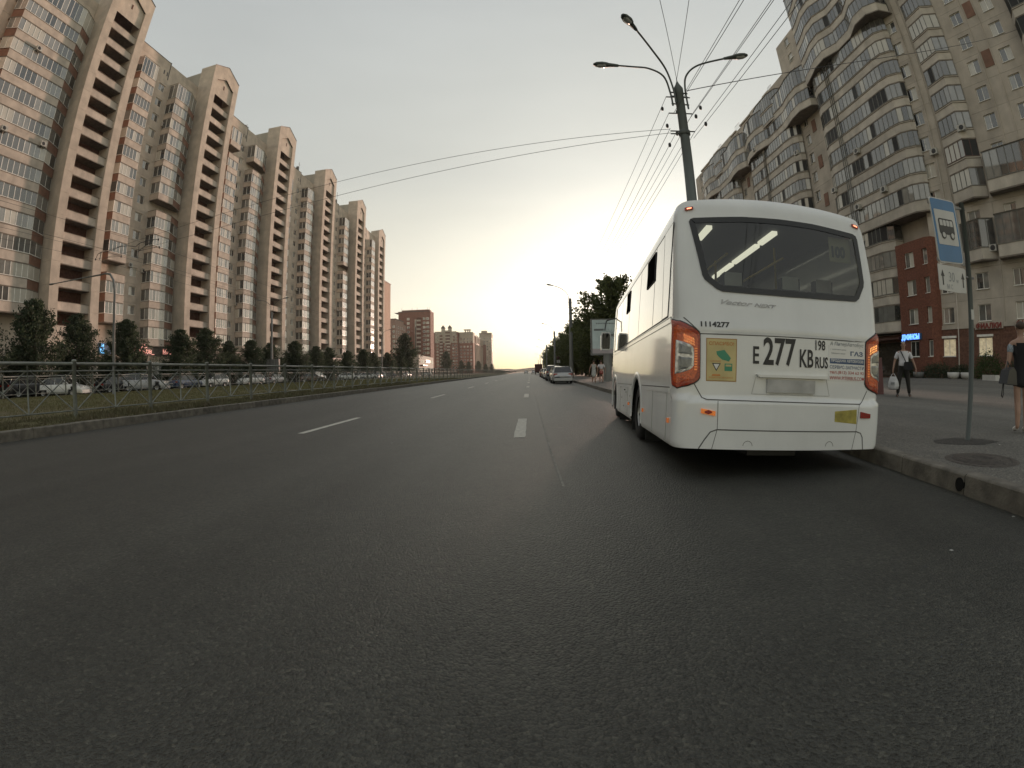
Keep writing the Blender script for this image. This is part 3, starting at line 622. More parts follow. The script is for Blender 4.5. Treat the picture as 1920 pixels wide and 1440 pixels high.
# horizon: low wooded rise and distant street furniture
mat('far_woods', (0.075, 0.065, 0.045), 0.95, 0.2, 0.02)
hm = MB(); hx = np.linspace(-1500, 1500, 240); hz = [9.5+3.0*math.sin(x*0.011)+1.6*math.sin(x*0.05+1)+RNG.random()*1.2 for x in hx]
hm.add([(x, 1500, -1) for x in hx]+[(x, 1500+20, z) for x, z in zip(hx, hz)]+[(x, 1900, z+3) for x, z in zip(hx, hz)], [(i, i+1, 240+i+1, 240+i) for i in range(239)]+[(240+i, 241+i, 481+i, 480+i) for i in range(239)], 0, True)
struct('wooded_hill', hm, ['far_woods'])

# ================================================================ right apartment building (angled near wing + wavy balcony front)
RB = thing('apartment_building', 'tall beige apartment building with curved glazed balconies and brick ground floor behind the bus', 'apartment building', (38.6, 33.8, 0))
RR = random.Random(11)
mat('pane_shade_black', (0.008, 0.008, 0.008), 0.6, 0.05)  # black pane, painted shade of the room behind an open sash
RPAL = ['pane_shade_black', 'pane_dark', 'pane_dark', 'pane_mid', 'pane_mid', 'pane_mid', 'pane_light', 'pane_light', 'pane_curtain']
DV = Vector((-0.306, 0.952, 0)); NV = Vector((-0.952, -0.306, 0)); WA = math.atan2(DV.y, DV.x)-math.pi/2   # wing rotation
def WP(s, o, z): p = DV*s + NV*o; return (p.x, p.y, z)
WR = (0, 0, WA)
# wing frame: local x = -outward ... build pieces with outward = -x (facing the road), y along the wall
def rwindow(root, loc, rot, w=1.15, h=1.45, fr='frame_white', mull=(0.6,), sill=True, pal=None, name='window'):
    key = ('rw', w, h, mull)
    if key not in pan_cache:
        m = MB(); t = 0.06; f0, f1 = 0.13, 0.19
        m.box(f0, f1, 0, w, 0, t); m.box(f0, f1, 0, w, h-t, h); m.box(f0, f1, 0, t, t, h-t); m.box(f0, f1, w-t, w, t, h-t)
        for a in mull: m.box(f0+.005, f1, a-t/2, a+t/2, t, h-t)
        if sill: m.box(-0.1, f0-0.001, -0.03, w+0.03, -0.05, -0.005)
        b_ = [0]+list(mull)+[w]; pn = []
        for a, b in zip(b_, b_[1:]):
            q = MB(); q.box(f1-.03, f1, a+t/2+.002, b-t/2-.002, t, h-t); pn.append(q.mesh('pane', ['pane_mid']))
        pan_cache[key] = (m.mesh(name, ['frame_white']), pn)
    me, pn = pan_cache[key]; o = ob(name, me, root, loc, rot, [fr])
    for q in pn: ob('pane', q, o, (0, 0, 0), (0, 0, RR.uniform(-.006, .006)), [RR.choice(pal or PANES)])
    return o
def wall_storey(L, holes, z1=2.8, mat_='plaster_right', th=0.35, name='wall_panel', ret=False):
    """holes: (y0, y1, z0, z1). outward is -x, the face lies on x = 0"""
    m = MB(); g = 0.008; cuts = sorted(holes); y = g
    for (a, b, c, d) in cuts:
        m.box(0, th, y, a, g, z1-g); m.box(0, th, a, b, g, c); m.box(0, th, a, b, d, z1-g); m.box(th-.05, th, a, b, c, d); y = b
    m.box(0, th, y, L-g, g, z1-g); return m.mesh(name, [mat_])
# ---- wing: s runs from -22 (off to the right) to +0.7. floor tops of windows at 26.2-2.8k
SW0 = -21.5
def sy(s): return s-SW0     # local y of a wing coordinate
WTOP = [26.2+2.8*k for k in range(9, -8, -1)]
hol_w1 = (sy(-1.15), sy(0.0)); hol_w2 = (sy(-8.55), sy(-7.35)); hol_w3 = (sy(-12.05), sy(-10.85)); hol_b = (sy(-4.95), sy(-3.65)); hol_x = (sy(-15.4), sy(-14.2)); hol_y = (sy(-18.5), sy(-17.3))
cacheW = {}
for top_ in WTOP:
    zf = top_-2.35
    bay = abs(((top_-18.5+0.7) / 2.8) - round((top_-18.5+0.7)/2.8)) < 2 and (top_ > 17.0 or 12 < top_ < 12.5)
    lowband = (17 < top_ < 18.5) or (12 < top_ < 12.5)
    trb = top_ > 26.5
    holes = [hol_w1+(0.9, 2.35)]
    if not bay: holes.append(hol_b+(0.9, 2.35))
    if not lowband: holes += [hol_w2+(0.9, 2.35), hol_w3+(0.9, 2.35)]
    if not lowband and not trb: holes += [hol_x+(0.9, 2.35), hol_y+(0.9, 2.35)]
    key = tuple(holes)
    if key not in cacheW: cacheW[key] = wall_storey(sy(0.72), holes)
    ob('wall_panel', cacheW[key], RB, WP(SW0, 0, zf), WR)
    for h in holes:
        dark = RR.random() < 0.3
        rwindow(RB, WP(SW0+h[0], 0, zf+0.9), WR, w=h[1]-h[0], pal=['pane_dark', 'pane_mid', 'pane_light', 'pane_curtain'])
# bays on the wing. local frame of loggia(): x outward, y along -> mirror by rotating: outward = +x ; use rot so +x = NV and +y = -DV
ROT_W = math.atan2(NV.y, NV.x)
def wbay(kind, s_start, plan, z, ph, gh, seps, ind, fr='frame_grey', open_=False):
    return place_loggia(kind, plan, (), RB, WP(s_start, 0, z), ph, gh, seps, RR, ind, open_, fr=fr, par='parapet_right', rot=ROT_W, name='bay_balcony', pal=RPAL)
planB = [(0.2, 0.0), (1.0, 2.35), (0.1, 3.5)]        # along -s from -2.6
planBand = [(0.15, 0.0), (1.05, 0.15), (1.15, 3.9), (1.15, 7.5), (1.15, 12)]
planTR = [(0.15, 0.0), (1.2, 0.5), (1.4, 4.0), (0.9, 6.5), (0.1, 7.0)]
ks = [18.5+2.8*k for k in range(0, 13)]
frs = {29.7: 'frame_grey', 26.9: 'frame_white', 24.1: 'frame_grey', 18.5+2.8: 'frame_brown'}
for t_ in ks + [12.9]:
    fr = 'frame_grey'
    if abs(t_-26.9) < .1: fr = 'frame_white'
    if abs(t_-21.3) < .1: fr = 'frame_brown'
    wbay('WB', -2.6, planB, t_-2.65, 1.1, 2.62, [4, 2], True, fr)
for t_ in (18.6, 12.9): wbay('WBand', -6.4, planBand, t_-2.7, 1.15, 2.65, 0.75, True)
for t_ in [30.2+2.8*k for k in range(0, 8)]: wbay('WTR', -13.3, planTR, t_-2.65, 1.1, 2.62, 0.8, True)
# brown infill panels, pilaster strips, drain pipes, stucco joint
bp = MB(); bp.box(-0.06, -0.001, 0, 0.95, 0, 1.75); mbp = bp.mesh('brown_infill', ['brown_panel'])
for z in (27.7, 22.1+11.2, 38.9): ob('brown_infill', mbp, RB, WP(-10.05, 0, z), WR)
for s, z0, z1 in [(-8.93, 18.8, 54), (-10.2, 18.8, 54), (-2.35, 13.2, 54), (-6.3, 5.0, 15.5)]:
    q = MB(); q.box(-0.08, 0, 0, 0.09, z0, z1); build('pilaster_strip', q, ['plaster_right'], RB, WP(s, 0, 0), WR)
q = MB(); q.tube([(-0.12, 0, 0.3), (-0.12, 0, 53)], 0.06, 8); build('drain_pipe', q, ['plaster_right'], RB, WP(-1.55, 0, 0), WR)
# cornice and brick shop floor of the wing
q = MB(); q.box(-0.16, 0.0, 0.2, sy(0.95), 4.58, 4.7); q.box(-0.1, 0, 0.2, sy(0.9), 4.7, 4.95); build('cornice', q, ['plaster_right'], RB, WP(SW0, 0, 0), WR)
q = MB(); y = 0.0; hs_ = [(sy(-18.8), sy(-17.2)), (sy(-15.2), sy(-13.6)), (sy(-9.2), sy(-7.8)), (sy(-4.95), sy(-3.55)), (sy(-1.2), sy(0.15))]
for a, b in hs_: q.box(-0.05, 0.3, y, a, 0, 4.58); q.box(-0.05, 0.3, a, b, 0, 2.1); q.box(-0.05, 0.3, a, b, 3.75, 4.58); y = b
q.box(-0.05, 0.3, y, sy(0.75), 0, 4.58); build('shop_wall', q, ['shop_brick'], RB, WP(SW0, 0, 0), WR)
bc = MB(); bc.box(-0.085, -0.051, 0, 1.0, 0, 0.27); mbc = bc.mesh('rusticated_block', ['shop_brick'])
for r_ in range(14):
    y = (r_ % 2)*0.5+6.5
    while y < sy(0.6)-1.0:
        z = 0.35+0.3*r_
        if not any(a-1.0 < y < b and z > 1.85 and z < 3.8 for a, b in hs_): ob('rusticated_block', mbc, RB, WP(SW0+y, 0, z), WR)
        y += 1.03
for a, b in hs_:
    o = rwindow(RB, WP(SW0+a, 0.05, 2.12), WR, w=round(b-a, 2), h=1.6, mull=(0.7,), pal=['lit_room'], name='shop_window')
    q = MB(); q.box(-0.2, -0.052, a-0.1, b+0.1, 3.78, 3.98); build('awning_box', q, ['frame_white'], RB, WP(SW0, 0, 0), WR)
def wing_text(s, size, sc_, z, m, **k):
    me = text_mesh(s, size, 0.02, k.pop('sx', 1), 0.04); me.materials.clear(); me.materials.append(MATS[m])
    p = WP(sc_, k.pop('o', 0.28), z); return ob('lettering', me, RB, p, (math.pi/2, 0, ROT_W+math.pi/2), None)
q = MB(); q.box(-0.24, -0.17, sy(-6.1), sy(-3.3), 4.42, 4.98); build('shop_sign', q, ['plaster_right'], RB, WP(SW0, 0, 0), WR)
wing_text('ФИАЛКИ', 0.62, -3.42, 4.48, 'letters_red', sx=0.93)
q = MB(); q.box(-0.24, -0.17, sy(-13), sy(-7.2), 4.42, 4.98); build('shop_sign', q, ['plaster_right'], RB, WP(SW0, 0, 0), WR)
wing_text('ФИАЛКИ', 0.7, -7.35, 4.46, 'letters_red', sx=0.95)
# solid cores
q = MB(); q.prism([(0.36, 0), (20, 0), (20, sy(0.3)), (0.36, sy(0.6))], 0, 53.6); build('core_wall', q, ['plaster_right'], RB, WP(SW0, 0, 0), WR)
def RP(x, y, z): return (x-38.6, y-33.8, z)
q = MB(); q.box(39.45, 60, 33, 52.2, 0, 53.7); q.box(39.45, 60, 52.2, 57.6, 0, 50.9); q.box(39.45, 60, 57.6, 100, 0, 45.3)
for a, b, z in [(57.6, 61.5, 45.5), (62.8, 65.0, 45.9), (65.6, 75, 45.6), (77, 84.3, 45.6), (86, 89, 45.9), (89.5, 97, 45.6)]: q.box(39.2, 58, a, b, 45.31, z)
build('core_wall', q, ['plaster_right'], RB, (-38.6, -33.8, 0))
# ---- straight front: balcony bands. loggia() frame: x outward = -X world, y along = -Y world  => rotate by pi
def band(kind, ystart, plan, ztop, seps, ind, open_=False, fr='frame_grey', gh=2.65, name='curved_balcony'):
    return place_loggia(kind, plan, (), RB, RP(39.1, ystart, ztop-gh), 1.15, gh, seps, RR, ind, open_, fr=fr, par='parapet_right', rot=math.pi, name=name, pal=RPAL)
def P_(pts, y0): return [(39.1-x, y0-y) for x, y in pts]
s1 = [(38.7, 48.6), (37.5, 48.3), (37.1, 47.2), (37.1, 36.2), (37.3, 34.8), (38.0, 33.8), (38.5, 33.6)]
s1u = [(39.0, 50.0), (37.3, 49.4), (36.9, 47.6), (36.3, 45.4), (36.2, 43.2), (37.0, 41.0), (37.0, 38.2), (36.2, 36.0), (36.3, 34.0), (37.2, 32.7), (38.6, 32.5)]
s2 = [(38.9, 71.2), (38.0, 70.8), (37.5, 69.6), (37.5, 58.0), (37.7, 56.4), (38.3, 55.5), (38.9, 55.2)]
s2u = [(39.0, 71.2), (37.6, 70.8), (36.9, 68.4), (36.8, 65.5), (37.5, 62.5), (37.5, 57.0), (37.0, 54.2), (36.9, 51.8), (37.6, 49.8), (38.9, 49.3)]
def rev(L): return L
for k in range(-1, 12):
    z = 21.3+2.8*k
    if k >= 7: band('S1u', 50.0, P_(s1u, 50.0), z, 0.72, k < 10)
    else: band('S1', 48.6, P_(s1, 48.6), z, 0.72, True)
for j, off in enumerate((0, 21.7)):
    for k in range(-5, 9):
        z = 21.3+2.8*k
        if k in (6, 7): band('S2u', 71.2+off, P_(s2u, 71.2), z, 0.72, False)
        elif k < 6: band('S2', 71.2+off, P_(s2, 71.2), z, 0.72, False)
    # double-height winter garden under the roof
    pg = [(38.9, 67.2), (37.7, 66.4), (37.3, 64.5), (37.3, 60.5), (37.7, 58.7), (38.9, 57.8)]
    place_loggia('WG', P_(pg, 67.2), (), RB, RP(39.1, 67.2+off, 38.5), 0.4, 2.2, 0.7, RR, False, fr='frame_grey', par='parapet_right', rot=math.pi, name='winter_garden', pal=['pane_light', 'pane_mid'])
    place_loggia('WG', P_(pg, 67.2), (), RB, RP(39.1, 67.2+off, 40.76), 0.4, 2.2, 0.7, RR, False, fr='frame_grey', par='parapet_right', rot=math.pi, name='winter_garden', pal=['pane_light', 'pane_mid'])
# recessed wall bays between the bands, with windows and brown infill
def recess(y0, ncol, off, zmin, zmax):
    L = 9.4; holes = [(y0+a-(y0), y0+a-(y0)+1.15, 0.9, 2.35) for a in ncol]
    me = wall_storey(L, holes, name='wall_panel'); z = 23.6-2.35+0.0
    t_ = 22.0-2.8*8
    while t_ < zmax:
        if t_ > zmin:
            ob('wall_panel', me, RB, RP(39.1, y0+off, t_-2.35))
            for h in holes: rwindow(RB, RP(39.1, y0+off+h[0], t_-1.45), (0, 0, 0))
        t_ += 2.8
recess(47.9, (0.9, 5.6), 0, 4.5, 51); recess(69.9, (1.0, 5.6), 0, 4.5, 45); recess(91.0, (1.0, 5.4), 0, 4.5, 45)
for y in (51.7, 73.8):
    for z in (22.1, 27.5, 32.9, 41.2): ob('brown_infill', mbp, RB, RP(39.08, y, z))
q = MB(); q.box(39.1, 39.46, 33.2, 48, 4.5, 53.7); q.box(39.1, 39.46, 57.25, 70, 4.5, 45.6); q.box(39.1, 39.46, 79.2, 91, 4.5, 45.6); build('wall_panel', q, ['plaster_right'], RB, (-38.6, -33.8, 0))
# upper windows in the parapet storeys
for y, z in [(53.2, 46.1), (50.6, 46.1), (53.2, 48.6), (57.3, 42.6), (72.3, 42.8), (76, 42.8), (94, 42.8)]: rwindow(RB, RP(39.05, y, z), (0, 0, 0))
# roof railing
q = MB()
for a, b in [(61.6, 62.8), (75.1, 77), (84.4, 86)]:
    q.tube([(39.3, a, 46.3), (39.3, b, 46.3)], 0.03, 4)
    for y in np.linspace(a, b, 5): q.tube([(39.3, y, 45.3), (39.3, y, 46.3)], 0.025, 4)
build('roof_railing', q, ['frame_grey'], RB, (-38.6, -33.8, 0))
# ---- red brick stair block at the foot
q = MB(); pr = [(37.5, 38.85), (37.5, 34.5), (37.95, 33.95), (38.9, 33.95), (38.9, 38.85)]
def colm(mb_, poly, z0, z1, mi=0): mb_.prism(poly, z0, z1, mi)
zs = [(0, 2.1), (3.75, 5.3), (6.8, 8.1), (9.6, 10.85), (12.35, 13.4)]
for z0, z1 in zs: q.prism(pr, z0, z1)
for z0, z1 in [(2.1, 3.75), (5.3, 6.8), (8.1, 9.6), (10.85, 12.35)]:
    q.box(37.5, 38.9, 37.62, 38.85, z0, z1); q.box(37.5, 38.9, 35.05, 36.25, z0, z1); q.prism([(37.95, 33.95), (38.9, 33.95), (38.9, 34.4), (37.58, 34.4)], z0, z1); q.box(37.75, 38.9, 34.4, 37.62, z0, z1)
build('brick_stair_block', q, ['red_brick'], RB, (-38.6, -33.8, 0))
for z in (2.15, 5.3, 8.1, 10.85):
    rwindow(RB, RP(37.5, 36.26, z), (0, 0, 0), w=1.34, h=1.5, mull=(0.67,), pal=['pane_light', 'pane_mid', 'pane_curtain'] if z > 3 else ['pane_dark'])
    rwindow(RB, RP(37.55, 34.45, z), (0, 0, 0), w=0.56, h=1.5, mull=(), pal=['pane_light', 'pane_curtain'])
# real brick courses on the near faces of the stair block
brk = MB(); brk.box(-0.012, 0, 0, 0.5, 0, 0.13); mbr = brk.mesh('brick', ['red_brick']); cnt = 0
for r_ in range(88):
    z = 0.2+0.15*r_
    for (a, b) in ((35.07, 36.24), (37.64, 38.83)):
        y = a + (0.26 if r_ % 2 else 0)
        while y+0.5 < b and cnt < 300:
            ob('brick', mbr, RB, RP(37.499, y, z)); y += 0.52; cnt += 1
# balconies left of the brick block at low floors, and shop entrance
for z in (15.7, 12.9, 10.1, 7.3): band('L1', 48.2, P_([(38.9, 48.2), (37.3, 47.8), (37.2, 40.6), (37.8, 38.95), (38.9, 38.9)], 48.2), z, 0.75, True)
q = MB(); q.box(38.2, 39, 39, 99.8, 0, 4.5); build('shop_wall', q, ['shop_brick'], RB, (-38.6, -33.8, 0))
q = MB(); q.box(37.2, 38.2, 39, 48, 3.95, 4.15); q.box(38.1, 38.19, 39.6, 43.5, 0.2, 3.7, 1); build('shop_canopy', q, ['frame_brown', 'pane_shop'], RB, (-38.6, -33.8, 0))
me = text_mesh('ДЖИНСЫ', 0.66, 0.03, 0.80, 0.03); me.materials.clear(); me.materials.append(MATS['letters_bluewhite'])
ob('lettering', me, RB, RP(37.30, 38.62, 3.85), (math.pi/2, 0, -math.pi/2))
q = MB(); q.box(37.33, 37.49, 35.85, 38.7, 3.78, 4.38); build('shop_sign', q, ['board_blue'], RB, (-38.6, -33.8, 0))
acr = MB(); acr.box(-0.45, -0.06, 0, 0.82, 0, 0.6); acr.lathe([(0.0, -0.455), (0.22, -0.455), (0.25, -0.451)], 14, 1, 'x', (0, 0.35, 0.3)); macr = acr.mesh('air_conditioner', ['ac_white', 'black_plastic'])
for s, o, z in [(-1.9, 0, 21.2), (-5.6, 0.75, 22.2), (-6.2, 0.1, 11.0)]: ob('air_conditioner', macr, RB, WP(s, o, z), WR)
for y, z in [(38.2, 19.1), (43, 18.6), (41.5, 24.8), (47.0, 22), (54, 30), (66, 36)]: ob('air_conditioner', macr, RB, RP(37.1, y, z))
# service pipe stack running down the bands
q = MB()
for dy in (0, 0.35, 0.7): q.tube([(36.98, 44.2+dy, 16), (36.98, 44.2+dy, 37.9)], 0.05, 6); q.tube([(37.38, 64.2+dy, 16), (37.38, 64.2+dy, 35)], 0.05, 6)
build('drain_pipes', q, ['frame_grey'], RB, (-38.6, -33.8, 0)).name = 'drain_pipe'

# ================================================================ the white city bus
BRX = Vector((0.99531082, -0.0858532, -0.04456006)); BFW = Vector((0.08503221, 0.9961773, -0.02000758)); BUP = Vector((0.04610744, 0.01612472, 0.99880634))
BUS = thing('city_bus', 'white city bus at the kerb with number 277 on its rear and red tail lamps', 'bus')
BUS.matrix_world = Matrix(((BRX.x, BFW.x, BUP.x, 1.44), (BRX.y, BFW.y, BUP.y, 4.5), (BRX.z, BFW.z, BUP.z, 0.30), (0, 0, 0, 1)))
BW, BL = 2.385, 7.7
UL = [(0.0, 0.0), (0.04, -0.04), (0.25, -0.045), (0.6, -0.045), (1.3, -0.04), (1.9, -0.025), (2.4, 0.0), (2.5, 0.015), (2.58, 0.05)]
def uL(v): return float(np.interp(v, [a for a, b in UL], [b for a, b in UL]))
def vtop(u):
    t = (u-BW/2)/(BW/2-0.03); t = max(-1, min(1, t)); a = abs(t)
    return 2.72 - 0.10*a*a - 0.05*max(0, (a-0.86)/0.14)**2
def lean(v):
    if v < 0.52: return -0.05 + 0.01*abs(v-0.3)
    if v < 1.2: return 0.0
    if v < 1.34: return 0.0 + (v-1.2)*0.18 - 0.01
    w = 0.015 + (v-1.34)*0.125
    if v > 2.56: w += ((v-2.56)/0.16)**2*0.07
    return w
def RS(u, v):
    t = (u-BW/2)/(BW/2); w = lean(v) + 0.09*t*t
    d = min(u-uL(v), (BW-uL(v))-u); r = 0.125 if v < 1.28 else max(0.085, 0.15-(v-1.28)*0.1)
    if d < r: d = max(d, 0); w += r - math.sqrt(max(0, r*r-(r-d)**2))
    return w
WIN = [(0.15, 2.385), (0.165, 2.41), (0.20, 2.425), (0.74, 2.465), (1.18, 2.475), (1.60, 2.468), (2.17, 2.43), (2.21, 2.41), (2.225, 2.37), (2.235, 1.86), (2.22, 1.80), (2.13, 1.655), (2.08, 1.62), (1.6, 1.60), (1.18, 1.595), (0.75, 1.60), (0.46, 1.61), (0.40, 1.635), (0.28, 1.73), (0.255, 1.78)]
def inside(u, v, poly):
    c = False; n = len(poly)
    for i in range(n):
        (x1, y1), (x2, y2) = poly[i], poly[(i+1) % n]
        if (y1 > v) != (y2 > v) and u < (x2-x1)*(v-y1)/(y2-y1)+x1: c = not c
    return c
def shrink(poly, d):
    cx = sum(p[0] for p in poly)/len(poly); cy = sum(p[1] for p in poly)/len(poly); out = []
    n = len(poly)
    for i in range(n):
        a = Vector(poly[i-1]); b = Vector(poly[i]); c = Vector(poly[(i+1) % n])
        e1 = (b-a).normalized(); e2 = (c-b).normalized(); n1 = Vector((-e1.y, e1.x)); n2 = Vector((-e2.y, e2.x)); nn = (n1+n2); nn.normalize()
        q = b+nn*d/max(0.4, nn.dot(n1))
        if not inside(b.x+nn.x*0.01, b.y+nn.y*0.01, poly): q = b-nn*d/max(0.4, nn.dot(n1))
        out.append((q.x, q.y))
    return out
# rear shell
NU, NV_ = 96, 90
hole = shrink(WIN, 0.035)
us = [0, .004, .012, .025, .045, .07, .1, .13, .17]; us = us + list(np.linspace(.17, BW-.17-0.0, 76))[1:-1] + [BW-a for a in us[::-1]]
m = MB(); vs = []; ss = np.linspace(0, 1, 84)
for s_ in ss:
    for uu in us:
        v0 = 0.02+2.4*s_; a = uL(v0); u = a + uu/BW*(BW-2*a)
        v = 0.02+(vtop(u)-0.02)*s_; a = uL(v); u = a+uu/BW*(BW-2*a); v = 0.02+(vtop(u)-0.02)*s_
        vs.append((u, RS(u, v), v))
k = len(us); fs = []
for j in range(len(ss)-1):
    for i in range(k-1):
        ids = (j*k+i, j*k+i+1, (j+1)*k+i+1, (j+1)*k+i)
        cu = sum(vs[q][0] for q in ids)/4; cv = sum(vs[q][2] for q in ids)/4
        if inside(cu, cv, hole): continue
        fs.append(ids)
m.add(vs, fs, 0, True)
# sides
sv = np.linspace(0, 1, 60); sw = [None] + list(np.arange(0.4, 7.35, 0.045)) + [7.5, 7.62]
def arch(w, v): return ((w-2.86)**2+(v-0.17)**2 < 0.60**2) or ((w-6.47)**2+(v-0.17)**2 < 0.60**2)
for side in (0, 1):
    vs = []
    for w_ in sw:
        for s_ in sv:
            vv = 0.02+(vtop(0.13)-0.02)*s_; a = uL(vv); vt = 0.02+(vtop(a)-0.02)*s_; a = uL(vt)
            w = RS(a, vt) if w_ is None else w_
            if w_ is not None and w_ > 7.3: a2 = a+(w_-7.3)*0.25; 
            else: a2 = a
            if w_ is not None and w_ > 6.9 and vt > 1.2: w = w_-(vt-1.2)*0.22*((w_-6.9)/0.7)
            vs.append((a2 if side == 0 else BW-a2, w, vt))
    k = len(sv); fs = []
    for j in range(len(sw)-1):
        for i in range(k-1):
            ids = (j*k+i, j*k+i+1, (j+1)*k+i+1, (j+1)*k+i); cw = sum(vs[q][1] for q in ids)/4; cv = sum(vs[q][2] for q in ids)/4
            if arch(cw, cv): continue
            fs.append(ids if side == 0 else ids[::-1])
    m.add(vs, fs, 0, True)
# roof
vs = []; ru = [uL(2.58)+a for a in (0, .02, .05, .1, .2, .4, .7)] ; ru = ru + [BW/2] + [BW-a for a in ru[::-1]]
rw = [None, 0.6, 2, 4, 6, 6.9, 7.25]
for w_ in rw:
    for u in ru: vs.append((u, RS(u, vtop(u)) if w_ is None else w_, vtop(u) - (0.06 if w_ == 7.25 else 0)))
k = len(ru); m.add(vs, [(j*k+i, j*k+i+1, (j+1)*k+i+1, (j+1)*k+i) for j in range(len(rw)-1) for i in range(k-1)], 0, True)
# front apron and underside
m.add([(0.1, 7.62, 0.02), (BW-0.1, 7.62, 0.02), (BW-0.1, 7.66, 1.15), (0.1, 7.66, 1.15)], [(0, 1, 2, 3)])
body = build('body', m, ['paint_white'], BUS)
m = MB(); m.box(0.05, BW-0.05, 0.15, 7.5, 0.12, 0.16); m.box(0.35, BW-0.35, 0.3, 7.3, -0.02, 0.12); m.box(0.9, 1.5, 0.4, 7, -0.1, -0.02); m.add([(.03,.1,.021),(BW-.03,.1,.021),(BW-.03,.5,.021),(.03,.5,.021)], [(0,1,2,3)]); build('underbody', m, ['black_plastic'], BUS)
for w in (2.86, 6.47):
    for x0, x1 in ((0.01, 0.55), (BW-0.55, BW-0.01)):
        q = MB(); n = 18; pa = [(w+0.62*math.cos(a), 0.17+0.62*math.sin(a)) for a in np.linspace(-0.3, math.pi+0.3, n)]
        q.add([(x0, a, b) for a, b in pa]+[(x1, a, b) for a, b in pa], [(i, i+1, n+i+1, n+i) for i in range(n-1)]); xi = x1 if x0 < 1 else x0
        q.add([(xi, a, b) for a, b in pa], [tuple(range(n))]); build('wheel_well', q, ['black_plastic'], BUS)
        q = MB(); n = 26; xo = -0.054 if x0 < 1 else BW+0.054; xn = -0.03 if x0 < 1 else BW+0.03
        A_ = np.linspace(-0.16, math.pi+0.16, n)
        pts = [[(xn, w+r*math.cos(a), 0.17+r*math.sin(a)) for a in A_] for r in (0.55, 0.665)]; pto = [[(xo, w+r*math.cos(a), 0.17+r*math.sin(a)) for a in A_] for r in (0.565, 0.645)]
        allp = pts[0]+pto[0]+pto[1]+pts[1]
        q.add(allp, [(b*n+i, b*n+i+1, (b+1)*n+i+1, (b+1)*n+i) for b in range(3) for i in range(n-1)], 0, True); build('wheel_arch_trim', q, ['paint_white'], BUS)
        # wheel standing upright on the road
        cx = 0.20 if x0 < 1 else BW-0.20
        P = BUS.matrix_world @ Vector((cx, w, 0)); zl = (0.43-P.z)/BUP.z
        cx = 0.14 if x0 < 1 else BW-0.14; wt = MB(); sgn = -1 if x0 < 1 else 1
        wt.lathe([(0.24, -0.13), (0.40, -0.13), (0.43, -0.09), (0.43, 0.09), (0.40, 0.13), (0.24, 0.13)], 36, 0, 'x'); 
        wh = build('wheel', wt, ['rubber'], BUS, (cx, w, zl))
        rm = MB(); rm.lathe([(0.0, 0.05*sgn), (0.10, 0.07*sgn), (0.13, 0.03*sgn), (0.20, 0.02*sgn), (0.245, 0.11*sgn)], 24, 0, 'x'); build('rim', rm, ['steel'], wh)
for w in (2.12, 3.62, 5.75):
    for x0, x1 in ((0.02, 0.42), (BW-0.42, BW-0.02)): build('added_mud_flap', MB().box(x0, x1, w, w+0.02, -0.17, 0.12), ['rubber'], BUS)  # mud flaps added to block low sun shining under the bus
build('axle', MB().tube([(0.3, 2.86, 0.13), (BW-0.3, 2.86, 0.13)], 0.1, 8), ['black_plastic'], BUS); build('added_chassis_box', MB().box(0.5, BW-0.5, 3.7, 5.6, -0.12, 0.1), ['black_plastic'], BUS)  # tank-like dark box added to stop low sun beneath the floor
# rear window: black border on the glass, tinted pane
def on_rear(u, v, off=0.0): return (u, RS(u, v)-off, v)
def ribbon(poly_o, poly_i, off, closed=True):
    n = len(poly_o); vs = [on_rear(*p, off) for p in poly_o]+[on_rear(*p, off) for p in poly_i]
    return vs, [(i, (i+1) % n, (i+1) % n+n, i+n) for i in range(n if closed else n-1)]
def dens(poly, d=0.06):
    out = []
    for i in range(len(poly)):
        a = Vector(poly[i]); b = Vector(poly[(i+1) % len(poly)]); k_ = max(1, int((b-a).length/d))
        out += [tuple(a.lerp(b, j/k_)) for j in range(k_)]
    return out
WD = dens(WIN); WI = [tuple(p) for p in dens(shrink(WIN, 0.062))]
def match(poly, n):
    L = [0]; 
    for i in range(len(poly)): L.append(L[-1]+(Vector(poly[(i+1) % len(poly)])-Vector(poly[i])).length)
    out = []
    for t in np.linspace(0, L[-1], n, endpoint=False):
        j = max(i for i in range(len(poly)) if L[i] <= t+1e-9); a = Vector(poly[j]); b = Vector(poly[(j+1) % len(poly)]); out.append(tuple(a.lerp(b, (t-L[j])/max(1e-9, L[j+1]-L[j]))))
    return out
I2 = shrink(WIN, 0.062)
# piecewise matched so the two outlines pair corner by corner
WO, WI = [], []
for i in range(len(WIN)):
    a, b = Vector(WIN[i]), Vector(WIN[(i+1) % len(WIN)]); c, d = Vector(I2[i]), Vector(I2[(i+1) % len(I2)]); k_ = max(1, int((b-a).length/0.07))
    for j in range(k_): WO.append(tuple(a.lerp(b, j/k_))); WI.append(tuple(c.lerp(d, j/k_)))
m = MB(); v_, f_ = ribbon(WO, WI, 0.012); m.add(v_, f_, 0, True)
v_, f_ = ribbon(WO, [(a, b) for a, b in WO], 0.012); n = len(WO); m.add([on_rear(*p, 0.012) for p in WO]+[on_rear(*p, -0.01) for p in WO], [(i, (i+1) % n, (i+1) % n+n, i+n) for i in range(n)])
mat('glass_frit', (0.02, 0.021, 0.022), 0.12, 0.1, 3, ior=1.5); rw_ = build('rear_window', m, ['glass_frit'], BUS)
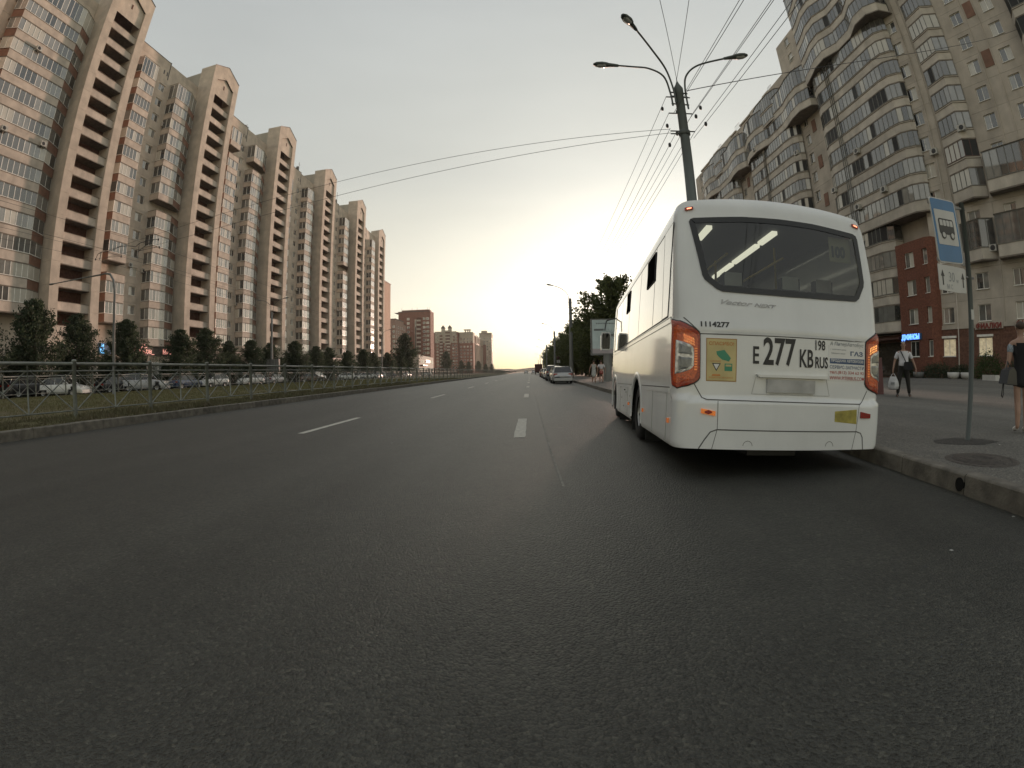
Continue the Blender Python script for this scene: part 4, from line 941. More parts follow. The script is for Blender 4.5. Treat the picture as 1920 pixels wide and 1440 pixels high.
def tinted(name, tint, refl=0.09, rough=0.02):
    mm = bpy.data.materials.new(name); mm.use_nodes = True; nd, lk = mm.node_tree.nodes, mm.node_tree.links; nd.clear()
    t = nd.new('ShaderNodeBsdfTransparent'); t.inputs[0].default_value = (*tint, 1); g = nd.new('ShaderNodeBsdfGlossy'); g.inputs['Roughness'].default_value = rough; g.inputs[0].default_value = (.9, .9, .9, 1)
    fr = nd.new('ShaderNodeFresnel'); fr.inputs[0].default_value = 1.6; mx = nd.new('ShaderNodeMixShader'); lk.new(math_node(nd, lk, 'ADD', fr.outputs[0], refl-0.05), mx.inputs[0]); lk.new(t.outputs[0], mx.inputs[1]); lk.new(g.outputs[0], mx.inputs[2])
    o = nd.new('ShaderNodeOutputMaterial'); lk.new(mx.outputs[0], o.inputs[0]); MATS[name] = mm
tinted('tinted_glass', (0.42, 0.45, 0.44), 0.07); tinted('clear_glass', (0.8, 0.82, 0.8))
m = MB(); gu = np.linspace(0.2, 2.2, 40); gv = np.linspace(1.62, 2.44, 18); inn_ = I2; vs = [on_rear(u, v, 0.004) for v in gv for u in gu]
fs = []
for j in range(17):
    for i in range(39):
        cu = (gu[i]+gu[i+1])/2; cv = (gv[j]+gv[j+1])/2
        if inside(cu, cv, shrink(WIN, 0.03)): fs.append((j*40+i, j*40+i+1, (j+1)*40+i+1, (j+1)*40+i))
m.add(vs, fs, 0, True); build('pane', m, ['tinted_glass'], rw_)
# seams on the rear: ribbons following the shell
def seam(pts, w=0.006, off=0.0015, m_='seam_dark', name='panel_seam'):
    q = MB(); P = []
    for a, b in zip(pts, pts[1:]):
        a, b = Vector(a), Vector(b); k_ = max(1, int((b-a).length/0.05)); P += [a.lerp(b, j/k_) for j in range(k_)]
    P.append(Vector(pts[-1])); vs = []
    for i, p in enumerate(P):
        d = (P[min(i+1, len(P)-1)]-P[max(0, i-1)]).normalized(); nn = Vector((-d.y, d.x))*w/2
        vs += [on_rear(*(p+nn), off), on_rear(*(p-nn), off)]
    q.add(vs, [(2*i, 2*i+1, 2*i+3, 2*i+2) for i in range(len(P)-1)]); return build(name, q, [m_], BUS)
mat('seam_dark', (0.09, 0.09, 0.088), 0.8, 0.05)
seam([(0.2, 1.165), (2.17, 1.175)], 0.010); seam([(0.16, 0.66), (0.24, 0.53), (0.28, 0.512), (2.08, 0.505), (2.14, 0.53), (2.21, 0.65)], 0.010)
seam([(0.395, 0.50), (0.40, 0.22), (0.355, 0.02)]); seam([(2.07, 0.50), (2.04, 0.22), (2.0, 0.02)]); seam([(0.395, 0.216), (2.05, 0.212), (2.11, 0.195), (2.14, 0.15), (2.16, 0.02)], 0.012); seam([(0.395, 0.216), (0.33, 0.19), (0.28, 0.12), (0.22, 0.02)], 0.012)
seam([(-0.03, 1.335), (0.05, 1.325), (0.2, 1.185)], 0.012)
for cu in (0.728, 1.687): seam([(cu+0.05*math.cos(a), 0.06+0.05*math.sin(a)) for a in np.linspace(0, math.pi, 9)], 0.005)
# number-plate ledge and pocket (the plate itself is blank)
q = MB(); q.prism([(0.80, 0.778), (1.64, 0.786), (1.62, 0.755), (0.83, 0.75)], -0.035, 0.05, 0, 'y'); build('plate_ledge', q, ['paint_white'], BUS)
q = MB(); q.box(0.92, 1.48, -0.022, 0.02, 0.60, 0.735); mat('plate_grey', (0.45, 0.45, 0.44), 0.5, 0.12, 6); build('number_plate', q, ['plate_grey'], BUS)
seam([(0.80, 0.75), (0.76, 0.58), (1.68, 0.58), (1.63, 0.76)], 0.008, m_='plate_grey')
# tail lamps
mat('lamp_red', (0.17, 0.018, 0.009), 0.12, 0.35, 70, coat=0.6, bump=0.4, bscale=120, emit=(1.0, 0.12, 0.02), estr=0.05); mat('lamp_orange', (0.6, 0.14, 0.03), 0.15, 0.25, 60, coat=0.5, emit=(1.0, 0.30, 0.06), estr=0.28)
mat('lamp_inner', (0.50, 0.075, 0.018), 0.15, 0.3, 60, coat=0.7, bump=0.35, bscale=110, emit=(1.0, 0.2, 0.04), estr=0.05); mat('lamp_glow', (0.9, 0.5, 0.15), 0.3, 0.1, 60, emit=(1.0, 0.55, 0.16), estr=4.0); mat('lamp_clear', (0.20, 0.21, 0.21), 0.12, 0.2, 12, coat=0.8, bump=0.25, bscale=60); mat('lamp_silver', (0.6, 0.6, 0.6), 0.25, 0.3, 20, metal=0.5)
def fillpoly(poly, off, m_, name, parent, mir=False, nu=16, nvv=26, thick=0.012):
    vsn = [p[1] for p in poly]; v0, v1 = min(vsn), max(vsn); q = MB(); rows = []
    for v in np.linspace(v0+1e-4, v1-1e-4, nvv):
        xs = []
        for i in range(len(poly)):
            (x1, y1), (x2, y2) = poly[i], poly[(i+1) % len(poly)]
            if (y1 > v) != (y2 > v): xs.append((x2-x1)*(v-y1)/(y2-y1)+x1)
        rows.append((min(xs), max(xs), v))
    vs = []; G = []
    for a, b, v in rows:
        for i in range(nu+1):
            u = a+(b-a)*i/nu; w = RS(max(u, uL(v)+0.0008), v); uu = u if u > uL(v) else uL(v)
            # normal push: outward
            push = off if not (u < 0.03) else off*0.6
            uo = uu-(off if u < 0.1 else 0)*(1-min(1, max(0, (u+0.05)/0.15)))
            P = (uo, w-push, v); G.append(P)
    kk = nu+1
    if mir: G = [(BW-x, y, z) for x, y, z in G]
    F = [(j*kk+i, j*kk+i+1, (j+1)*kk+i+1, (j+1)*kk+i) for j in range(nvv-1) for i in range(nu)]
    q.add(G, F if not mir else [f[::-1] for f in F], 0, True)
    # rim skirt
    bd = [i for i in range(kk)]+[j*kk+nu for j in range(1, nvv)]+[(nvv-1)*kk+i for i in range(nu-1, -1, -1)]+[j*kk for j in range(nvv-2, 0, -1)]
    B = [G[i] for i in bd]; B2 = [(x, y+thick+off, z) for x, y, z in B]; n = len(B); q.add(B+B2, [(i, (i+1) % n, (i+1) % n+n, i+n) for i in range(n)], 0)
    return build(name, q, [m_], parent)
LO = [(-0.05, 1.315), (0.0, 1.30), (0.19, 1.185), (0.205, 1.16), (0.21, 0.735), (0.19, 0.70), (0.14, 0.665), (0.0, 0.62), (-0.035, 0.635), (-0.05, 0.9)]
RI = [(-0.012, 1.10), (0.10, 1.055), (0.145, 1.02), (0.145, 0.835), (0.09, 0.79), (-0.015, 0.755)]
for mir in (False, True):
    nm = 'red tail lamp cluster'
    L_ = fillpoly(LO, 0.016, 'lamp_red', 'tail_lamp', BUS, mir)
    fillpoly(shrink(LO, -0.012) if False else [(a[0]+(0.008 if a[0] > 0.05 else 0), a[1]+(0.012 if a[1] > 1.1 else (-0.012 if a[1] < 0.75 else 0))) for a in LO], 0.008, 'black_plastic', 'gasket', L_, mir)
    fillpoly([(-0.03, 1.245), (0.0, 1.25), (0.17, 1.155), (0.185, 1.12), (0.188, 0.80), (0.15, 0.71), (0.0, 0.665), (-0.028, 0.68), (-0.03, 0.9)], 0.0175, 'lamp_inner', 'lamp_field', L_, mir)
    for i_ in range(6):
        for j_ in range(3): fillpoly([(0.028+i_*0.021, 1.165-i_*0.009-j_*0.026), (0.045+i_*0.021, 1.160-i_*0.009-j_*0.026), (0.045+i_*0.021, 1.140-i_*0.009-j_*0.026), (0.028+i_*0.021, 1.145-i_*0.009-j_*0.026)], 0.0195, 'lamp_glow', 'indicator', L_, mir, nu=2, nvv=2)
    for i_ in range(9): fillpoly([(0.152, 1.02-i_*0.026), (0.18, 1.02-i_*0.026), (0.18, 1.008-i_*0.026), (0.152, 1.008-i_*0.026)], 0.0195, 'lamp_orange', 'reflector_rib', L_, mir, nu=2, nvv=2)
    fillpoly(RI, 0.022, 'lamp_silver', 'reflector_frame', L_, mir, nvv=16)
    fillpoly([(0.012, 1.065), (0.115, 1.02), (0.125, 0.95), (0.012, 0.955)], 0.027, 'lamp_clear', 'lens', L_, mir, nvv=10)
    fillpoly([(0.012, 0.935), (0.125, 0.93), (0.12, 0.845), (0.075, 0.81), (0.012, 0.795)], 0.027, 'lamp_clear', 'lens', L_, mir, nvv=10)
# reflectors, roof markers, side markers
mat('reflector', (0.30, 0.015, 0.01), 0.2, 0.2, 90, coat=0.7)
mat('reflector_amber', (0.75, 0.20, 0.04), 0.2, 0.2, 90, coat=0.7, emit=(1, .3, .08), estr=0.15)
fillpoly([(0.225, 0.422), (0.37, 0.418), (0.37, 0.352), (0.225, 0.355)], 0.014, 'lamp_orange', 'rear_reflector', BUS, nu=4, nvv=4); 
fillpoly([(BW-2.235, 0.422), (BW-2.09, 0.424), (BW-2.09, 0.356), (BW-2.235, 0.356)], 0.014, 'reflector', 'rear_reflector', BUS, True, nu=4, nvv=4)
fillpoly([(0.24, 0.388), (0.297, 0.41), (0.355, 0.388), (0.297, 0.366)], 0.017, 'reflector', 'fog_lens', BUS, nu=4, nvv=4)
mat('marker_lit', (0.8, 0.3, 0.2), 0.3, 0.1, emit=(1, 0.28, 0.14), estr=3.0)
for mir in (False, True):
    o = fillpoly([(0.115, 2.545), (0.205, 2.56), (0.205, 2.525), (0.115, 2.51)], 0.02, 'lamp_red', 'roof_marker_lamp', BUS, mir, nu=4, nvv=4)
    fillpoly([(0.135, 2.54), (0.185, 2.547), (0.185, 2.53), (0.135, 2.523)], 0.024, 'marker_lit', 'bulb', o, mir, nu=3, nvv=3)
for w, v in ((0.30, 0.275), (2.07, 0.27), (3.75, 0.28)): build('side_marker', MB().box(-0.065, -0.035, w-0.03, w+0.03, v-0.025, v+0.025), ['reflector_amber'], BUS)
# stickers and lettering
def sticker(poly, m_, name='sticker', off=0.003, parent=None): return fillpoly(poly, off, m_, name, parent or BUS, nu=10, nvv=8, thick=0.0)
def btext(s, u, v, h, m_='black_plastic', bold=0.0, sx=1.0, off=0.0045, slope=0.0, shear=0.0, parent=None, width=None, name='lettering'):
    me = text_mesh(s, 1.0, bold, 1.0, 0, shear=shear); xs = [q.co.x for q in me.vertices]; ysv = [q.co.y for q in me.vertices]; H = max(ysv)-min(ysv); y0 = min(ysv); x0 = min(xs); Wd = max(xs)-x0
    fx = (width/Wd) if width else h/H*sx
    for q in me.vertices:
        uu = u+(q.co.x-x0)*fx; vv = v+(q.co.y-y0)/H*h + (uu-u)*slope; q.co = (uu, RS(uu, vv)-off, vv)
    me.materials.clear(); me.materials.append(MATS[m_]); return ob(name, me, parent or BUS)
mat('badge', (0.42, 0.42, 0.42), 0.3, 0.1, 9, metal=0.3); mat('ink_black', (0.03, 0.03, 0.03), 0.5, 0.05); mat('ink_grey', (0.25, 0.27, 0.28), 0.5, 0.1); mat('ink_blue', (0.05, 0.09, 0.18), 0.5, 0.05); mat('ink_red', (0.40, 0.05, 0.035), 0.5, 0.1); mat('sticker_yellow', (0.42, 0.24, 0.08), 0.5, 0.1, 4); mat('sticker_pale', (0.60, 0.50, 0.24), 0.6, 0.1, 4)
mat('ink_green', (0.06, 0.27, 0.16), 0.5, 0.05); mat('sticker_olive', (0.42, 0.36, 0.08), 0.6, 0.25, 8); mat('sticker_white', (0.72, 0.72, 0.70), 0.4, 0.03); mat('ink_orange', (0.55, 0.22, 0.06), 0.5, 0.1)
btext('1114277', 0.215, 1.236, 0.056, 'ink_black', 0.035, width=0.30, slope=-0.0)
btext('Vector', 0.435, 1.478, 0.05, 'badge', 0.025, width=0.34, slope=-0.035, shear=0.5, off=0.006); btext('NEXT', 0.79, 1.466, 0.038, 'badge', 0.04, width=0.25, slope=-0.035, shear=0.4, off=0.006)
btext('E', 0.766, 0.885, 0.175, 'ink_black', 0.015, width=0.066); btext('277', 0.878, 0.872, 0.285, 'ink_black', 0.022, width=0.372); btext('KB', 1.297, 0.868, 0.185, 'ink_black', 0.018, width=0.168)
btext('198', 1.488, 1.052, 0.105, 'ink_black', 0.02, width=0.126); btext('RUS', 1.488, 0.866, 0.12, 'ink_black', 0.025, width=0.162)
s_ = sticker([(0.272, 1.125), (0.592, 1.125), (0.592, 0.695), (0.278, 0.695)], 'sticker_yellow'); 
sticker([(0.281, 1.116), (0.583, 1.116), (0.583, 0.704), (0.286, 0.704)], 'sticker_pale', 'label_field', 0.0042, s_)
btext('СПАСИБО!', 0.30, 1.055, 0.036, 'ink_orange', 0.02, width=0.26, parent=s_, off=0.006); btext('УСТУПИТЕ', 0.315, 0.885, 0.018, 'ink_orange', 0.01, width=0.11, parent=s_, off=0.006); btext('ВОДИТЕЛЬ АВТОБУСУ', 0.305, 0.722, 0.018, 'ink_orange', 0.01, width=0.25, parent=s_, off=0.006)
sticker([(0.375, 1.0), (0.46, 1.01), (0.53, 0.93), (0.51, 0.895), (0.44, 0.91), (0.385, 0.955)], 'ink_green', 'green_mark', 0.0055, s_); sticker([(0.465, 0.875), (0.545, 0.875), (0.545, 0.80), (0.465, 0.80)], 'ink_green', 'green_mark', 0.0055, s_)
sticker([(0.475, 0.865), (0.535, 0.865), (0.535, 0.845), (0.475, 0.845)], 'sticker_pale', 'mark_window', 0.0065, s_)
sticker([(0.335, 0.875), (0.425, 0.875), (0.38, 0.795)], 'ink_black', 'give_way_mark', 0.0055, s_); sticker([(0.349, 0.867), (0.411, 0.867), (0.38, 0.812)], 'sticker_white', 'give_way_field', 0.0065, s_); sticker([(0.34, 0.765), (0.42, 0.765), (0.425, 0.748), (0.335, 0.748)], 'ink_orange', 'car_mark', 0.0055, s_)
s2_ = sticker([(1.662, 1.172), (2.165, 1.177), (2.168, 0.745), (1.664, 0.745)], 'sticker_white', 'advert_sticker', 0.003)
btext('А ПитерАвтоБус', 1.675, 1.105, 0.05, 'ink_grey', 0.005, width=0.47, parent=s2_, off=0.005, shear=0.2); btext('официальный дилер', 1.675, 1.065, 0.018, 'ink_grey', 0.0, width=0.22, parent=s2_, off=0.005); btext('Павловского завода', 1.69, 1.025, 0.018, 'ink_grey', 0.0, width=0.19, parent=s2_, off=0.005)
btext('ГАЗ', 1.955, 1.015, 0.05, 'ink_blue', 0.03, width=0.18, parent=s2_, off=0.005)
sticker([(1.675, 0.985), (2.155, 0.987), (2.155, 0.925), (1.675, 0.925)], 'ink_blue', 'blue_band', 0.0045, s2_); btext('ПРОДАЖА АВТОБУСОВ', 1.69, 0.938, 0.036, 'sticker_white', 0.02, width=0.45, parent=s2_, off=0.006)
btext('СЕРВИС-ЗАПЧАСТИ', 1.675, 0.872, 0.036, 'ink_blue', 0.008, width=0.48, parent=s2_, off=0.005); btext('тел.(812) 334 62 92', 1.675, 0.81, 0.040, 'ink_red', 0.008, width=0.48, parent=s2_, off=0.005); btext('WWW.PITERBUS.COM', 1.675, 0.755, 0.038, 'ink_red', 0.008, width=0.485, parent=s2_, off=0.005)
sticker([(1.735, 0.445), (2.035, 0.447), (2.04, 0.295), (1.735, 0.298)], 'sticker_olive', 'faded_sticker', 0.003)
# side glazing: flush tinted panels, dark gaps between
mat('side_glass', (0.10, 0.105, 0.10), 0.04, 0.1, 2, ior=1.9, coat=1.0); mat('vent_shade_black', (0.006, 0.006, 0.006), 0.9, 0.1, spec=0.0)
def side_pt(w, v, off): return (uL(v)-off, w, v)
def side_panel(pw, m_, name, off=0.004, side=0, nvv=10, parent=None):
    q = MB(); (a0, a1, v0), (b0, b1, v1) = pw; vs = []
    for j in range(nvv+1):
        t = j/nvv; v = v0+(v1-v0)*t
        for w in (a0+(b0-a0)*t, a1+(b1-a1)*t):
            x = uL(v)-off; vs.append((x if side == 0 else BW-x, w, v))
    q.add(vs, [(2*i, 2*i+1, 2*i+3, 2*i+2) if side else (2*i, 2*i+2, 2*i+3, 2*i+1) for i in range(nvv)], 0, True); return build(name, q, [m_], parent or BUS)
vb, vt_ = 1.385, 2.37
for side in (0, 1):
    side_panel(((0.47, 6.9, 1.37), (0.26, 6.8, 2.395)), 'seam_dark', 'window_band', 0.002, side)
    side_panel(((0.50, 0.80, 1.39), (0.285, 0.74, vt_+.012)), 'side_glass', 'quarter_window', 0.006, side)
    for a, b in ((0.88, 1.46), (1.49, 2.80), (2.83, 4.13), (4.16, 5.45), (5.48, 6.7)):
        if a == 0.88: side_panel(((0.82, 1.46, vb), (0.76, 1.27, vt_)), 'side_glass', 'side_window', 0.006, side)
        elif a == 1.49: side_panel(((1.49, 2.80, vb), (1.30, 2.62, vt_)), 'side_glass', 'side_window', 0.006, side)
        elif a == 2.83: side_panel(((2.83, 4.13, vb), (2.65, 3.98, vt_)), 'side_glass', 'side_window', 0.006, side)
        else: side_panel(((a, b, vb), (a-.15, b-.15, vt_)), 'side_glass', 'side_window', 0.006, side)
for a, b in ((1.34, 1.98), (4.03, 4.50)):
    side_panel(((a+.03, b, 1.965), (a, b-.03, 2.335)), 'vent_shade_black', 'vent_window', 0.010)  # flat black panel paints in the dark of the open vent
    q = MB(); q.tube([(uL(v)-0.012, w, v) for w, v in ((a+.03, 1.965), (b, 1.965), (b-.03, 2.335), (a, 2.335), (a+.03, 1.965))], 0.009, 4); build('vent_frame', q, ['black_plastic'], BUS)
# belt line, lower groove and panel joints of the side
for (a, b, v, h) in [(0.3, 7.0, 1.345, 0.012), (0.30, 2.25, 0.612, 0.012), (3.42, 5.9, 0.612, 0.012)]:
    build('side_moulding', MB().box(uL(v)-0.004, uL(v)+0.01, a, b, v, v+h), ['seam_dark'], BUS); build('side_moulding', MB().box(uL(v)-0.010, uL(v)+0.01, a, b, v-0.05, v-0.001), ['paint_white'], BUS)
for w in (0.42, 1.3, 3.95, 5.2):
    q = MB(); q.box(uL(0.3)-0.0055, uL(0.3)+0.004, w, w+0.005, 0.05, 0.56); build('panel_seam', q, ['plate_grey'], BUS)
build('side_hinge', MB().box(-0.065, -0.04, 4.35, 4.42, 0.50, 0.52), ['black_plastic'], BUS)
for w, v in ((3.6, 0.42), (3.62, 0.3), (4.2, 0.47), (4.9, 0.35), (4.55, 0.2)): build('rivet', MB().lathe([(0, -0.052), (0.012, -0.052), (0.014, -0.04)], 8, 0, 'x', (0, w, v)), ['black_plastic'], BUS)
mat('car_glass_dark', (0.01, 0.011, 0.012), 0.05, 0.1, ior=1.5)
# front pillars, windscreen and mirrors
m = MB(); m.add([(0.12, 7.66, 1.15), (BW-0.12, 7.66, 1.15), (BW-0.2, 7.32, 2.6), (0.2, 7.32, 2.6)], [(0, 1, 2, 3)]); build('windscreen', m, ['clear_glass'], BUS)
for sx_, d in ((-1, 0), (1, 0)):
    bx = -0.03 if sx_ < 0 else BW+0.03
    a = MB(); a.tube([(bx, 7.3, 2.25), (bx+0.18*sx_, 7.5, 2.2), (bx+0.22*sx_, 7.5, 1.95)], 0.016, 6); ar = build('mirror_arm', a, ['black_plastic'], BUS)
    q = MB(); cx = bx+0.22*sx_; q.prism([(cx-0.11, 1.42), (cx+0.11, 1.42), (cx+0.125, 1.5), (cx+0.125, 1.78), (cx+0.1, 1.86), (cx-0.1, 1.86), (cx-0.125, 1.78), (cx-0.125, 1.5)], 7.0, 7.1, 0, 'y'); mi_ = build('mirror', q, ['paint_white'], BUS)
    q = MB(); q.prism([(cx-0.085, 1.45), (cx+0.085, 1.45), (cx+0.095, 1.5), (cx+0.095, 1.78), (cx+0.08, 1.83), (cx-0.08, 1.83), (cx-0.095, 1.78), (cx-0.095, 1.5)], 6.99, 6.999, 0, 'y'); build('mirror_glass', q, ['car_glass_dark'], mi_)
# interior
mat('bus_ceiling', (0.11, 0.115, 0.115), 0.7, 0.05); mat('strip_light', (0.8, 0.8, 0.7), 0.4, 0.02, emit=(1.0, 0.93, 0.72), estr=1.5); mat('seat_cloth', (0.10, 0.11, 0.13), 0.9, 0.1); mat('rail_yellow', (0.5, 0.38, 0.05), 0.4, 0.1)
m = MB(); m.box(0.10, BW-0.10, 0.32, 7.2, 0.55, 0.6); build('floor', m, ['black_plastic'], BUS)
m = MB(); m.box(0.2, BW-0.2, 0.42, 7.1, 2.50, 2.52); build('ceiling', m, ['bus_ceiling'], BUS)
m = MB(); m.box(0.06, 0.09, 0.45, 7.0, 0.6, 1.4); m.box(BW-0.09, BW-0.06, 0.45, 7.0, 0.6, 1.4); m.box(0.1, BW-0.1, 0.30, 0.36, 0.6, 1.5); build('inner_lining', m, ['bus_ceiling'], BUS)
for u in (0.50, 1.33):
    for a, b in ((0.62, 1.1), (1.2, 2.15), (2.25, 3.2), (3.3, 4.3)): build('strip_light', MB().box(u-0.035, u+0.035, a, b, 2.455, 2.499), ['strip_light'], BUS)
mse = MB(); mse.box(0, 0.42, 0, 0.08, 0.42, 1.0); mse.box(0, 0.42, 0.08, 0.48, 0.36, 0.46); mse.box(0.08, 0.34, -0.015, 0.09, 0.88, 1.14); mse = mse.mesh('seat', ['seat_cloth'])
mhc = MB().box(0.10, 0.32, -0.02, 0.095, 1.0, 1.16).mesh('headrest_cover', ['frame_white'])
for w in (0.75, 1.65, 3.6, 4.5, 5.4):
    for u in (0.14, 0.6, 1.35, 1.82): s_ = ob('seat', mse, BUS, (u, w, 0.6+0.10*(w < 2)+0.12)); ob('headrest_cover', mhc, s_, (0, 0, 0)) if (u > 1 or w < 1) else None
for u, w in ((1.05, 2.2), (1.62, 1.3), (1.62, 3.2), (0.62, 3.0), (1.05, 4.2), (1.3, 5.6)): build('grab_pole', MB().tube([(u, w, 0.6), (u, w, 2.5)], 0.018, 8), ['rail_yellow'], BUS)
build('grab_rail', MB().tube([(0.8, 0.9, 2.25), (0.8, 5, 2.25)], 0.016, 6).tube([(1.55, 0.9, 2.25), (1.55, 5, 2.25)], 0.016, 6), ['rail_yellow'], BUS)
q = MB(); q.box(1.86, 2.15, 0.262, 0.266, 2.09, 2.38); mat('route_pale', (0.95, 0.9, 0.65), 0.6, 0.05); rs_ = build('route_board', q, ['route_pale'], BUS)
me = text_mesh('100', 0.17, 0.01, 0.8, 0.0); me.materials.clear(); me.materials.append(MATS['ink_grey']); ob('lettering', me, rs_, (1.87, 0.26, 2.15), (math.pi/2, 0, 0))

# ================================================================ railings on both sides of the median
def railing(name, label, x, y0, n, zt, zb, rails, nind, sp=2.762, stub=True, joined_from=None):
    root = thing(name, label, 'railing', (x, y0, zb))
    H = zt-zb
    m = MB(); m.lathe([(0.055, 0), (0.055, H-0.06), (0.066, H-0.055), (0.066, H-0.02), (0.05, H), (0, H+0.005)], 12); post = m.mesh('post', ['fence_paint'])
    m = MB()
    tr = MB(); tr.tube([(0, 0.06, 0), (0, sp-0.06, 0)], 0.038, 8); tr = tr.mesh('rail', ['fence_paint']); lr_ = MB(); lr_.tube([(0, 0.05, 0), (0, sp-0.05, 0)], 0.02, 6); lr_ = lr_.mesh('rail', ['fence_paint'])
    h = sp/2; zr1 = H-0.10; zr2 = H-0.27; zr0 = 0.20
    def brace(a, b, r=0.017, nm='brace'): q = MB(); q.tube([a, b], r, 5); return q.mesh(nm, ['fence_paint'])
    b1 = brace((0.02, 0.05, zr2), (0.02, h-0.04, zr0)); b2 = brace((-0.02, 0.05, zr0), (-0.02, h-0.04, zr2)); st = brace((0, h, zr0-0.0), (0, h, zr1), 0.022, 'picket')
    far = MB()
    for i in range(n):
        y = sp*i
        if i < nind or i < 150: ob('post', post, root, (0, y, 0))
        if i < nind:
            p = ob('fence_panel', tr, root, (0, y, zr1)); ob('rail', lr_, p, (0, 0, zr2-zr1)); ob('rail', lr_, p, (0, 0, zr0-zr1))
            for k in (0, 1): ob('brace', b1, p, (0, k*h, -zr1)); ob('brace', b2, p, (0, k*h, -zr1))
            ob('picket', st, p, (0, 0, -zr1))
        else:
            far.tube([(0, y, zr1), (0, y+sp, zr1)], 0.033, 5, cap=False); far.tube([(0, y, zr2), (0, y+sp, zr2)], 0.02, 4, cap=False); far.tube([(0, y, zr0), (0, y+sp, zr0)], 0.02, 4, cap=False); far.tube([(0, y+h, zr0), (0, y+h, zr1)], 0.02, 4, cap=False)
            for k in (0, 1): far.tube([(0.02, y+k*h, zr2), (0.02, y+k*h+h, zr0)], 0.014, 3, cap=False); far.tube([(-0.02, y+k*h, zr0), (-0.02, y+k*h+h, zr2)], 0.014, 3, cap=False)
    stuff(build('distant_fence_panels', far, ['fence_paint'], root)); return root
railing('median_railing', 'grey green tubular railing with crossed braces along the left kerb of the road', -10.72, 7.85-2.762*2, 130, 1.63, 0.22, 3, 26)
railing('far_railing', 'second, more distant grey railing between the grass median and the parked cars', -33.35, 7.0, 75, 1.66, 0.18, 3, 20)

# ================================================================ lamp and line poles
def lamp_head(mbx, p, d, sc=1.0, up=0.0):
    """cobra-head lamp at p pointing along d"""
    d = Vector(d).normalized(); s = d.cross(Vector((0, 0, 1))).normalized(); u = s.cross(d)
    st = [(-0.05, .045, .05), (0.1, .07, .06), (0.28, .085, .075), (0.34, .12, .08), (0.5, .15, .085), (0.68, .12, .07), (0.78, .05, .03)]
    st = [(a*sc, b*sc, c*sc) for a, b, c in st]; vs = []; n = 10
    for a, b, c in st:
        for k in range(n):
            t = 2*math.pi*k/n; vs.append(Vector(p)+d*a+s*(b*math.cos(t))+u*(c*math.sin(t)))
    mbx.add(vs, [(i*n+k, i*n+(k+1) % n, (i+1)*n+(k+1) % n, (i+1)*n+k) for i in range(len(st)-1) for k in range(n)]+[tuple(range(n)), tuple(range((len(st)-1)*n, len(st)*n))[::-1]], 0, True)
def lamp_lens(p, d, sc):
    q = MB(); d = Vector(d).normalized(); s = d.cross(Vector((0, 0, 1))).normalized(); u = s.cross(d); n = 10; vs = []
    for a, b, c in [(.34, .1, -.055), (.42, .115, -.10), (.6, .105, -.10), (.7, .07, -.05)]:
        for k in range(n): t = math.pi*k/(n-1); vs.append(Vector(p)+d*a*sc+s*(b*sc*math.cos(t))+u*(c*sc*math.sin(t)-0.01))
    q.add(vs, [(i*n+k, i*n+k+1, (i+1)*n+k+1, (i+1)*n+k) for i in range(3) for k in range(n-1)], 0, True); return q
mat('lamp_lens', (0.55, 0.56, 0.54), 0.25, 0.1, 3)
def arc(p0, p1, p2, n=9):
    p0, p1, p2 = map(Vector, (p0, p1, p2)); return [p0*(1-t)**2+p1*2*t*(1-t)+p2*t*t for t in np.linspace(0, 1, n)]
# big junction pole behind the bus, three lamps
PX, PY, PH = 5.06, 13.5, 10.45
bpz = thing('street_lamp', 'tall dark tapered pole with three lamp arms rising behind the bus roof', 'street lamp', (PX, PY, 0.165))
m = MB(); m.lathe([(0.23, 0), (0.23, 0.5), (0.205, 0.6), (0.20, 5.0), (0.215, 5.02), (0.235, 5.1), (0.215, 5.18), (0.165, 5.2), (0.145, 9.9), (0.16, 9.92), (0.16, 10.15), (0.08, 10.3), (0.02, 10.45), (0.01, 10.6), (0, 10.6)], 20); 
build('pole', m, ['pole_paint'], bpz)
def arm(root, pts, d, sc=1.0, r=0.033, matn='pole_paint'):
    q = MB(); P = [Vector(p) for p in pts]; out = []
    for i in range(len(P)-1):          # Catmull-Rom through the measured points
        p0, p1, p2, p3 = P[max(0, i-1)], P[i], P[i+1], P[min(len(P)-1, i+2)]
        for t in np.linspace(0, 1, 6, endpoint=False): out.append(0.5*((2*p1)+(p2-p0)*t+(2*p0-5*p1+4*p2-p3)*t*t+(3*p1-p0-3*p2+p3)*t**3))
    out.append(P[-1]); q.tube(out, r, 8); build('lamp_arm', q, [matn], root)
    q = MB(); lamp_head(q, P[-1], d, sc); h_ = build('lamp_head', q, [matn], root); build('lens', lamp_lens(P[-1], d, sc), ['lamp_lens'], h_)
def rel(pts, o=(PX, PY, 0.165)): return [(p[0]-o[0], p[1]-o[1], p[2]-o[2]) for p in pts]
arm(bpz, rel([(4.80, 13.5, 9.63), (4.77, 13.5, 10.11), (4.62, 13.5, 10.78), (4.15, 13.48, 11.05), (3.6, 13.45, 11.06), (3.05, 13.4, 11.04)]), (-1, 0, 0.02))
arm(bpz, rel([(4.88, 13.4, 9.7), (4.86, 13.4, 10.2), (4.66, 13.3, 10.95), (4.09, 12.7, 11.27), (3.40, 11.8, 11.33)]), (-0.62, -0.75, 0.05), 1.0)
arm(bpz, rel([(5.32, 13.5, 9.55), (5.31, 13.5, 10.38), (5.40, 13.4, 10.85), (5.75, 13.1, 11.1), (6.62, 12.75, 11.27)]), (0.93, -0.3, 0.12))
q = MB()
for z, l, r_ in [(9.95, .46, .36), (9.32, .44, .36), (8.65, .46, .37), (8.55, .46, .1)]: q.tube([(-l, 0, z-.165), (r_, 0, z-.12)], 0.022, 6)
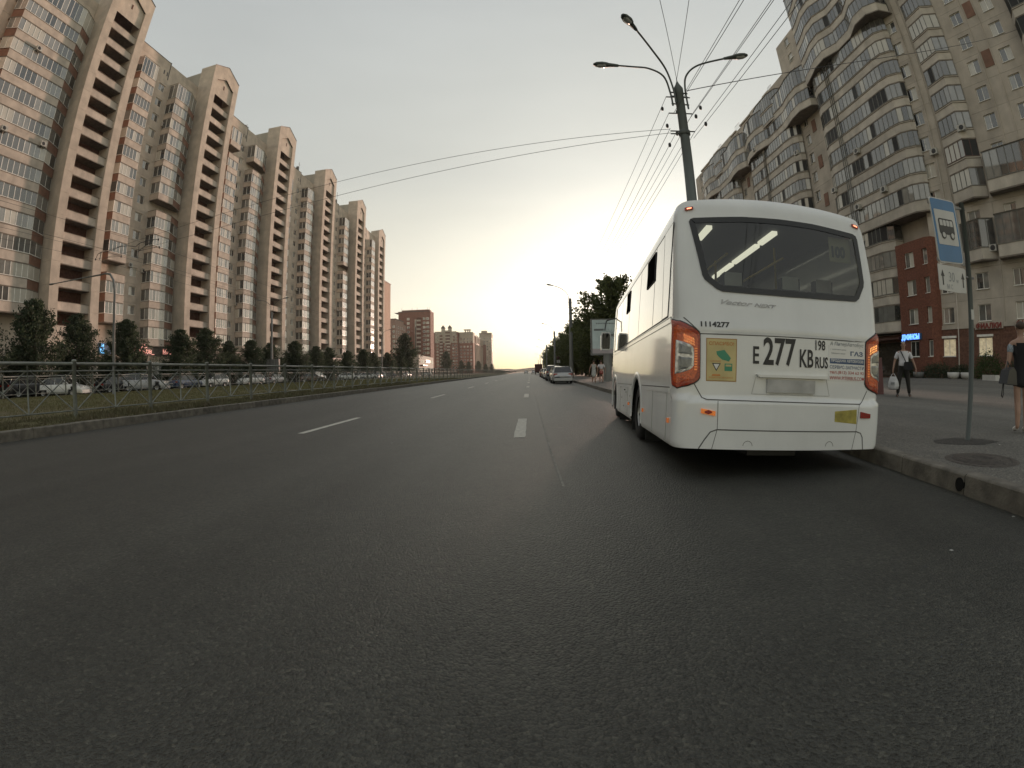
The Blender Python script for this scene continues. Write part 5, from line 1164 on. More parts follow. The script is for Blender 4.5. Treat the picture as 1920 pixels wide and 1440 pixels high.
for z in (10.15, 10.0, 9.7): q.tube([(-.3, 0, z-.165), (.3, 0, z-.165)], 0.025, 6)
q.lathe([(0.17, 8.35), (0.19, 8.37), (0.19, 8.5), (0.17, 8.52)], 16); build('cross_bracket', q, ['pole_paint'], bpz)
ins = MB(); ins.lathe([(0, -0.08), (0.035, -0.07), (0.05, -0.02), (0.05, 0.03), (0.03, 0.07), (0, 0.08)], 10); mins = ins.mesh('insulator', ['black_plastic'])
for x, y, z in [(4.55, 13.9, 9.72), (4.95, 13.6, 9.45), (4.68, 14.0, 9.12), (4.99, 14.0, 8.85), (4.72, 14.1, 8.45), (5.62, 13.2, 9.45), (5.72, 13.2, 8.85), (5.42, 13.2, 9.1)]: ob('insulator', mins, bpz, (x-PX, y-PY, z-.165))
# poles further along the right kerb, each with one curved lamp arm
def kerb_pole(x, y, h, label, full=True):
    r = thing('street_lamp', label, 'street lamp', (x, y, 0.165), 0, 'street lamps along the right kerb')
    m = MB(); m.lathe([(0.27, 0), (0.19, h), (0, h+0.02)], 12); build('pole', m, ['pole_grey'], r)
    arm(r, [(-0.2, 0, h-1.0), (-0.2, 0, h+0.2), (-0.55, 0, h+0.85), (-1.3, 0, h+1.4), (-2.2, 0, h+1.72)], (-1, 0, 0.25), 1.1, 0.04, 'pole_grey')
    if full:
        q = MB()
        for z in (h-.5, h-1.2, h-2.0): q.tube([(-.5, 0, z), (.5, 0, z)], 0.03, 4)
        build('cross_bracket', q, ['pole_grey'], r)
    return r
kp = [(5.30, 61, 10.3, 'nearest grey lamp pole beyond the bus, standing beside the silver parked car'), (5.8, 112, 10.3, 'second lamp pole beyond the bus, half sunk in the dark trees'),
      (5.7, 165, 10.0, 'third lamp pole beyond the bus, above the round road sign'), (5.8, 212, 10.0, 'fourth lamp pole beyond the bus along the tree row'), (6.2, 300, 10.0, 'far lamp pole over the distant truck'), (6.3, 380, 10, 'farthest lamp pole on the right near the vanishing point')]
for x, y, h, l in kp: kerb_pole(x, y, h, l, y < 120)
# left side poles
lp = thing('street_lamp', 'slim grey lamp pole with a long arm bent left, before the blue shop sign', 'street lamp', (-26.44, 22.64, 0.2))
q = MB(); pts = [(0, 0, -0.1), (0.08, 0, 2), (0.06, 0, 5), (0.02, 0, 6.5), (-0.2, 0, 7.42), (-0.6, 0, 7.86), (-1.1, 0, 7.98), (-1.6, 0, 7.96), (-7.9, 0.3, 8.14)]
q.tube(pts, [.11, .10, .09, .085, .08, .075, .07, .06, .035], 10); build('pole', q, ['pole_grey'], lp)
q = MB(); lamp_head(q, (-7.9, 0.3, 8.14), (-1, 0.04, 0.03), 0.9); build('lamp_head', q, ['pole_grey'], lp)
def two_arm(x, y, h, label):
    r = thing('street_lamp', label, 'street lamp', (x, y, 0.2), 0, 'double lamp poles on the far side of the median'); m = MB(); m.lathe([(0.2, 0), (0.14, h), (0, h+.02)], 12); build('pole', m, ['pole_grey'], r)
    for s in (-1, 1): arm(r, [(0.15*s, 0, h-1), (0.15*s, 0, h), (0.4*s, 0, h+1.1), (1.2*s, 0, h+1.7), (2.0*s, 0, h+1.95)], (s, 0, 0.1), 1.1, 0.04, 'pole_grey')
    build('control_box', MB().box(-0.9, 1.3, -0.2, 0.2, 1.6, 3.4), ['pole_grey'], r) if y < 70 else None
two_arm(-37.6, 62.4, 10.3, 'dark double-armed lamp pole with a grey board at its foot, before the third gabled tower')
two_arm(-38.2, 118, 10.3, 'second double-armed lamp pole, in front of the last cream tower'); 
# trolley wire fittings hanging over the median
cf = thing('catenary_bracket', 'tangled overhead wire fittings hanging in front of the cream block, above the slim lamp', 'overhead line fitting', (-26.0, 22.6, 9.5))
q = MB(); Z = lambda L: [(a+26.0, 0.0, b-9.5) for a, b in L]
q.tube(Z([(-28.76, 9.34), (-28.55, 9.64), (-28.1, 9.72), (-27.55, 9.65), (-26.9, 9.7), (-26.15, 9.8), (-25.38, 9.73), (-24.61, 9.54), (-24.27, 9.72), (-23.37, 9.8), (-22.47, 9.71)]), 0.022, 5)
q.tube(Z([(-27.55, 9.65), (-25.97, 9.12), (-27.41, 9.25), (-27.9, 9.19)]), 0.018, 5); q.tube(Z([(-26.15, 9.8), (-25.97, 9.12)]), 0.018, 5); q.tube(Z([(-28.2, 9.7), (-28.3, 9.2)]), 0.03, 5); q.tube(Z([(-24.27, 9.72), (-24.28, 9.23), (-22.34, 9.24)]), 0.022, 5); q.tube(Z([(-24.28, 9.23), (-24.29, 8.74)]), 0.03, 5); q.tube(Z([(-24.28, 9.23), (-22.9, 9.78)]), 0.018, 5)
build('bracket', q, ['black_plastic'], cf)
for L in [(-28.76, 9.3), (-22.47, 9.71), (-22.34, 9.18), (-25.97, 9.1)]: ob('insulator', mins, cf, (L[0]+26, 0, L[1]-9.5))
# overhead wires
def wire(a, b, sag, r=0.008, n=24, label='', grp=None):
    a, b = Vector(a), Vector(b); pts = [a.lerp(b, t)-Vector((0, 0, sag*4*t*(1-t))) for t in np.linspace(0, 1, n)]
    q = MB(); q.tube(pts, r, 4, cap=False); o = build('overhead_wire', q, ['wire']); return tag(o, label, 'wire', grp)
G1, G2 = 'wires from the big pole to the next pole along the road', 'wires running back over the camera from the big pole'
P1 = (5.3, 61)
ON = ['topmost', 'second', 'third', 'fourth', 'fifth', 'sixth', 'lowest']
for i, (dx, z) in enumerate([(-.46, 9.95), (-.44, 9.32), (-.46, 8.75), (-.25, 8.65), (.36, 9.35), (.37, 8.7), (.1, 8.5)]):
    wire((PX+dx, PY, z), (P1[0]+dx, P1[1], z-0.3), 0.5+0.1*(i % 3), 0.0085, label=f'{ON[[0,2,3,4,1,4,6][i] if i != 3 else 5]} of the thin wires running from the big pole down to the next kerb pole', grp=G1)
for i, (dx, z) in enumerate([(.1, 10.0), (.36, 9.35), (.2, 9.1), (.37, 8.7), (.3, 8.45), (-.3, 9.3)]):
    wire((PX+dx, PY, z), (5.0+dx, -34, z-0.2), 0.45+0.12*(i % 3), 0.009, 40, label=f'{ON[i]} of the dark wires sweeping from the big pole out of the picture top', grp=G2)
wire((PX, PY, 10.7), (-3.2, -30, 10.6), 0.3, 0.008, 40, label='right one of two thin wires rising steeply from the spike of the big pole'); wire((PX, PY, 10.7), (-12, -30, 10.4), 0.3, 0.008, 40, label='left one of two thin wires rising steeply from the spike of the big pole')
wire((PX+.3, PY, 10.27), (44.6, 21.2, 31.2), 0.9, 0.016, 40, label='black cable crossing in front of the right building from the big pole')
wire((PX-.46, PY, 8.72), (-28.5, 22.6, 9.7), 0.35, 0.0085, 40, label='upper cross-span wire from the big pole over the road to the median fittings'); wire((PX-.46, PY, 8.58), (-28.5, 22.6, 9.3), 0.75, 0.0085, 40, label='lower cross-span wire from the big pole over the road to the median fittings')
for (x, z), nm_ in zip(((-28.76, 9.3), (-25.97, 9.1), (-24.3, 8.8), (-22.4, 9.2)), ('farthest', 'second farthest', 'second nearest', 'nearest')): wire((x, -25, z), (x, 22.6, z), 0.2, 0.008, 20, label=f'{nm_} tram wire above the median, span left of the hanging fittings', grp='tram wires over the median'); wire((x, 22.6, z), (x, 90, z), 0.4, 0.008, 20, label=f'{nm_} tram wire above the median, span right of the hanging fittings', grp='tram wires over the median')
# ================================================================ stop sign
sg = thing('bus_stop_sign', 'bus stop sign with a black bus on white and blue, on a leaning grey post', 'road sign', (5.74, 4.5, 0.165))
q = MB(); q.tube([(-0.06, 0.02, 0), (0.0, 0.02, 1.5), (0.07, 0.02, 3.12)], 0.037, 12); build('post', q, ['pole_paint'], sg)
mat('sign_blue', (0.045, 0.17, 0.36), 0.4, 0.06, 3); mat('sign_white', (0.55, 0.55, 0.53), 0.45, 0.05, 3, dirt=0.1); mat('sign_back', (0.25, 0.25, 0.25), 0.5, 0.1)
def rrect(x0, x1, z0, z1, r, n=5):
    out = []
    for cx, cz, a0 in ((x1-r, z1-r, 0), (x0+r, z1-r, 90), (x0+r, z0+r, 180), (x1-r, z0+r, 270)):
        for k in range(n+1): a = math.radians(a0+90*k/n); out.append((cx+r*math.cos(a), cz+r*math.sin(a)))
    return out
bd = bpy.data.objects.new('sign_board', None); 
q = MB(); q.prism(rrect(-0.29, 0.29, -0.42, 0.42, 0.05), 0.0, 0.012, 0, 'y'); board = build('sign_board', q, ['sign_white'], sg, (-0.42, -0.05, 2.66), (0, math.radians(-3.0), math.radians(6)))
q = MB(); q.prism(rrect(-0.275, 0.275, -0.405, 0.405, 0.04), -0.003, -0.0005, 0, 'y'); build('blue_field', q, ['sign_blue'], board)
q = MB(); q.prism(rrect(-0.235, 0.235, -0.19, 0.265, 0.02), -0.006, -0.0035, 0, 'y'); build('white_field', q, ['sign_white'], board)
q = MB(); q.prism(rrect(-0.18, 0.17, -0.055, 0.15, 0.035), -0.009, -0.0065, 0, 'y'); bus_ = build('bus_symbol', q, ['ink_black'], board)
for i in range(4): q = MB(); q.prism(rrect(-0.155+i*0.078, -0.09+i*0.078, 0.055, 0.13, 0.012), -0.012, -0.0095, 0, 'y'); build('symbol_window', q, ['sign_white'], board)
for x in (-0.10, 0.10):
    for r_, y_, m_ in ((0.052, -0.0125, 'ink_black'), (0.034, -0.0155, 'sign_white')): q = MB(); q.prism([(x+r_*math.cos(a), -0.065+r_*math.sin(a)) for a in np.linspace(0, 2*math.pi, 17)[:-1]], y_, y_+0.0025, 0, 'y'); build('symbol_wheel', q, [m_], board)
q = MB(); q.box(-0.30, 0.30, 0.013, 0.03, -0.40, -0.36); q.box(-0.30, 0.42, 0.013, 0.03, 0.33, 0.37); q.box(0.28, 0.36, 0.02, 0.03, -0.43, 0.40); build('sign_frame', q, ['sign_back'], board)
q = MB(); q.prism([(-0.33, -0.155), (0.05, -0.165), (0.30, -0.155), (0.32, 0.15), (0.27, 0.165), (-0.33, 0.165)], 0, 0.008, 0, 'y'); pl = build('distance_plate', q, ['sign_white'], sg, (-0.405, -0.05, 2.035), (0, 0, math.radians(6)))
for x in (-0.24, 0.235):
    q = MB(); q.prism([(x-0.012, -0.09), (x+0.012, -0.09), (x+0.012, 0.02), (x+0.04, 0.02), (x, 0.10), (x-0.04, 0.02), (x-0.012, 0.02)], -0.003, -0.0005, 0, 'y'); build('arrow', q, ['ink_black'], pl)
def ptext(s, x, z, h, parent, m_='ink_grey', sx=1.0):
    me = text_mesh(s, h*1.35, 0.0, sx, 0); me.materials.clear(); me.materials.append(MATS[m_]); return ob('lettering', me, parent, (x, -0.002, z), (math.pi/2, 0, 0))
ptext('30', -0.11, -0.035, 0.13, pl, sx=0.85); ptext('м', 0.07, -0.035, 0.05, pl); ptext('М С', -0.16, -0.13, 0.06, pl, sx=0.9)
for z in (2.10, 3.03): build('clamp', MB().tube([(-0.1, 0.02, z), (0.12, 0.02, z)], 0.018, 6), ['sign_back'], sg)
build('notice', MB().box(-0.03, 0.03, -0.018, -0.012, 1.55, 1.68), ['sign_white'], sg)
# tar patch, manhole, storm drain
m = MB(); m.add([(x, y, 0.169) for x, y in [(5.22, 4.75), (5.7, 4.78), (5.95, 4.5), (6.0, 4.2), (5.55, 4.14), (5.2, 4.35), (5.05, 4.55)]], [tuple(range(7))[::-1]]); struct('asphalt_patch', m, ['asphalt_patch'])
mh = thing('manhole_cover', 'round iron manhole cover sunk in the pavement right of the kerb, near the sign post', 'manhole cover', (4.62, 3.45, 0.165))
mat('iron', (0.07, 0.06, 0.052), 0.7, 0.3, 25, bump=0.5, bscale=60)
build('collar', MB().lathe([(0.42, 0.001), (0.40, 0.008), (0.34, 0.008), (0.335, 0.003)], 32), ['iron'], mh); build('lid', MB().lathe([(0.33, 0.003), (0.32, 0.014), (0.22, 0.012), (0.21, 0.02), (0.12, 0.02), (0.11, 0.012), (0, 0.012)], 32), ['iron'], mh)
dr = MB(); dr.prism([(0.055*math.cos(a), 0.085+0.062*math.sin(a)) for a in np.linspace(0, 2*math.pi, 17)[:-1]], -0.002, 0.03, 0, 'x'); mat('hole_shade_black', (0.004, 0.004, 0.004), 1, 0)  # solid black disc, the shade inside the hole put in as colour
o = build('drain_opening', dr, ['hole_shade_black'], None, (kr(3.05)-0.016, 3.05, 0.0), (0, 0, -0.13)); tag(o, 'dark round storm drain hole in the face of the right kerb', 'drain')
# litter
for i, (x, y) in enumerate([(2.55, 2.05), (5.72, 4.0), (-2.2, 7.2), (3.6, 2.3)]): 
    o = build('litter', MB().box(-0.012, 0.012, -0.008, 0.009, 0, 0.004), ['plate_grey'], None, (x, y, 0.171 if x > 4 else 0.002), (0, 0, i)); tag(o, ['white scrap of litter on the road near the right kerb', 'white scrap of litter beside the foot of the stop sign', 'pale scrap lying on the road left of the lane dashes', 'small white scrap in the gutter of the right kerb'][i], 'litter')
# ================================================================ billboard
bb = thing('billboard', 'pale blue-grey advertising board on a post behind the bus mirror, in front of the trees', 'billboard', (6.6, 40, 0.165))
mat('poster', (0.50, 0.60, 0.62), 0.6, 0.1, 1.2); mat('poster_lilac', (0.42, 0.38, 0.40), 0.6, 0.1, 1.2); mat('poster_ink', (0.16, 0.18, 0.19), 0.6, 0.2, 2)
build('case', MB().box(-1.42, 1.42, 0, 0.35, 2.2, 5.3), ['pole_grey'], bb); build('post', MB().box(-0.35, 0.35, 0.05, 0.3, 0, 2.2), ['pole_grey'], bb)
build('poster', MB().box(-1.3, 1.3, -0.012, -0.001, 2.75, 5.2), ['poster'], bb); build('poster_band', MB().box(-1.3, 1.3, -0.012, -0.001, 2.35, 2.749), ['poster_lilac'], bb)
q = MB()
for a in np.linspace(0, 2*math.pi, 15)[:-1]: q.add([(0.25+0.22*math.cos(a-.1), -0.016, 3.9+0.22*math.sin(a-.1)), (0.25+0.22*math.cos(a+.1), -0.016, 3.9+0.22*math.sin(a+.1)), (0.25+0.75*math.cos(a), -0.016, 3.9+0.62*math.sin(a))], [(0, 1, 2)])
q.box(-0.1, 0.6, -0.018, -0.013, 3.78, 4.02); build('printed_figure', q, ['poster_ink'], bb); build('printed_caption', MB().box(-1.15, -0.3, -0.016, -0.013, 4.28, 4.45), ['poster_ink'], bb)
for i in range(14): build('printed_letter', MB().box(-0.95+i*0.14, -0.87+i*0.14+(i % 3)*0.01, -0.016, -0.013, 4.86, 4.96), ['poster_ink'], bb)
# small round road sign among the parked cars
for (x, y, l) in [(6.4, 108, 'small round road sign with a white plate over the parked cars')]:
    r = thing('road_sign', l, 'road sign', (x, y, 0.165)); build('post', MB().tube([(0, 0, 0), (0, 0, 3.6)], 0.04, 8), ['pole_grey'], r); build('round_sign', MB().lathe([(0, -0.03), (0.42, -0.03), (0.42, 0), (0, 0)], 20, 0, 'y', (0, 0, 3.9)), ['frame_brown'], r); build('plate', MB().box(-0.4, 0.4, -0.03, -0.01, 2.7, 3.35), ['sign_white'], r)
# ================================================================ cars
mat('car_glass', (0.02, 0.022, 0.024), 0.04, 0.2, 2, ior=1.7); mat('head_glass', (0.55, 0.56, 0.56), 0.1, 0.2, 20, coat=0.6); mat('tail_glass', (0.30, 0.02, 0.015), 0.15, 0.1, 20, coat=0.6)
for n_, c in dict(car_silver=(0.42, 0.43, 0.44), car_white=(0.75, 0.75, 0.72), car_black=(0.02, 0.02, 0.022), car_grey=(0.16, 0.165, 0.17), car_beige=(0.34, 0.28, 0.2), car_blue=(0.06, 0.09, 0.16), car_red=(0.22, 0.03, 0.025), car_brown=(0.13, 0.085, 0.06)).items(): mat(n_, c, 0.28, 0.03, 1, coat=0.7, metal=0.0)
CARS = {}
def car_proto(kind):
    L, Wd, H, hood, zbelt = {'sedan': (4.4, 1.72, 1.45, 0.98, 0.95), 'wagon': (4.35, 1.70, 1.47, 0.97, 0.95), 'hatch': (3.95, 1.68, 1.5, 1.0, 0.98), 'suv': (4.5, 1.82, 1.72, 1.12, 1.12)}[kind]
    hw = Wd/2
    # lower hull: stations along y (0 = rear)
    if kind == 'sedan': tops = [(0, .62), (.05, .86), (.25, zbelt), (1.0, zbelt+.0), (2.0, zbelt), (3.1, zbelt), (3.6, .88), (4.2, .76), (4.36, .62), (4.4, .5)]; G = [(0.35, zbelt), (1.05, H-.03), (1.5, H), (2.5, H-.02), (3.2, zbelt)]
    elif kind == 'wagon': tops = [(0, .6), (.03, .85), (.1, zbelt), (1.0, zbelt), (2.0, zbelt), (3.05, zbelt), (3.5, .88), (4.15, .76), (4.31, .62), (4.35, .5)]; G = [(0.08, zbelt), (0.45, H-.06), (1.2, H), (2.4, H-.02), (3.15, zbelt)]
    elif kind == 'hatch': tops = [(0, .62), (.03, .9), (.1, zbelt), (1.0, zbelt), (2.0, zbelt), (2.9, zbelt), (3.3, .92), (3.75, .8), (3.91, .64), (3.95, .5)]; G = [(0.08, zbelt), (0.5, H-.05), (1.2, H), (2.2, H-.03), (2.98, zbelt)]
    else: tops = [(0, .7), (.03, 1.0), (.1, zbelt), (1.0, zbelt), (2.0, zbelt), (3.1, zbelt), (3.5, 1.04), (4.25, .95), (4.45, .75), (4.5, .55)]; G = [(0.06, zbelt), (0.35, H-.06), (1.2, H), (2.5, H-.02), (3.2, zbelt)]
    wy = (0.78, L-0.82); wr = 0.31 if kind != 'suv' else 0.36
    m = MB(); ysl = sorted(set([round(a, 3) for a, b in tops]+[round(v, 3) for v in np.linspace(0.1, L-0.05, 34)])); prof = []; vs = []
    for y in ysl:
        zt = float(np.interp(y, [a for a, b in tops], [b for a, b in tops])); e = min(y, L-y); k = 1-max(0, (0.35-e)/0.35)**2*0.14
        ring = [(0, 0.22), (.86*hw*k, .22), (.97*hw*k, .32), (1.0*hw*k, .55), (.985*hw*k, zt-.10 if zt > .7 else zt-.04), (.93*hw*k, zt-.02), (.80*hw*k, zt), (0, zt+.015)]
        for x, z in ring: vs.append((x, y, z))
        for x, z in ring[::-1][1:-1]: vs.append((-x, y, z))
    n = 14; fs = []
    for j in range(len(ysl)-1):
        for i in range(n):
            ids = (j*n+i, j*n+(i+1) % n, (j+1)*n+(i+1) % n, (j+1)*n+i); c = [sum(vs[q][a] for q in ids)/4 for a in range(3)]
            if abs(c[0]) > .8*hw and any((c[1]-w)**2+(c[2]-wr)**2 < (wr+.07)**2 for w in wy): continue
            fs.append(ids)
    fs += [tuple(range(n)), tuple((len(ysl)-1)*n+i for i in range(n))[::-1]]; m.add(vs, fs, 0, True)
    for w in wy: m.box(-hw*.78, hw*.78, w-.4, w+.4, .2, .75, 1)
    body = m.mesh('body', ['car_silver', 'black_plastic'])
    # cabin
    gm = MB(); gv = []; ny = len(G)
    for j, (y, z) in enumerate(G):
        t = (z-zbelt)/(H-zbelt); wdt = hw*(.93-.17*max(0, t)); zz = max(z, zbelt+.01)
        gv += [(-hw*.93, y, zbelt-.01), (-wdt, y, zz-.015), (-wdt*.85, y, zz), (wdt*.85, y, zz), (wdt, y, zz-.015), (hw*.93, y, zbelt-.01)]
    fs = [(j*6+i, j*6+i+1, (j+1)*6+i+1, (j+1)*6+i) for j in range(ny-1) for i in range(5)]
    gm.add(gv, fs, 0); glass = gm.mesh('cabin_glass', ['car_glass'])
    rf = MB(); rv = []
    for j in range(1, ny-1):
        y, z = G[j]; t = (z-zbelt)/(H-zbelt); wdt = hw*(.93-.17*t); rv += [(-wdt-.008, y, z-.03), (-wdt*.85, y, z+.012), (wdt*.85, y, z+.012), (wdt+.008, y, z-.03)]
    rf.add(rv, [(j*4+i, j*4+i+1, (j+1)*4+i+1, (j+1)*4+i) for j in range(ny-3) for i in range(3)], 0, True); roof = rf.mesh('roof', ['car_silver'])
    pil = MB()
    for s in (-1, 1):
        for a, b in ((0, 1), (ny-1, ny-2)):
            ya, za = G[a]; yb, zb = G[b]; pil.tube([(s*hw*.93, ya, zbelt), (s*hw*.78, yb, zb-.01)], 0.035 if a else 0.05, 4)
        ym = (G[1][0]+G[-2][0])/2+.1
        for yy in ((ym,) if kind != 'wagon' else (ym, G[1][0]+.55)): pil.tube([(s*hw*.94, yy, zbelt-.01), (s*hw*.775, yy+.03, H-.03)], 0.03, 4)
    pill = pil.mesh('pillars', ['car_silver'])
    wm_ = MB(); wm_.lathe([(0.2, -.10), (wr-.03, -.10), (wr, -.07), (wr, .07), (wr-.03, .10), (0.2, .10)], 20, 0, 'x'); wm_ = wm_.mesh('wheel', ['rubber']); rm_ = MB(); rm_.lathe([(0, .09), (.06, .1), (.19, .07), (.205, .1)], 14, 0, 'x'); rm_.lathe([(0, -.09), (.06, -.1), (.19, -.07), (.205, -.1)], 14, 0, 'x'); rm_ = rm_.mesh('rim', ['steel'])
    zt_ = zbelt-.17
    hl = MB().box(-.17, .17, -.06, .03, -.07, .07).mesh('headlight', ['head_glass']); tl = MB().box(-.16, .16, -.03, .05, -.09, .09).mesh('tail_light', ['tail_glass'])
    bmf = MB().box(-hw*.9, hw*.9, -.07, .1, .26, .50).mesh('bumper', ['car_silver']); plt = MB().box(-.26, .26, -.01, 0, 0, .11).mesh('number_plate', ['plate_grey'])
    mir = MB().box(-.09, .09, -.05, .05, -.06, .06).mesh('mirror', ['car_silver'])
    return dict(body=body, glass=glass, roof=roof, pill=pill, wheel=wm_, rim=rm_, hl=hl, tl=tl, bump=bmf, plate=plt, mir=mir, L=L, hw=hw, wy=wy, wr=wr, zt=zt_, G=G, zb=zbelt)
def car(kind, colour, x, y, z, rz, label, grp, cat='car', name='parked_car'):
    """origin at the middle of the rear axle line end (rear bumper), car points along +y before rotation"""
    if kind not in CARS: CARS[kind] = car_proto(kind)
    p = CARS[kind]; r = thing(name, label, cat, (x, y, z), rz, grp); L, hw = p['L'], p['hw']
    ob('body', p['body'], r, mats=[colour]); ob('cabin_glass', p['glass'], r); ob('roof', p['roof'], r, mats=[colour]); ob('pillars', p['pill'], r, mats=[colour]).name = 'pillar'
    for w in p['wy']:
        for s in (-1, 1): q = ob('wheel', p['wheel'], r, (s*(hw-.11), w, p['wr'])); ob('rim', p['rim'], q)
    for s in (-1, 1): ob('headlight', p['hl'], r, (s*hw*.68, L-.13, .68 if kind != 'suv' else .85)); ob('tail_light', p['tl'], r, (s*hw*.74, .05, p['zt'])); ob('mirror', p['mir'], r, (s*(hw+.04), p['G'][-1][0]-.35, p['zb']+.05), mats=[colour])
    ob('bumper', p['bump'], r, mats=[colour]); ob('bumper', p['bump'], r, (0, L-.02, 0), (0, 0, 0), [colour]); ob('number_plate', p['plate'], r, (0, -.075, .55)); return r
GR = 'cars parked along the right kerb'
rightcars = [('wagon', 'car_silver', 'silver estate car, nearest of the cars parked along the right kerb'), ('sedan', 'car_beige', 'pale parked car half hidden behind the silver estate car'), ('suv', 'car_grey', 'tall dark grey parked car, third from the front of the right kerb row'), ('hatch', 'car_silver', 'small silver parked car just beyond the tall grey one'), ('sedan', 'car_white', 'white parked sedan, fifth along the right kerb'), ('sedan', 'car_silver', 'silver parked sedan, sixth along the right kerb'), ('hatch', 'car_brown', 'brownish parked hatchback, seventh along the right kerb'), ('sedan', 'car_grey', 'grey parked sedan, eighth along the right kerb'), ('sedan', 'car_red', 'dark red parked car near the far end of the right kerb row'), ('sedan', 'car_white', 'pale parked car at the far end of the right kerb row')]
for i, (k, c, l) in enumerate(rightcars): car(k, c, 2.72-0.05*min(i, 3)+(0.12 if i % 2 else 0), 39.6+6.1*i+(0.4 if i == 2 else 0), 0.0, math.radians(1.5 if i == 0 else 0), l, GR)
tk = thing('parked_truck', 'dark red truck parked beyond the row of cars on the right', 'truck', (2.6, 150, 0)); mat('truck_red', (0.10, 0.03, 0.025), 0.5, 0.1)
build('cargo_box', MB().box(-1.2, 1.2, 0, 6.5, 0.9, 3.3), ['truck_red'], tk); build('cab', MB().prism([(6.6, .6), (8.6, .6), (8.6, 1.6), (8.2, 2.6), (6.6, 2.6)], -1.1, 1.1, 0, 'x'), ['truck_red'], tk); build('chassis', MB().box(-.5, .5, 0, 8.3, .5, .89), ['black_plastic'], tk)
for y in (1.3, 7.4):
    for s in (-1, 1): build('wheel', MB().lathe([(0, -.14), (.46, -.14), (.5, -.1), (.5, .1), (.46, .14), (0, .14)], 16, 0, 'x'), ['rubber'], tk, (s*.98, y, .5))
for x, y, k, c, l in [(-1.9, 205, 'hatch', 'car_white', 'tiny pale car driving far down the middle of the road'), (1.2, 170, 'sedan', 'car_white', 'tiny white car far down the right lane')]: car(k, c, x, y, 0, 0, l, None, name='moving_car')
GL = 'cars parked beyond the grass median on the left'; rr_ = random.Random(21)
names = ['beige', 'black', 'dark', 'white', 'pale grey', 'grey', 'silver', 'dark grey']
# nose or tail towards the road, angled a little; read left to right
left = [(10.0,'sedan','car_grey'),(13.2,'sedan','car_brown'),(16.2,'sedan','car_beige'),(20.4,'suv','car_black'),(23.8,'sedan','car_white'),(27.0,'suv','car_silver'),(30.2,'sedan','car_black'),(33.3,'suv','car_silver'),(36.8,'sedan','car_brown'),(40.2,'sedan','car_blue'),(44.8,'hatch','car_white'),(53.0,'hatch','car_white'),(60.5,'sedan','car_silver'),(65.6,'sedan','car_white'),(71.2,'sedan','car_brown'),(75.8,'suv','car_white'),(81.0,'sedan','car_silver'),(86.5,'sedan','car_white'),(92,'hatch','car_grey'),(98,'sedan','car_white'),(104,'sedan','car_silver'),(111,'sedan','car_white'),(119,'suv','car_white'),(128,'sedan','car_grey'),(137,'sedan','car_white'),(147,'sedan','car_silver'),(158,'hatch','car_white'),(170,'sedan','car_white')]
where = ['at the far left edge of the railing', 'behind the railing left of the first post', 'partly hidden by the leftmost railing bay', 'behind the first thick railing post', 'right of the first thick railing post', 'left of the slim lamp pole', 'right behind the slim lamp pole', 'right of the slim lamp pole', 'below the glowing pink shop letters', 'left of the white hatchback', 'standing alone behind the third railing post', 'in the gap of the car row, behind the fourth railing post']
for i, (y, k, c) in enumerate(left):
    col = c.replace('car_', ''); body = {'sedan': 'sedan', 'suv': 'tall estate', 'hatch': 'hatchback'}[k]
    wtxt = where[i] if i < len(where) else f'{["nearest", "second", "third", "fourth", "fifth", "sixth", "seventh", "eighth", "ninth", "tenth", "eleventh", "twelfth", "thirteenth", "fourteenth", "fifteenth", "sixteenth"][i-12]} of those beyond the car-free gap'
    if i in (10, 11): car(k, c, -36.0, y+3.6, 0.0, math.radians(180-8), f'{col} {body} parked {wtxt}', GL)
    else: car(k, c, -37.2-rr_.random()*.5, y, 0.0, math.radians(rr_.choice([0, 180])-62+rr_.uniform(-5, 5)) if i % 3 else math.radians(rr_.uniform(-4, 4)), f'{col} {body} parked {wtxt}', GL)
for x, y, c, l in [(16, 52, 'car_white', 'white car parked in the dim shade under the right-hand trees'), (19.5, 54, 'car_grey', 'grey car parked in the shade under the trees, behind the walking pair')]: car('sedan', c, x, y, .12, math.radians(80), l, None)

# ================================================================ trees and shrubs
def leaf_mat(name, c1, c2):
    m = bpy.data.materials.new(name); m.use_nodes = True; nd, lk = m.node_tree.nodes, m.node_tree.links; b = nd['Principled BSDF']; b.inputs['Roughness'].default_value = 0.6; b.inputs['Specular IOR Level'].default_value = 0.3
    g = nd.new('ShaderNodeNewGeometry'); n = nd.new('ShaderNodeTexNoise'); n.inputs['Scale'].default_value = 1.1; n.inputs['Detail'].default_value = 5; lk.new(g.outputs['Position'], n.inputs[0])
    ri = math_node(nd, lk, 'ADD', math_node(nd, lk, 'MULTIPLY', g.outputs['Random Per Island'], 0.45), math_node(nd, lk, 'MULTIPLY', n.outputs[0], 0.6))
    r = ramp(nd, lk, ri, [(0.25, c1), (0.85, c2)]); lk.new(r, b.inputs['Base Color'])
    t = nd.new('ShaderNodeBsdfTranslucent'); lk.new(r, t.inputs[0]); mx = nd.new('ShaderNodeMixShader'); mx.inputs[0].default_value = 0.45; lk.new(b.outputs[0], mx.inputs[1]); lk.new(t.outputs[0], mx.inputs[2]); lk.new(mx.outputs[0], nd['Material Output'].inputs[0]); MATS[name] = m
leaf_mat('leaf_dark', (0.034, 0.052, 0.030), (0.085, 0.11, 0.062)); leaf_mat('leaf_olive', (0.06, 0.08, 0.03), (0.15, 0.165, 0.06)); leaf_mat('leaf_shrub', (0.025, 0.055, 0.018), (0.07, 0.12, 0.035))
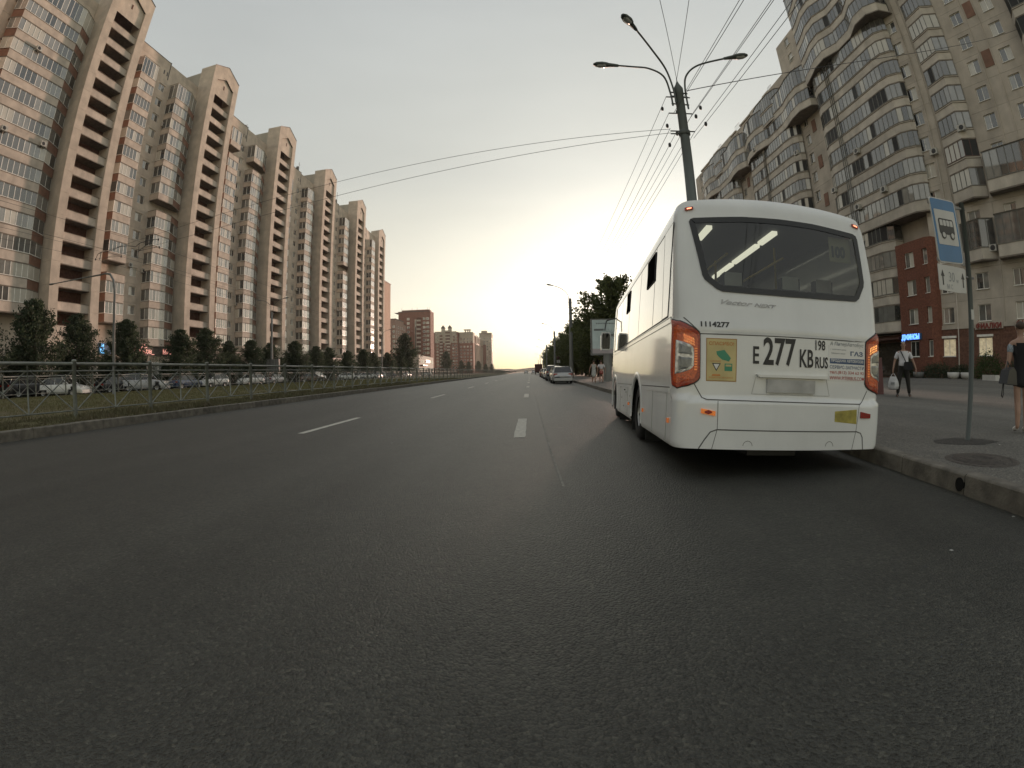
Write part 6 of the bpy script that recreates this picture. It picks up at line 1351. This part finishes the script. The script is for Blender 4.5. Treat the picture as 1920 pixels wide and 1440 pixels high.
def leaves(P, size, rng, aspect=0.55):
    n = len(P); d = rng.normal(size=(n, 3)); d /= np.linalg.norm(d, axis=1, keepdims=True); e = rng.normal(size=(n, 3)); e -= (e*d).sum(1, keepdims=True)*d; e /= np.linalg.norm(e, axis=1, keepdims=True)
    s = size*(0.6+0.8*rng.random(n))[:, None]; V = np.empty((n, 4, 3)); V[:, 0] = P-d*s; V[:, 1] = P-e*s*aspect; V[:, 2] = P+d*s; V[:, 3] = P+e*s*aspect
    return V.reshape(-1, 3)
def quads_mesh(name, V, m):
    n = len(V)//4; me = bpy.data.meshes.new(name); me.vertices.add(len(V)); me.vertices.foreach_set('co', V.ravel()); me.loops.add(4*n); me.loops.foreach_set('vertex_index', np.arange(4*n, dtype=np.int32)); me.polygons.add(n)
    me.polygons.foreach_set('loop_start', np.arange(0, 4*n, 4, dtype=np.int32)); me.polygons.foreach_set('loop_total', np.full(n, 4, dtype=np.int32)); me.update(); me.validate(); me.materials.append(MATS[m]); return me
def make_tree(seed, h, rad, base, kind, nl, size, m, trunk_r=0.12):
    rng = np.random.default_rng(seed); pts = []; tr = MB(); tips = []
    tr.tube([(0, 0, -0.1), (rng.normal()*.05, rng.normal()*.05, h*.35), (rng.normal()*.12, rng.normal()*.12, h*.7), (0, 0, h*.95)], [trunk_r, trunk_r*.75, trunk_r*.4, trunk_r*.12], 8)
    nb = {'cone': 210, 'round': 100}[kind]
    for i in range(nb):
        t = rng.random()**0.85; z = base+(h-base)*t; a = rng.random()*6.283
        if kind == 'cone': R = rad*(1-t)**0.68*(0.45+0.7*rng.random())+0.12; rise = 0.55*R+0.15
        else: R = rad*math.sqrt(max(0.02, 1-((t-.42)/.62)**2))*(0.6+0.5*rng.random()); rise = 0.45*R
        tip = np.array([math.cos(a)*R, math.sin(a)*R, z+rise]); st = np.array([0, 0, z-R*.25]); tips.append((st, tip, R))
        if i % 2 == 0: tr.tube([tuple(st), tuple((st+tip)/2+rng.normal(size=3)*.05), tuple(tip)], [trunk_r*.3, trunk_r*.18, trunk_r*.05], 4, cap=False)
    per = nl//nb
    for st, tip, R in tips:
        u = 0.2+0.9*rng.random(per)**0.7; c = st+(tip-st)*u[:, None]; sp = ((0.16+0.09*R) if kind == 'cone' else (0.16+0.10*R))*(1.2-0.75*u)[:, None]
        pts.append(c+rng.normal(size=(per, 3))*sp*np.array([1, 1, .75]))
    P = np.vstack(pts); P = P[P[:, 2] > base*0.7]
    return tr.mesh('trunk', ['bark']), quads_mesh('crown', leaves(P, size, rng), m)
def plant(protos, i, x, y, z, s, rz, name, label, cat, grp):
    t, c = protos[i % len(protos)]; r = thing(name, label, cat, (x, y, z), rz, grp); r.scale = (s, s, s); ob('trunk', t, r); ob('crown', c, r); return r
LT = [make_tree(s, 6.7, 3.0, 0.35, 'cone', 15000, 0.10, 'leaf_dark') for s in (1, 2, 3)]
ORD = ['first', 'second', 'third', 'fourth', 'fifth', 'sixth', 'seventh', 'eighth', 'ninth', 'tenth', 'eleventh', 'twelfth', 'thirteenth', 'fourteenth', 'fifteenth', 'sixteenth', 'seventeenth', 'eighteenth', 'nineteenth', 'twentieth']
def OR2(i): return ORD[i] if i < 20 else ['twenty-first', 'twenty-second', 'twenty-third', 'twenty-fourth', 'twenty-fifth', 'twenty-sixth'][i-20]
lt = [(19.0, 1.02), (24.6, 1.12), (30.3, 1.03), (36.2, 1.02), (44.5, .95), (50.7, 1.05), (55.0, .85), (60, .9), (67, .9), (74.6, 1.0), (82, .92), (90, .95), (99, .9), (108, 1.0), (118, .95), (129, 1.0), (141, .95), (153, .9)]
gt = 'dark conical trees in a row before the cream apartment block'
for i, (y, s) in enumerate(lt): plant(LT, i, -40.2+0.6*math.sin(i*2.1), y, 0.05, s, i*1.7, 'conical_tree', f'dark pointed tree, {ORD[i]} from the left in the row before the cream block', 'tree', gt)
BT = [make_tree(s, 9.5, 4.2, 1.6, 'round', 13000, 0.16, 'leaf_olive', 0.2) for s in (11, 12)]
bt2 = make_tree(17, 14, 5.6, 0.8, 'cone', 10000, 0.24, 'leaf_dark', 0.25)
plant([bt2], 0, -41, 152, 0, 1.0, 1, 'dark_tree', 'large dark bushy tree before the brown brick tower on the left', 'tree', None); plant([bt2], 0, -44, 159, 0, .78, 2.4, 'dark_tree', 'dark bushy tree just left of the sunlit shop building', 'tree', None)
for i, (x, y, s) in enumerate([(-52, 290, 1.0), (-44, 300, .6), (-44, 335, .6), (-42, 380, .7), (-38, 400, .55), (-36, 440, .6)]): plant([bt2], 0, x, y, 0, s, i, 'dark_tree', ['pointed dark tree in front of the turret block', 'low dark tree right of the pointed one, before the turret block', 'low dark tree before the middle of the turret block', 'low dark tree at the foot of the red pilaster block', 'low dark tree left of the pale end block', 'farthest low tree beside the pale end block on the left'][i], 'tree', None)
# right-hand tree row
RBX = [(10.2, 57, 1.18), (14.5, 50, 1.0), (13, 64, 1.0), (9.8, 68, .92), (11.5, 76, .98), (9.6, 82, .95), (14.5, 86, 1.0), (10, 92, .98), (9.6, 101, .96), (12, 108, 1.0), (9.8, 117, 1.0), (10, 128, 1.0), (12, 138, 1.05), (10, 149, 1.0), (10, 162, 1.05), (11, 176, 1.0), (10, 192, 1.05), (10.5, 210, 1.0), (10, 232, 1.1), (11, 258, 1.1), (17, 60, 1.1), (19, 71, 1.1), (18.5, 44, .95), (21, 52, 1.0), (22, 62, 1.1)]
for i, (x, y, s) in enumerate(RBX):
    lab = 'tallest leafy tree, rising above the billboard left of the bus' if i == 0 else (f'leafy tree in the dark row right of the road, {ORD[i-1]} in depth' if i < 20 else f'leafy tree in the back of the right grove, {ORD[i-20]} behind the billboard')
    plant(BT, i, x, y, 0.1, s, i*2.3, 'leafy_tree', lab, 'tree', 'leafy trees in the row on the right of the road')
for i in range(26):
    y = 72+i*8; plant(BT, i, 9.3+(i % 3)*1.2, y, -0.6, .5+.06*(i % 4), i*1.1, 'leafy_shrub', f'{OR2(i)} bush from the camera in the undergrowth below the right-hand trees', 'shrub', 'undergrowth below the right-hand trees')
# shrubs at the foot of the right building
def make_shrub(seed, rx, ry, h, n, size, m):
    rng = np.random.default_rng(seed); P = rng.normal(size=(n, 3)); P /= np.linalg.norm(P, axis=1, keepdims=True); P *= (0.55+0.5*rng.random((n, 1))); P[:, 2] = np.abs(P[:, 2]); P = P*np.array([rx, ry, h]); P += rng.normal(size=(n, 3))*.07
    s = MB()
    for i in range(10): a = rng.random()*6.28; s.tube([(0, 0, 0), (math.cos(a)*rx*.5, math.sin(a)*ry*.5, h*.7)], [.02, .008], 4)
    return s.mesh('stems', ['bark']), quads_mesh('foliage', leaves(P, size, rng), m)
def shrub(x, y, rx, ry, h, label, m='leaf_shrub', seed=1, name='shrub'):
    a, b = make_shrub(seed, rx, ry, h, 2600, 0.07, m); r = thing(name, label, 'shrub', (x, y, 0.15)); ob('stem', a, r); ob('foliage', b, r)
shrub(35.6, 36.2, .8, .9, 2.5, 'tall narrow dark clipped shrub beside the doorway of the brick block', 'leaf_dark', 3); shrub(36.6, 33.0, 1.2, 2.2, 1.4, 'dark low hedge under the lit shop window nearest the brick block', 'leaf_dark', 4)
shrub(37.4, 30.8, 1.0, 1.3, 1.2, 'low dark hedge left of the stop sign post, along the shop wall', 'leaf_dark', 6); shrub(37.2, 27.4, 1.4, 1.6, 2.3, 'bright green bush under the second lit shop window, right of the sign post', 'leaf_shrub', 5); shrub(38.6, 25.2, 1.2, 1.3, 1.6, 'dark bush at the right edge by the shop wall', 'leaf_dark', 8)
for i, (x, y) in enumerate([(35.4, 34.4), (34.9, 29.6), (35.4, 28.5)]):
    r = thing('planter', ['concrete flower planter left of the low hedge', 'small white planter left of the sign post, by the hedge', 'small white planter right of the sign post, by the hedge'][i], 'planter', (x, y, 0.165)); build('bowl', MB().lathe([(0.25, 0), (0.5, .15), (0.55, .55), (0.45, .55), (0.4, .4), (0, .4)], 14), ['pole_grey' if i == 0 else 'sign_white'], r)
o = build('concrete_block', MB().box(-.9, .9, -.2, .2, 0, .4), ['sign_white'], None, (33.6, 24.6, .165), (0, 0, 1.25)); tag(o, 'white painted concrete block on the pavement before the bushes', 'concrete block')
for i in range(22):
    y = 14+i*5.4+rr_.uniform(-1, 1); plant(LT, i, -42.5+rr_.uniform(-1, 1), y, -1.2, .58+.1*(i % 3), i*1.3, 'conical_shrub', f'{OR2(i)} low dark bush from the left, between the pointed trees and the cream block', 'shrub', 'low bushes between the pointed trees on the left')

# ================================================================ people
def skin_mesh(name, nodes, edges, root, m, sub=2, smooth=True):
    names = list(nodes); me = bpy.data.meshes.new(name+'_cage'); me.from_pydata([nodes[k][0] for k in names], [(names.index(a), names.index(b)) for a, b in edges], []); me.update()
    o = bpy.data.objects.new('tmp', me); COL.objects.link(o); sk = o.modifiers.new('s', 'SKIN'); sk.use_smooth_shade = True; sk.branch_smoothing = 0.4
    lay = me.skin_vertices[0].data if len(me.skin_vertices) else None
    if lay is None:
        bpy.context.view_layer.objects.active = o; o.select_set(True); bpy.ops.mesh.customdata_skin_add(); lay = me.skin_vertices[0].data
    for i, k in enumerate(names):
        r = nodes[k][1]; lay[i].radius = r if isinstance(r, tuple) else (r, r); lay[i].use_root = (k == root)
    sb = o.modifiers.new('u', 'SUBSURF'); sb.levels = sub; sb.render_levels = sub
    dg = bpy.context.evaluated_depsgraph_get(); dg.update(); out = bpy.data.meshes.new_from_object(o.evaluated_get(dg), preserve_all_data_layers=False, depsgraph=dg); out.name = name
    bpy.data.objects.remove(o); out.materials.clear(); out.materials.append(MATS[m])
    for p in out.polygons: p.material_index = 0; p.use_smooth = True
    return out
mat('shirt_white', (0.62, 0.62, 0.65), 0.9, 0.06, 6); mat('trousers_dark', (0.025, 0.024, 0.022), 0.9, 0.2, 6); mat('cloth_black', (0.015, 0.015, 0.018), 0.9, 0.2, 6); mat('hair_grey', (0.35, 0.34, 0.33), 0.8, 0.1, 40); mat('hair_dark', (0.05, 0.03, 0.02), 0.7, 0.2, 40)
mat('cloth_stripe', (0.26, 0.30, 0.34), 0.9, 0.25, 40); mat('cloth_pale', (0.42, 0.43, 0.42), 0.9, 0.15, 8); mat('plastic_bag', (0.55, 0.56, 0.58), 0.35, 0.08, 8); mat('shoe_white', (0.55, 0.52, 0.5), 0.6, 0.05); mat('leather_black', (0.02, 0.02, 0.022), 0.45, 0.1); mat('tan_strap', (0.25, 0.2, 0.15), 0.7, 0.1); mat('eye_dark', (0.02, 0.015, 0.01), 0.2, 0)
def hand(nodes, edges, wrist, key, out, down=(0, 0, -1), s=1.0, fwd=(0, -1, 0)):
    w = Vector(wrist); d = Vector(down).normalized(); f = Vector(fwd).normalized(); o = Vector(out).normalized(); pm = w+d*.06*s
    nodes[key+'p'] = (pm, (.040*s, .020*s)); edges.append((key, key+'p'))
    for i, (off, L) in enumerate(((-.030, .075), (-.010, .085), (.010, .08), (.030, .065))):
        b = pm+d*.03*s+f*off*s; nodes[f'{key}f{i}'] = (b, .0105*s); nodes[f'{key}g{i}'] = (b+d*L*.55*s-o*.008*s, .0095*s); nodes[f'{key}h{i}'] = (b+d*L*.95*s-o*.028*s, .0075*s)
        edges += [(key+'p', f'{key}f{i}'), (f'{key}f{i}', f'{key}g{i}'), (f'{key}g{i}', f'{key}h{i}')]
    b = pm-d*.01*s-f*.038*s; nodes[key+'t'] = (b, .012*s); nodes[key+'u'] = (b+d*.045*s-f*.015*s-o*.01*s, .009*s); edges += [(key+'p', key+'t'), (key+'t', key+'u')]
def person(label, loc, rz, H, heavy=1.0, arms=None, legs=None, clothes=None, hair='hair_grey', grp=None, bald=False):
    """stands on z=0, faces -Y. x > 0 is the figure's left"""
    k = H/1.75; r = thing('person', label, 'person', loc, rz, grp); V_ = lambda x, y, z: (x*k, y*k, z*k); w = heavy
    A = arms or {}; Lg = legs or {}
    n = {'pel': (V_(0, 0, .93), (.155*k*w, .115*k*w)), 'bel': (V_(0, -.015*w, 1.08), (.145*k*w, .115*k*w)), 'che': (V_(0, .0, 1.28), (.155*k*w, .105*k)), 'col': (V_(0, .01, 1.42), (.12*k, .085*k)), 'nek': (V_(0, .005, 1.50), .052*k), 'hd0': (V_(0, -.015, 1.575), (.066*k, .075*k)), 'hd1': (V_(0, -.005, 1.655), (.074*k, .092*k)), 'hd2': (V_(0, .0, 1.715), (.055*k, .068*k))}
    e = [('pel', 'bel'), ('bel', 'che'), ('che', 'col'), ('col', 'nek'), ('nek', 'hd0'), ('hd0', 'hd1'), ('hd1', 'hd2')]
    arm_e, leg_e = [], []
    for s, t in ((1, 'l'), (-1, 'r')):
        el, wr = A.get(t, ((.30, .02, 1.12), (.33, -.04, .87)))
        n['sh'+t] = (V_(.175*s*max(1, w*.97), .01, 1.40), .058*k); n['el'+t] = (V_(el[0]*s, el[1], el[2]), .040*k); n['wr'+t] = (V_(wr[0]*s, wr[1], wr[2]), .026*k)
        e += [('col', 'sh'+t), ('sh'+t, 'el'+t), ('el'+t, 'wr'+t)]; hand(n, e, n['wr'+t][0], 'wr'+t, (s, 0, 0), s=k)
        hp, kn, an = Lg.get(t, ((.095, 0, .86), (.11, -.01, .48), (.12, .02, .09)))
        n['hp'+t] = (V_(hp[0]*s, hp[1], hp[2]), .088*k*w); n['kn'+t] = (V_(kn[0]*s, kn[1], kn[2]), .056*k); n['cf'+t] = (V_((kn[0]*.6+an[0]*.4)*s, (kn[1]*.6+an[1]*.4)+.02, kn[2]*.65+an[2]*.35), .056*k); n['an'+t] = (V_(an[0]*s, an[1], an[2]), .036*k); n['to'+t] = (V_((an[0]+.02)*s, an[1]-.15, an[2]-.055), (.038*k, .025*k))
        e += [('pel', 'hp'+t), ('hp'+t, 'kn'+t), ('kn'+t, 'cf'+t), ('cf'+t, 'an'+t), ('an'+t, 'to'+t)]
    ob('body', skin_mesh('body', n, e, 'pel', 'skin'), r)
    def garment(name, keys, m, grow, extra=None, ee=None, root=None):
        nn = {q: (n[q][0], tuple((a+grow*k) for a in (n[q][1] if isinstance(n[q][1], tuple) else (n[q][1],)*2))) for q in keys}
        if extra: nn.update(extra)
        ed = [(a, b) for a, b in e if a in nn and b in nn]+(ee or []); return ob(name, skin_mesh(name, nn, ed, root or keys[0], m), r)
    # face
    hx, hy, hz = n['hd1'][0]; f = MB(); hy -= 0
    f.lathe([(0, -.012*k), (.011*k, -.006*k), (.013*k, 0), (.008*k, .012*k), (0, .03*k)], 8, 0, 'z', (hx, hy-.088*k, hz-.03*k)); build('nose', f, ['skin'], r)
    for s in (-1, 1):
        build('eye', MB().lathe([(0, -.008*k), (.011*k, 0), (0, .008*k)], 8, 0, 'y', (hx+s*.028*k, hy-.082*k, hz-.002*k)), ['eye_dark'], r); build('ear', MB().lathe([(0, -.03*k), (.014*k, -.01*k), (.016*k, .012*k), (0, .028*k)], 8, 0, 'z', (hx+s*.076*k, hy+.005*k, hz-.02*k)), ['skin'], r)
    build('mouth', MB().box(hx-.02*k, hx+.02*k, hy-.086*k, hy-.078*k, hz-.068*k, hz-.062*k), ['frame_brown'], r)
    # hair cap
    q = MB(); vs = []; nu, nv = 14, 7
    for j in range(nv):
        for i in range(nu): t = 2*math.pi*i/nu; ph = j/(nv-1)*math.radians((98+42*max(0, math.sin(t))) if not bald else 66); vs.append((hx+.084*k*math.sin(ph)*math.cos(t), hy+.012*k+.098*k*math.sin(ph)*math.sin(t)*(1 if math.sin(t) > 0 else .8), hz+.02*k+.078*k*math.cos(ph)))
    q.add(vs, [(j*nu+i, j*nu+(i+1) % nu, (j+1)*nu+(i+1) % nu, (j+1)*nu+i) for j in range(nv-1) for i in range(nu)], 0, True); build('hair', q, [hair], r)
    return r, n, e, garment, k
# man with a white carrier bag
r, n, e, gm_, k = person('elderly man in white T-shirt and dark trousers carrying a white plastic bag on the pavement', (12.03, 12.4, .165), math.radians(-40), 1.77, 1.12, arms={'r': ((.30, .03, 1.12), (.36, -.06, .84)), 'l': ((.33, .04, 1.12), (.42, -.02, .88))}, legs={'l': ((.10, 0, .86), (.15, -.02, .48), (.20, .03, .09)), 'r': ((.10, 0, .86), (.16, -.06, .48), (.20, -.03, .09))}, bald=True)
def lerp3(a, b, t): return tuple(Vector(a).lerp(Vector(b), t))
ex = {'sl'+t: (lerp3(n['sh'+t][0], n['el'+t][0], .75), .066*k) for t in 'lr'}; ex['hemt'] = ((0, 0, .90*k), (.165*k*1.12, .125*k*1.12))
gm_('t_shirt', ['bel', 'che', 'col', 'shl', 'shr'], 'shirt_white', .020, ex, [('shl', 'sll'), ('shr', 'slr'), ('bel', 'hemt')], 'che')
gm_('trousers', ['bel', 'pel', 'hpl', 'hpr', 'knl', 'knr', 'anl', 'anr'], 'trousers_dark', .022, None, [('knl', 'anl'), ('knr', 'anr')], 'pel')
for t in 'lr': gm_('shoe', ['an'+t, 'to'+t], 'leather_black', .014)
build('shoulder_strap', MB().tube([(-.1*k, -.13*k, 1.45*k), (.02*k, -.17*k, 1.2*k), (.10*k, -.185*k, 1.02*k)], .016, 6).tube([(-.1*k, -.13*k, 1.45*k), (-.08*k, .10*k, 1.44*k), (.1*k, .15*k, 1.1*k)], .012, 6), ['cloth_black'], r)
o = build('shoulder_bag', MB().prism(rrect(.0, .30, .86, 1.12, .05), -.25, -.17, 0, 'y'), ['cloth_black'], None); o.location = (12.03, 12.4, .165); o.rotation_euler = (0, 0, math.radians(-40)); tag(o, 'black shoulder bag hanging at the belly of the man in white', 'shoulder bag')
q = MB(); vs = []; prof = [(.42, .10, .05), (.36, .13, .07), (.25, .17, .09), (.12, .19, .10), (.03, .17, .09), (0, .12, .06)]; nn_ = 14
for z, rx, ry in prof:
    for i in range(nn_): t = 2*math.pi*i/nn_; vs.append((rx*math.cos(t)*(1+.07*math.sin(3*t+z*9)), ry*math.sin(t)*(1+.1*math.sin(5*t+z*7)), z))
q.add(vs, [(j*nn_+i, j*nn_+(i+1) % nn_, (j+1)*nn_+(i+1) % nn_, (j+1)*nn_+i) for j in range(len(prof)-1) for i in range(nn_)]+[tuple((len(prof)-1)*nn_+i for i in range(nn_))], 0, True)
pb = thing('carrier_bag', 'white plastic carrier bag hanging from the right hand of the man in white', 'carrier bag', (11.70, 12.56, .40), math.radians(-50)); build('sack', q, ['plastic_bag'], pb)
for s in (-1, 1): build('handle', MB().tube([(s*.09, 0, .40), (s*.03, 0, .50), (0, 0, .52)], .012, 6), ['plastic_bag'], pb)
build('print', MB().box(-.07, .06, -.115, -.108, .17, .24), ['ink_grey'], pb)
# woman at the right edge
r, n, e, gm_, k = person('woman in a short black dress with pale striped sleeve at the right picture edge', (7.10, 4.6, .165), math.radians(140), 1.60, .86, arms={'l': ((.24, .05, 1.10), (.28, -.06, .95)), 'r': ((.22, .02, 1.12), (.33, -.12, 1.02))}, legs={'l': ((.08, 0, .86), (.07, .03, .48), (.07, .10, .10)), 'r': ((.08, 0, .86), (.10, -.03, .48), (.10, .02, .09))}, hair='hair_dark')
ex = {'sl'+t: (lerp3(n['sh'+t][0], n['el'+t][0], .45), .062*k) for t in 'lr'}
hem = {'he1': ((0, 0, .80*k), (.175*k, .14*k)), 'he2': ((0, 0, .70*k), (.17*k, .135*k))}
gm_('dress', ['pel', 'bel', 'che', 'col', 'shl', 'shr'], 'cloth_black', .014, hem, [('pel', 'he1'), ('he1', 'he2')], 'che')
for t in 'lr': 
    nn = {'a': (n['sh'+t][0], .066*k), 'b': (lerp3(n['sh'+t][0], n['el'+t][0], .55), .060*k)}; ob('sleeve', skin_mesh('sleeve', nn, [('a', 'b')], 'a', 'cloth_stripe'), r); gm_('shoe', ['an'+t, 'to'+t], 'shoe_white', .012)
hb = thing('handbag', 'dark leather handbag with a loop strap held by the woman at the right edge', 'handbag', (6.68, 4.56, .165+.72), math.radians(8))
build('bag_body', MB().prism([(-.19, 0), (.17, -.03), (.14, .16), (.05, .22), (-.10, .18)], -.07, .07, 0, 'y'), ['leather_black'], hb); build('strap', MB().tube([(-.17, 0, .02), (-.20, 0, -.08), (-.22, 0, -.17), (-.19, 0, -.19), (-.16, 0, -.15), (-.16, 0, -.05), (-.15, 0, .02)], .008, 5), ['leather_black'], hb); build('handle', MB().tube([(-.08, 0, .18), (-.02, 0, .30), (.06, 0, .21)], .01, 6), ['leather_black'], hb)
# two walkers far off
for i, (x, y, top_, lab) in enumerate([(4.62, 34.4, 'cloth_pale', 'walker in a long pale dress, left of the far pair on the kerb pavement'), (5.22, 34.7, 'shirt_white', 'walker in a white top and dark red skirt, right of the far pair')]):
    r, n, e, gm_, k = person(lab, (x, y, .165), math.radians(180), 1.66, .95, hair='hair_dark', grp='pair walking away under the billboard', legs={'l': ((.08, 0, .86), (.09, -.10, .50), (.09, -.16, .12)), 'r': ((.08, 0, .86), (.09, .06, .48), (.09, .18, .10))})
    if i == 0: gm_('dress', ['pel', 'bel', 'che', 'col', 'shl', 'shr'], top_, .03, {'he': ((0, 0, .70*k), (.20*k, .17*k)), 'he2': ((0, 0, .42*k), (.21*k, .18*k))}, [('pel', 'he'), ('he', 'he2')], 'che')
    else: gm_('top', ['bel', 'che', 'col', 'shl', 'shr'], top_, .025, {'sl'+t: (lerp3(n['sh'+t][0], n['el'+t][0], .8), .06*k) for t in 'lr'}, [('shl', 'sll'), ('shr', 'slr')], 'che'); ob('skirt', skin_mesh('skirt', {'a': ((0, 0, .98*k), (.17*k, .14*k)), 'b': ((0, 0, .62*k), (.19*k, .16*k))}, [('a', 'b')], 'a', 'car_red'), r)
# dark red clothing rack and person-sized banner by the shop door, seen between bus and man
o = build('folding_signboard', MB().add([(-.35, 0, 0), (.35, 0, 0), (.35, .35, 1.3), (-.35, .35, 1.3), (-.35, .7, 0), (.35, .7, 0)], [(0, 1, 2, 3), (3, 2, 5, 4), (0, 3, 4), (1, 5, 2)]), ['truck_red'], None, (12.2, 14.1, .165), (0, 0, -.5)); tag(o, 'dark red folding signboard standing between the bus and the man in white', 'signboard')

# ================================================================ thin warm evening haze
hz_ = MB(); hz_.box(-1600, 1600, -120, 1950, -1.5, 64)
hm_ = bpy.data.materials.new('haze_air'); hm_.use_nodes = True; hn = hm_.node_tree.nodes; hn.clear(); pv = hn.new('ShaderNodeVolumePrincipled'); pv.inputs['Density'].default_value = 0.00018; pv.inputs['Color'].default_value = (0.95, 0.93, 0.88, 1); pv.inputs['Anisotropy'].default_value = 0.3
ho = hn.new('ShaderNodeOutputMaterial'); hm_.node_tree.links.new(pv.outputs[0], ho.inputs['Volume']); MATS['haze_air'] = hm_
stuff(build('haze', hz_, ['haze_air']))
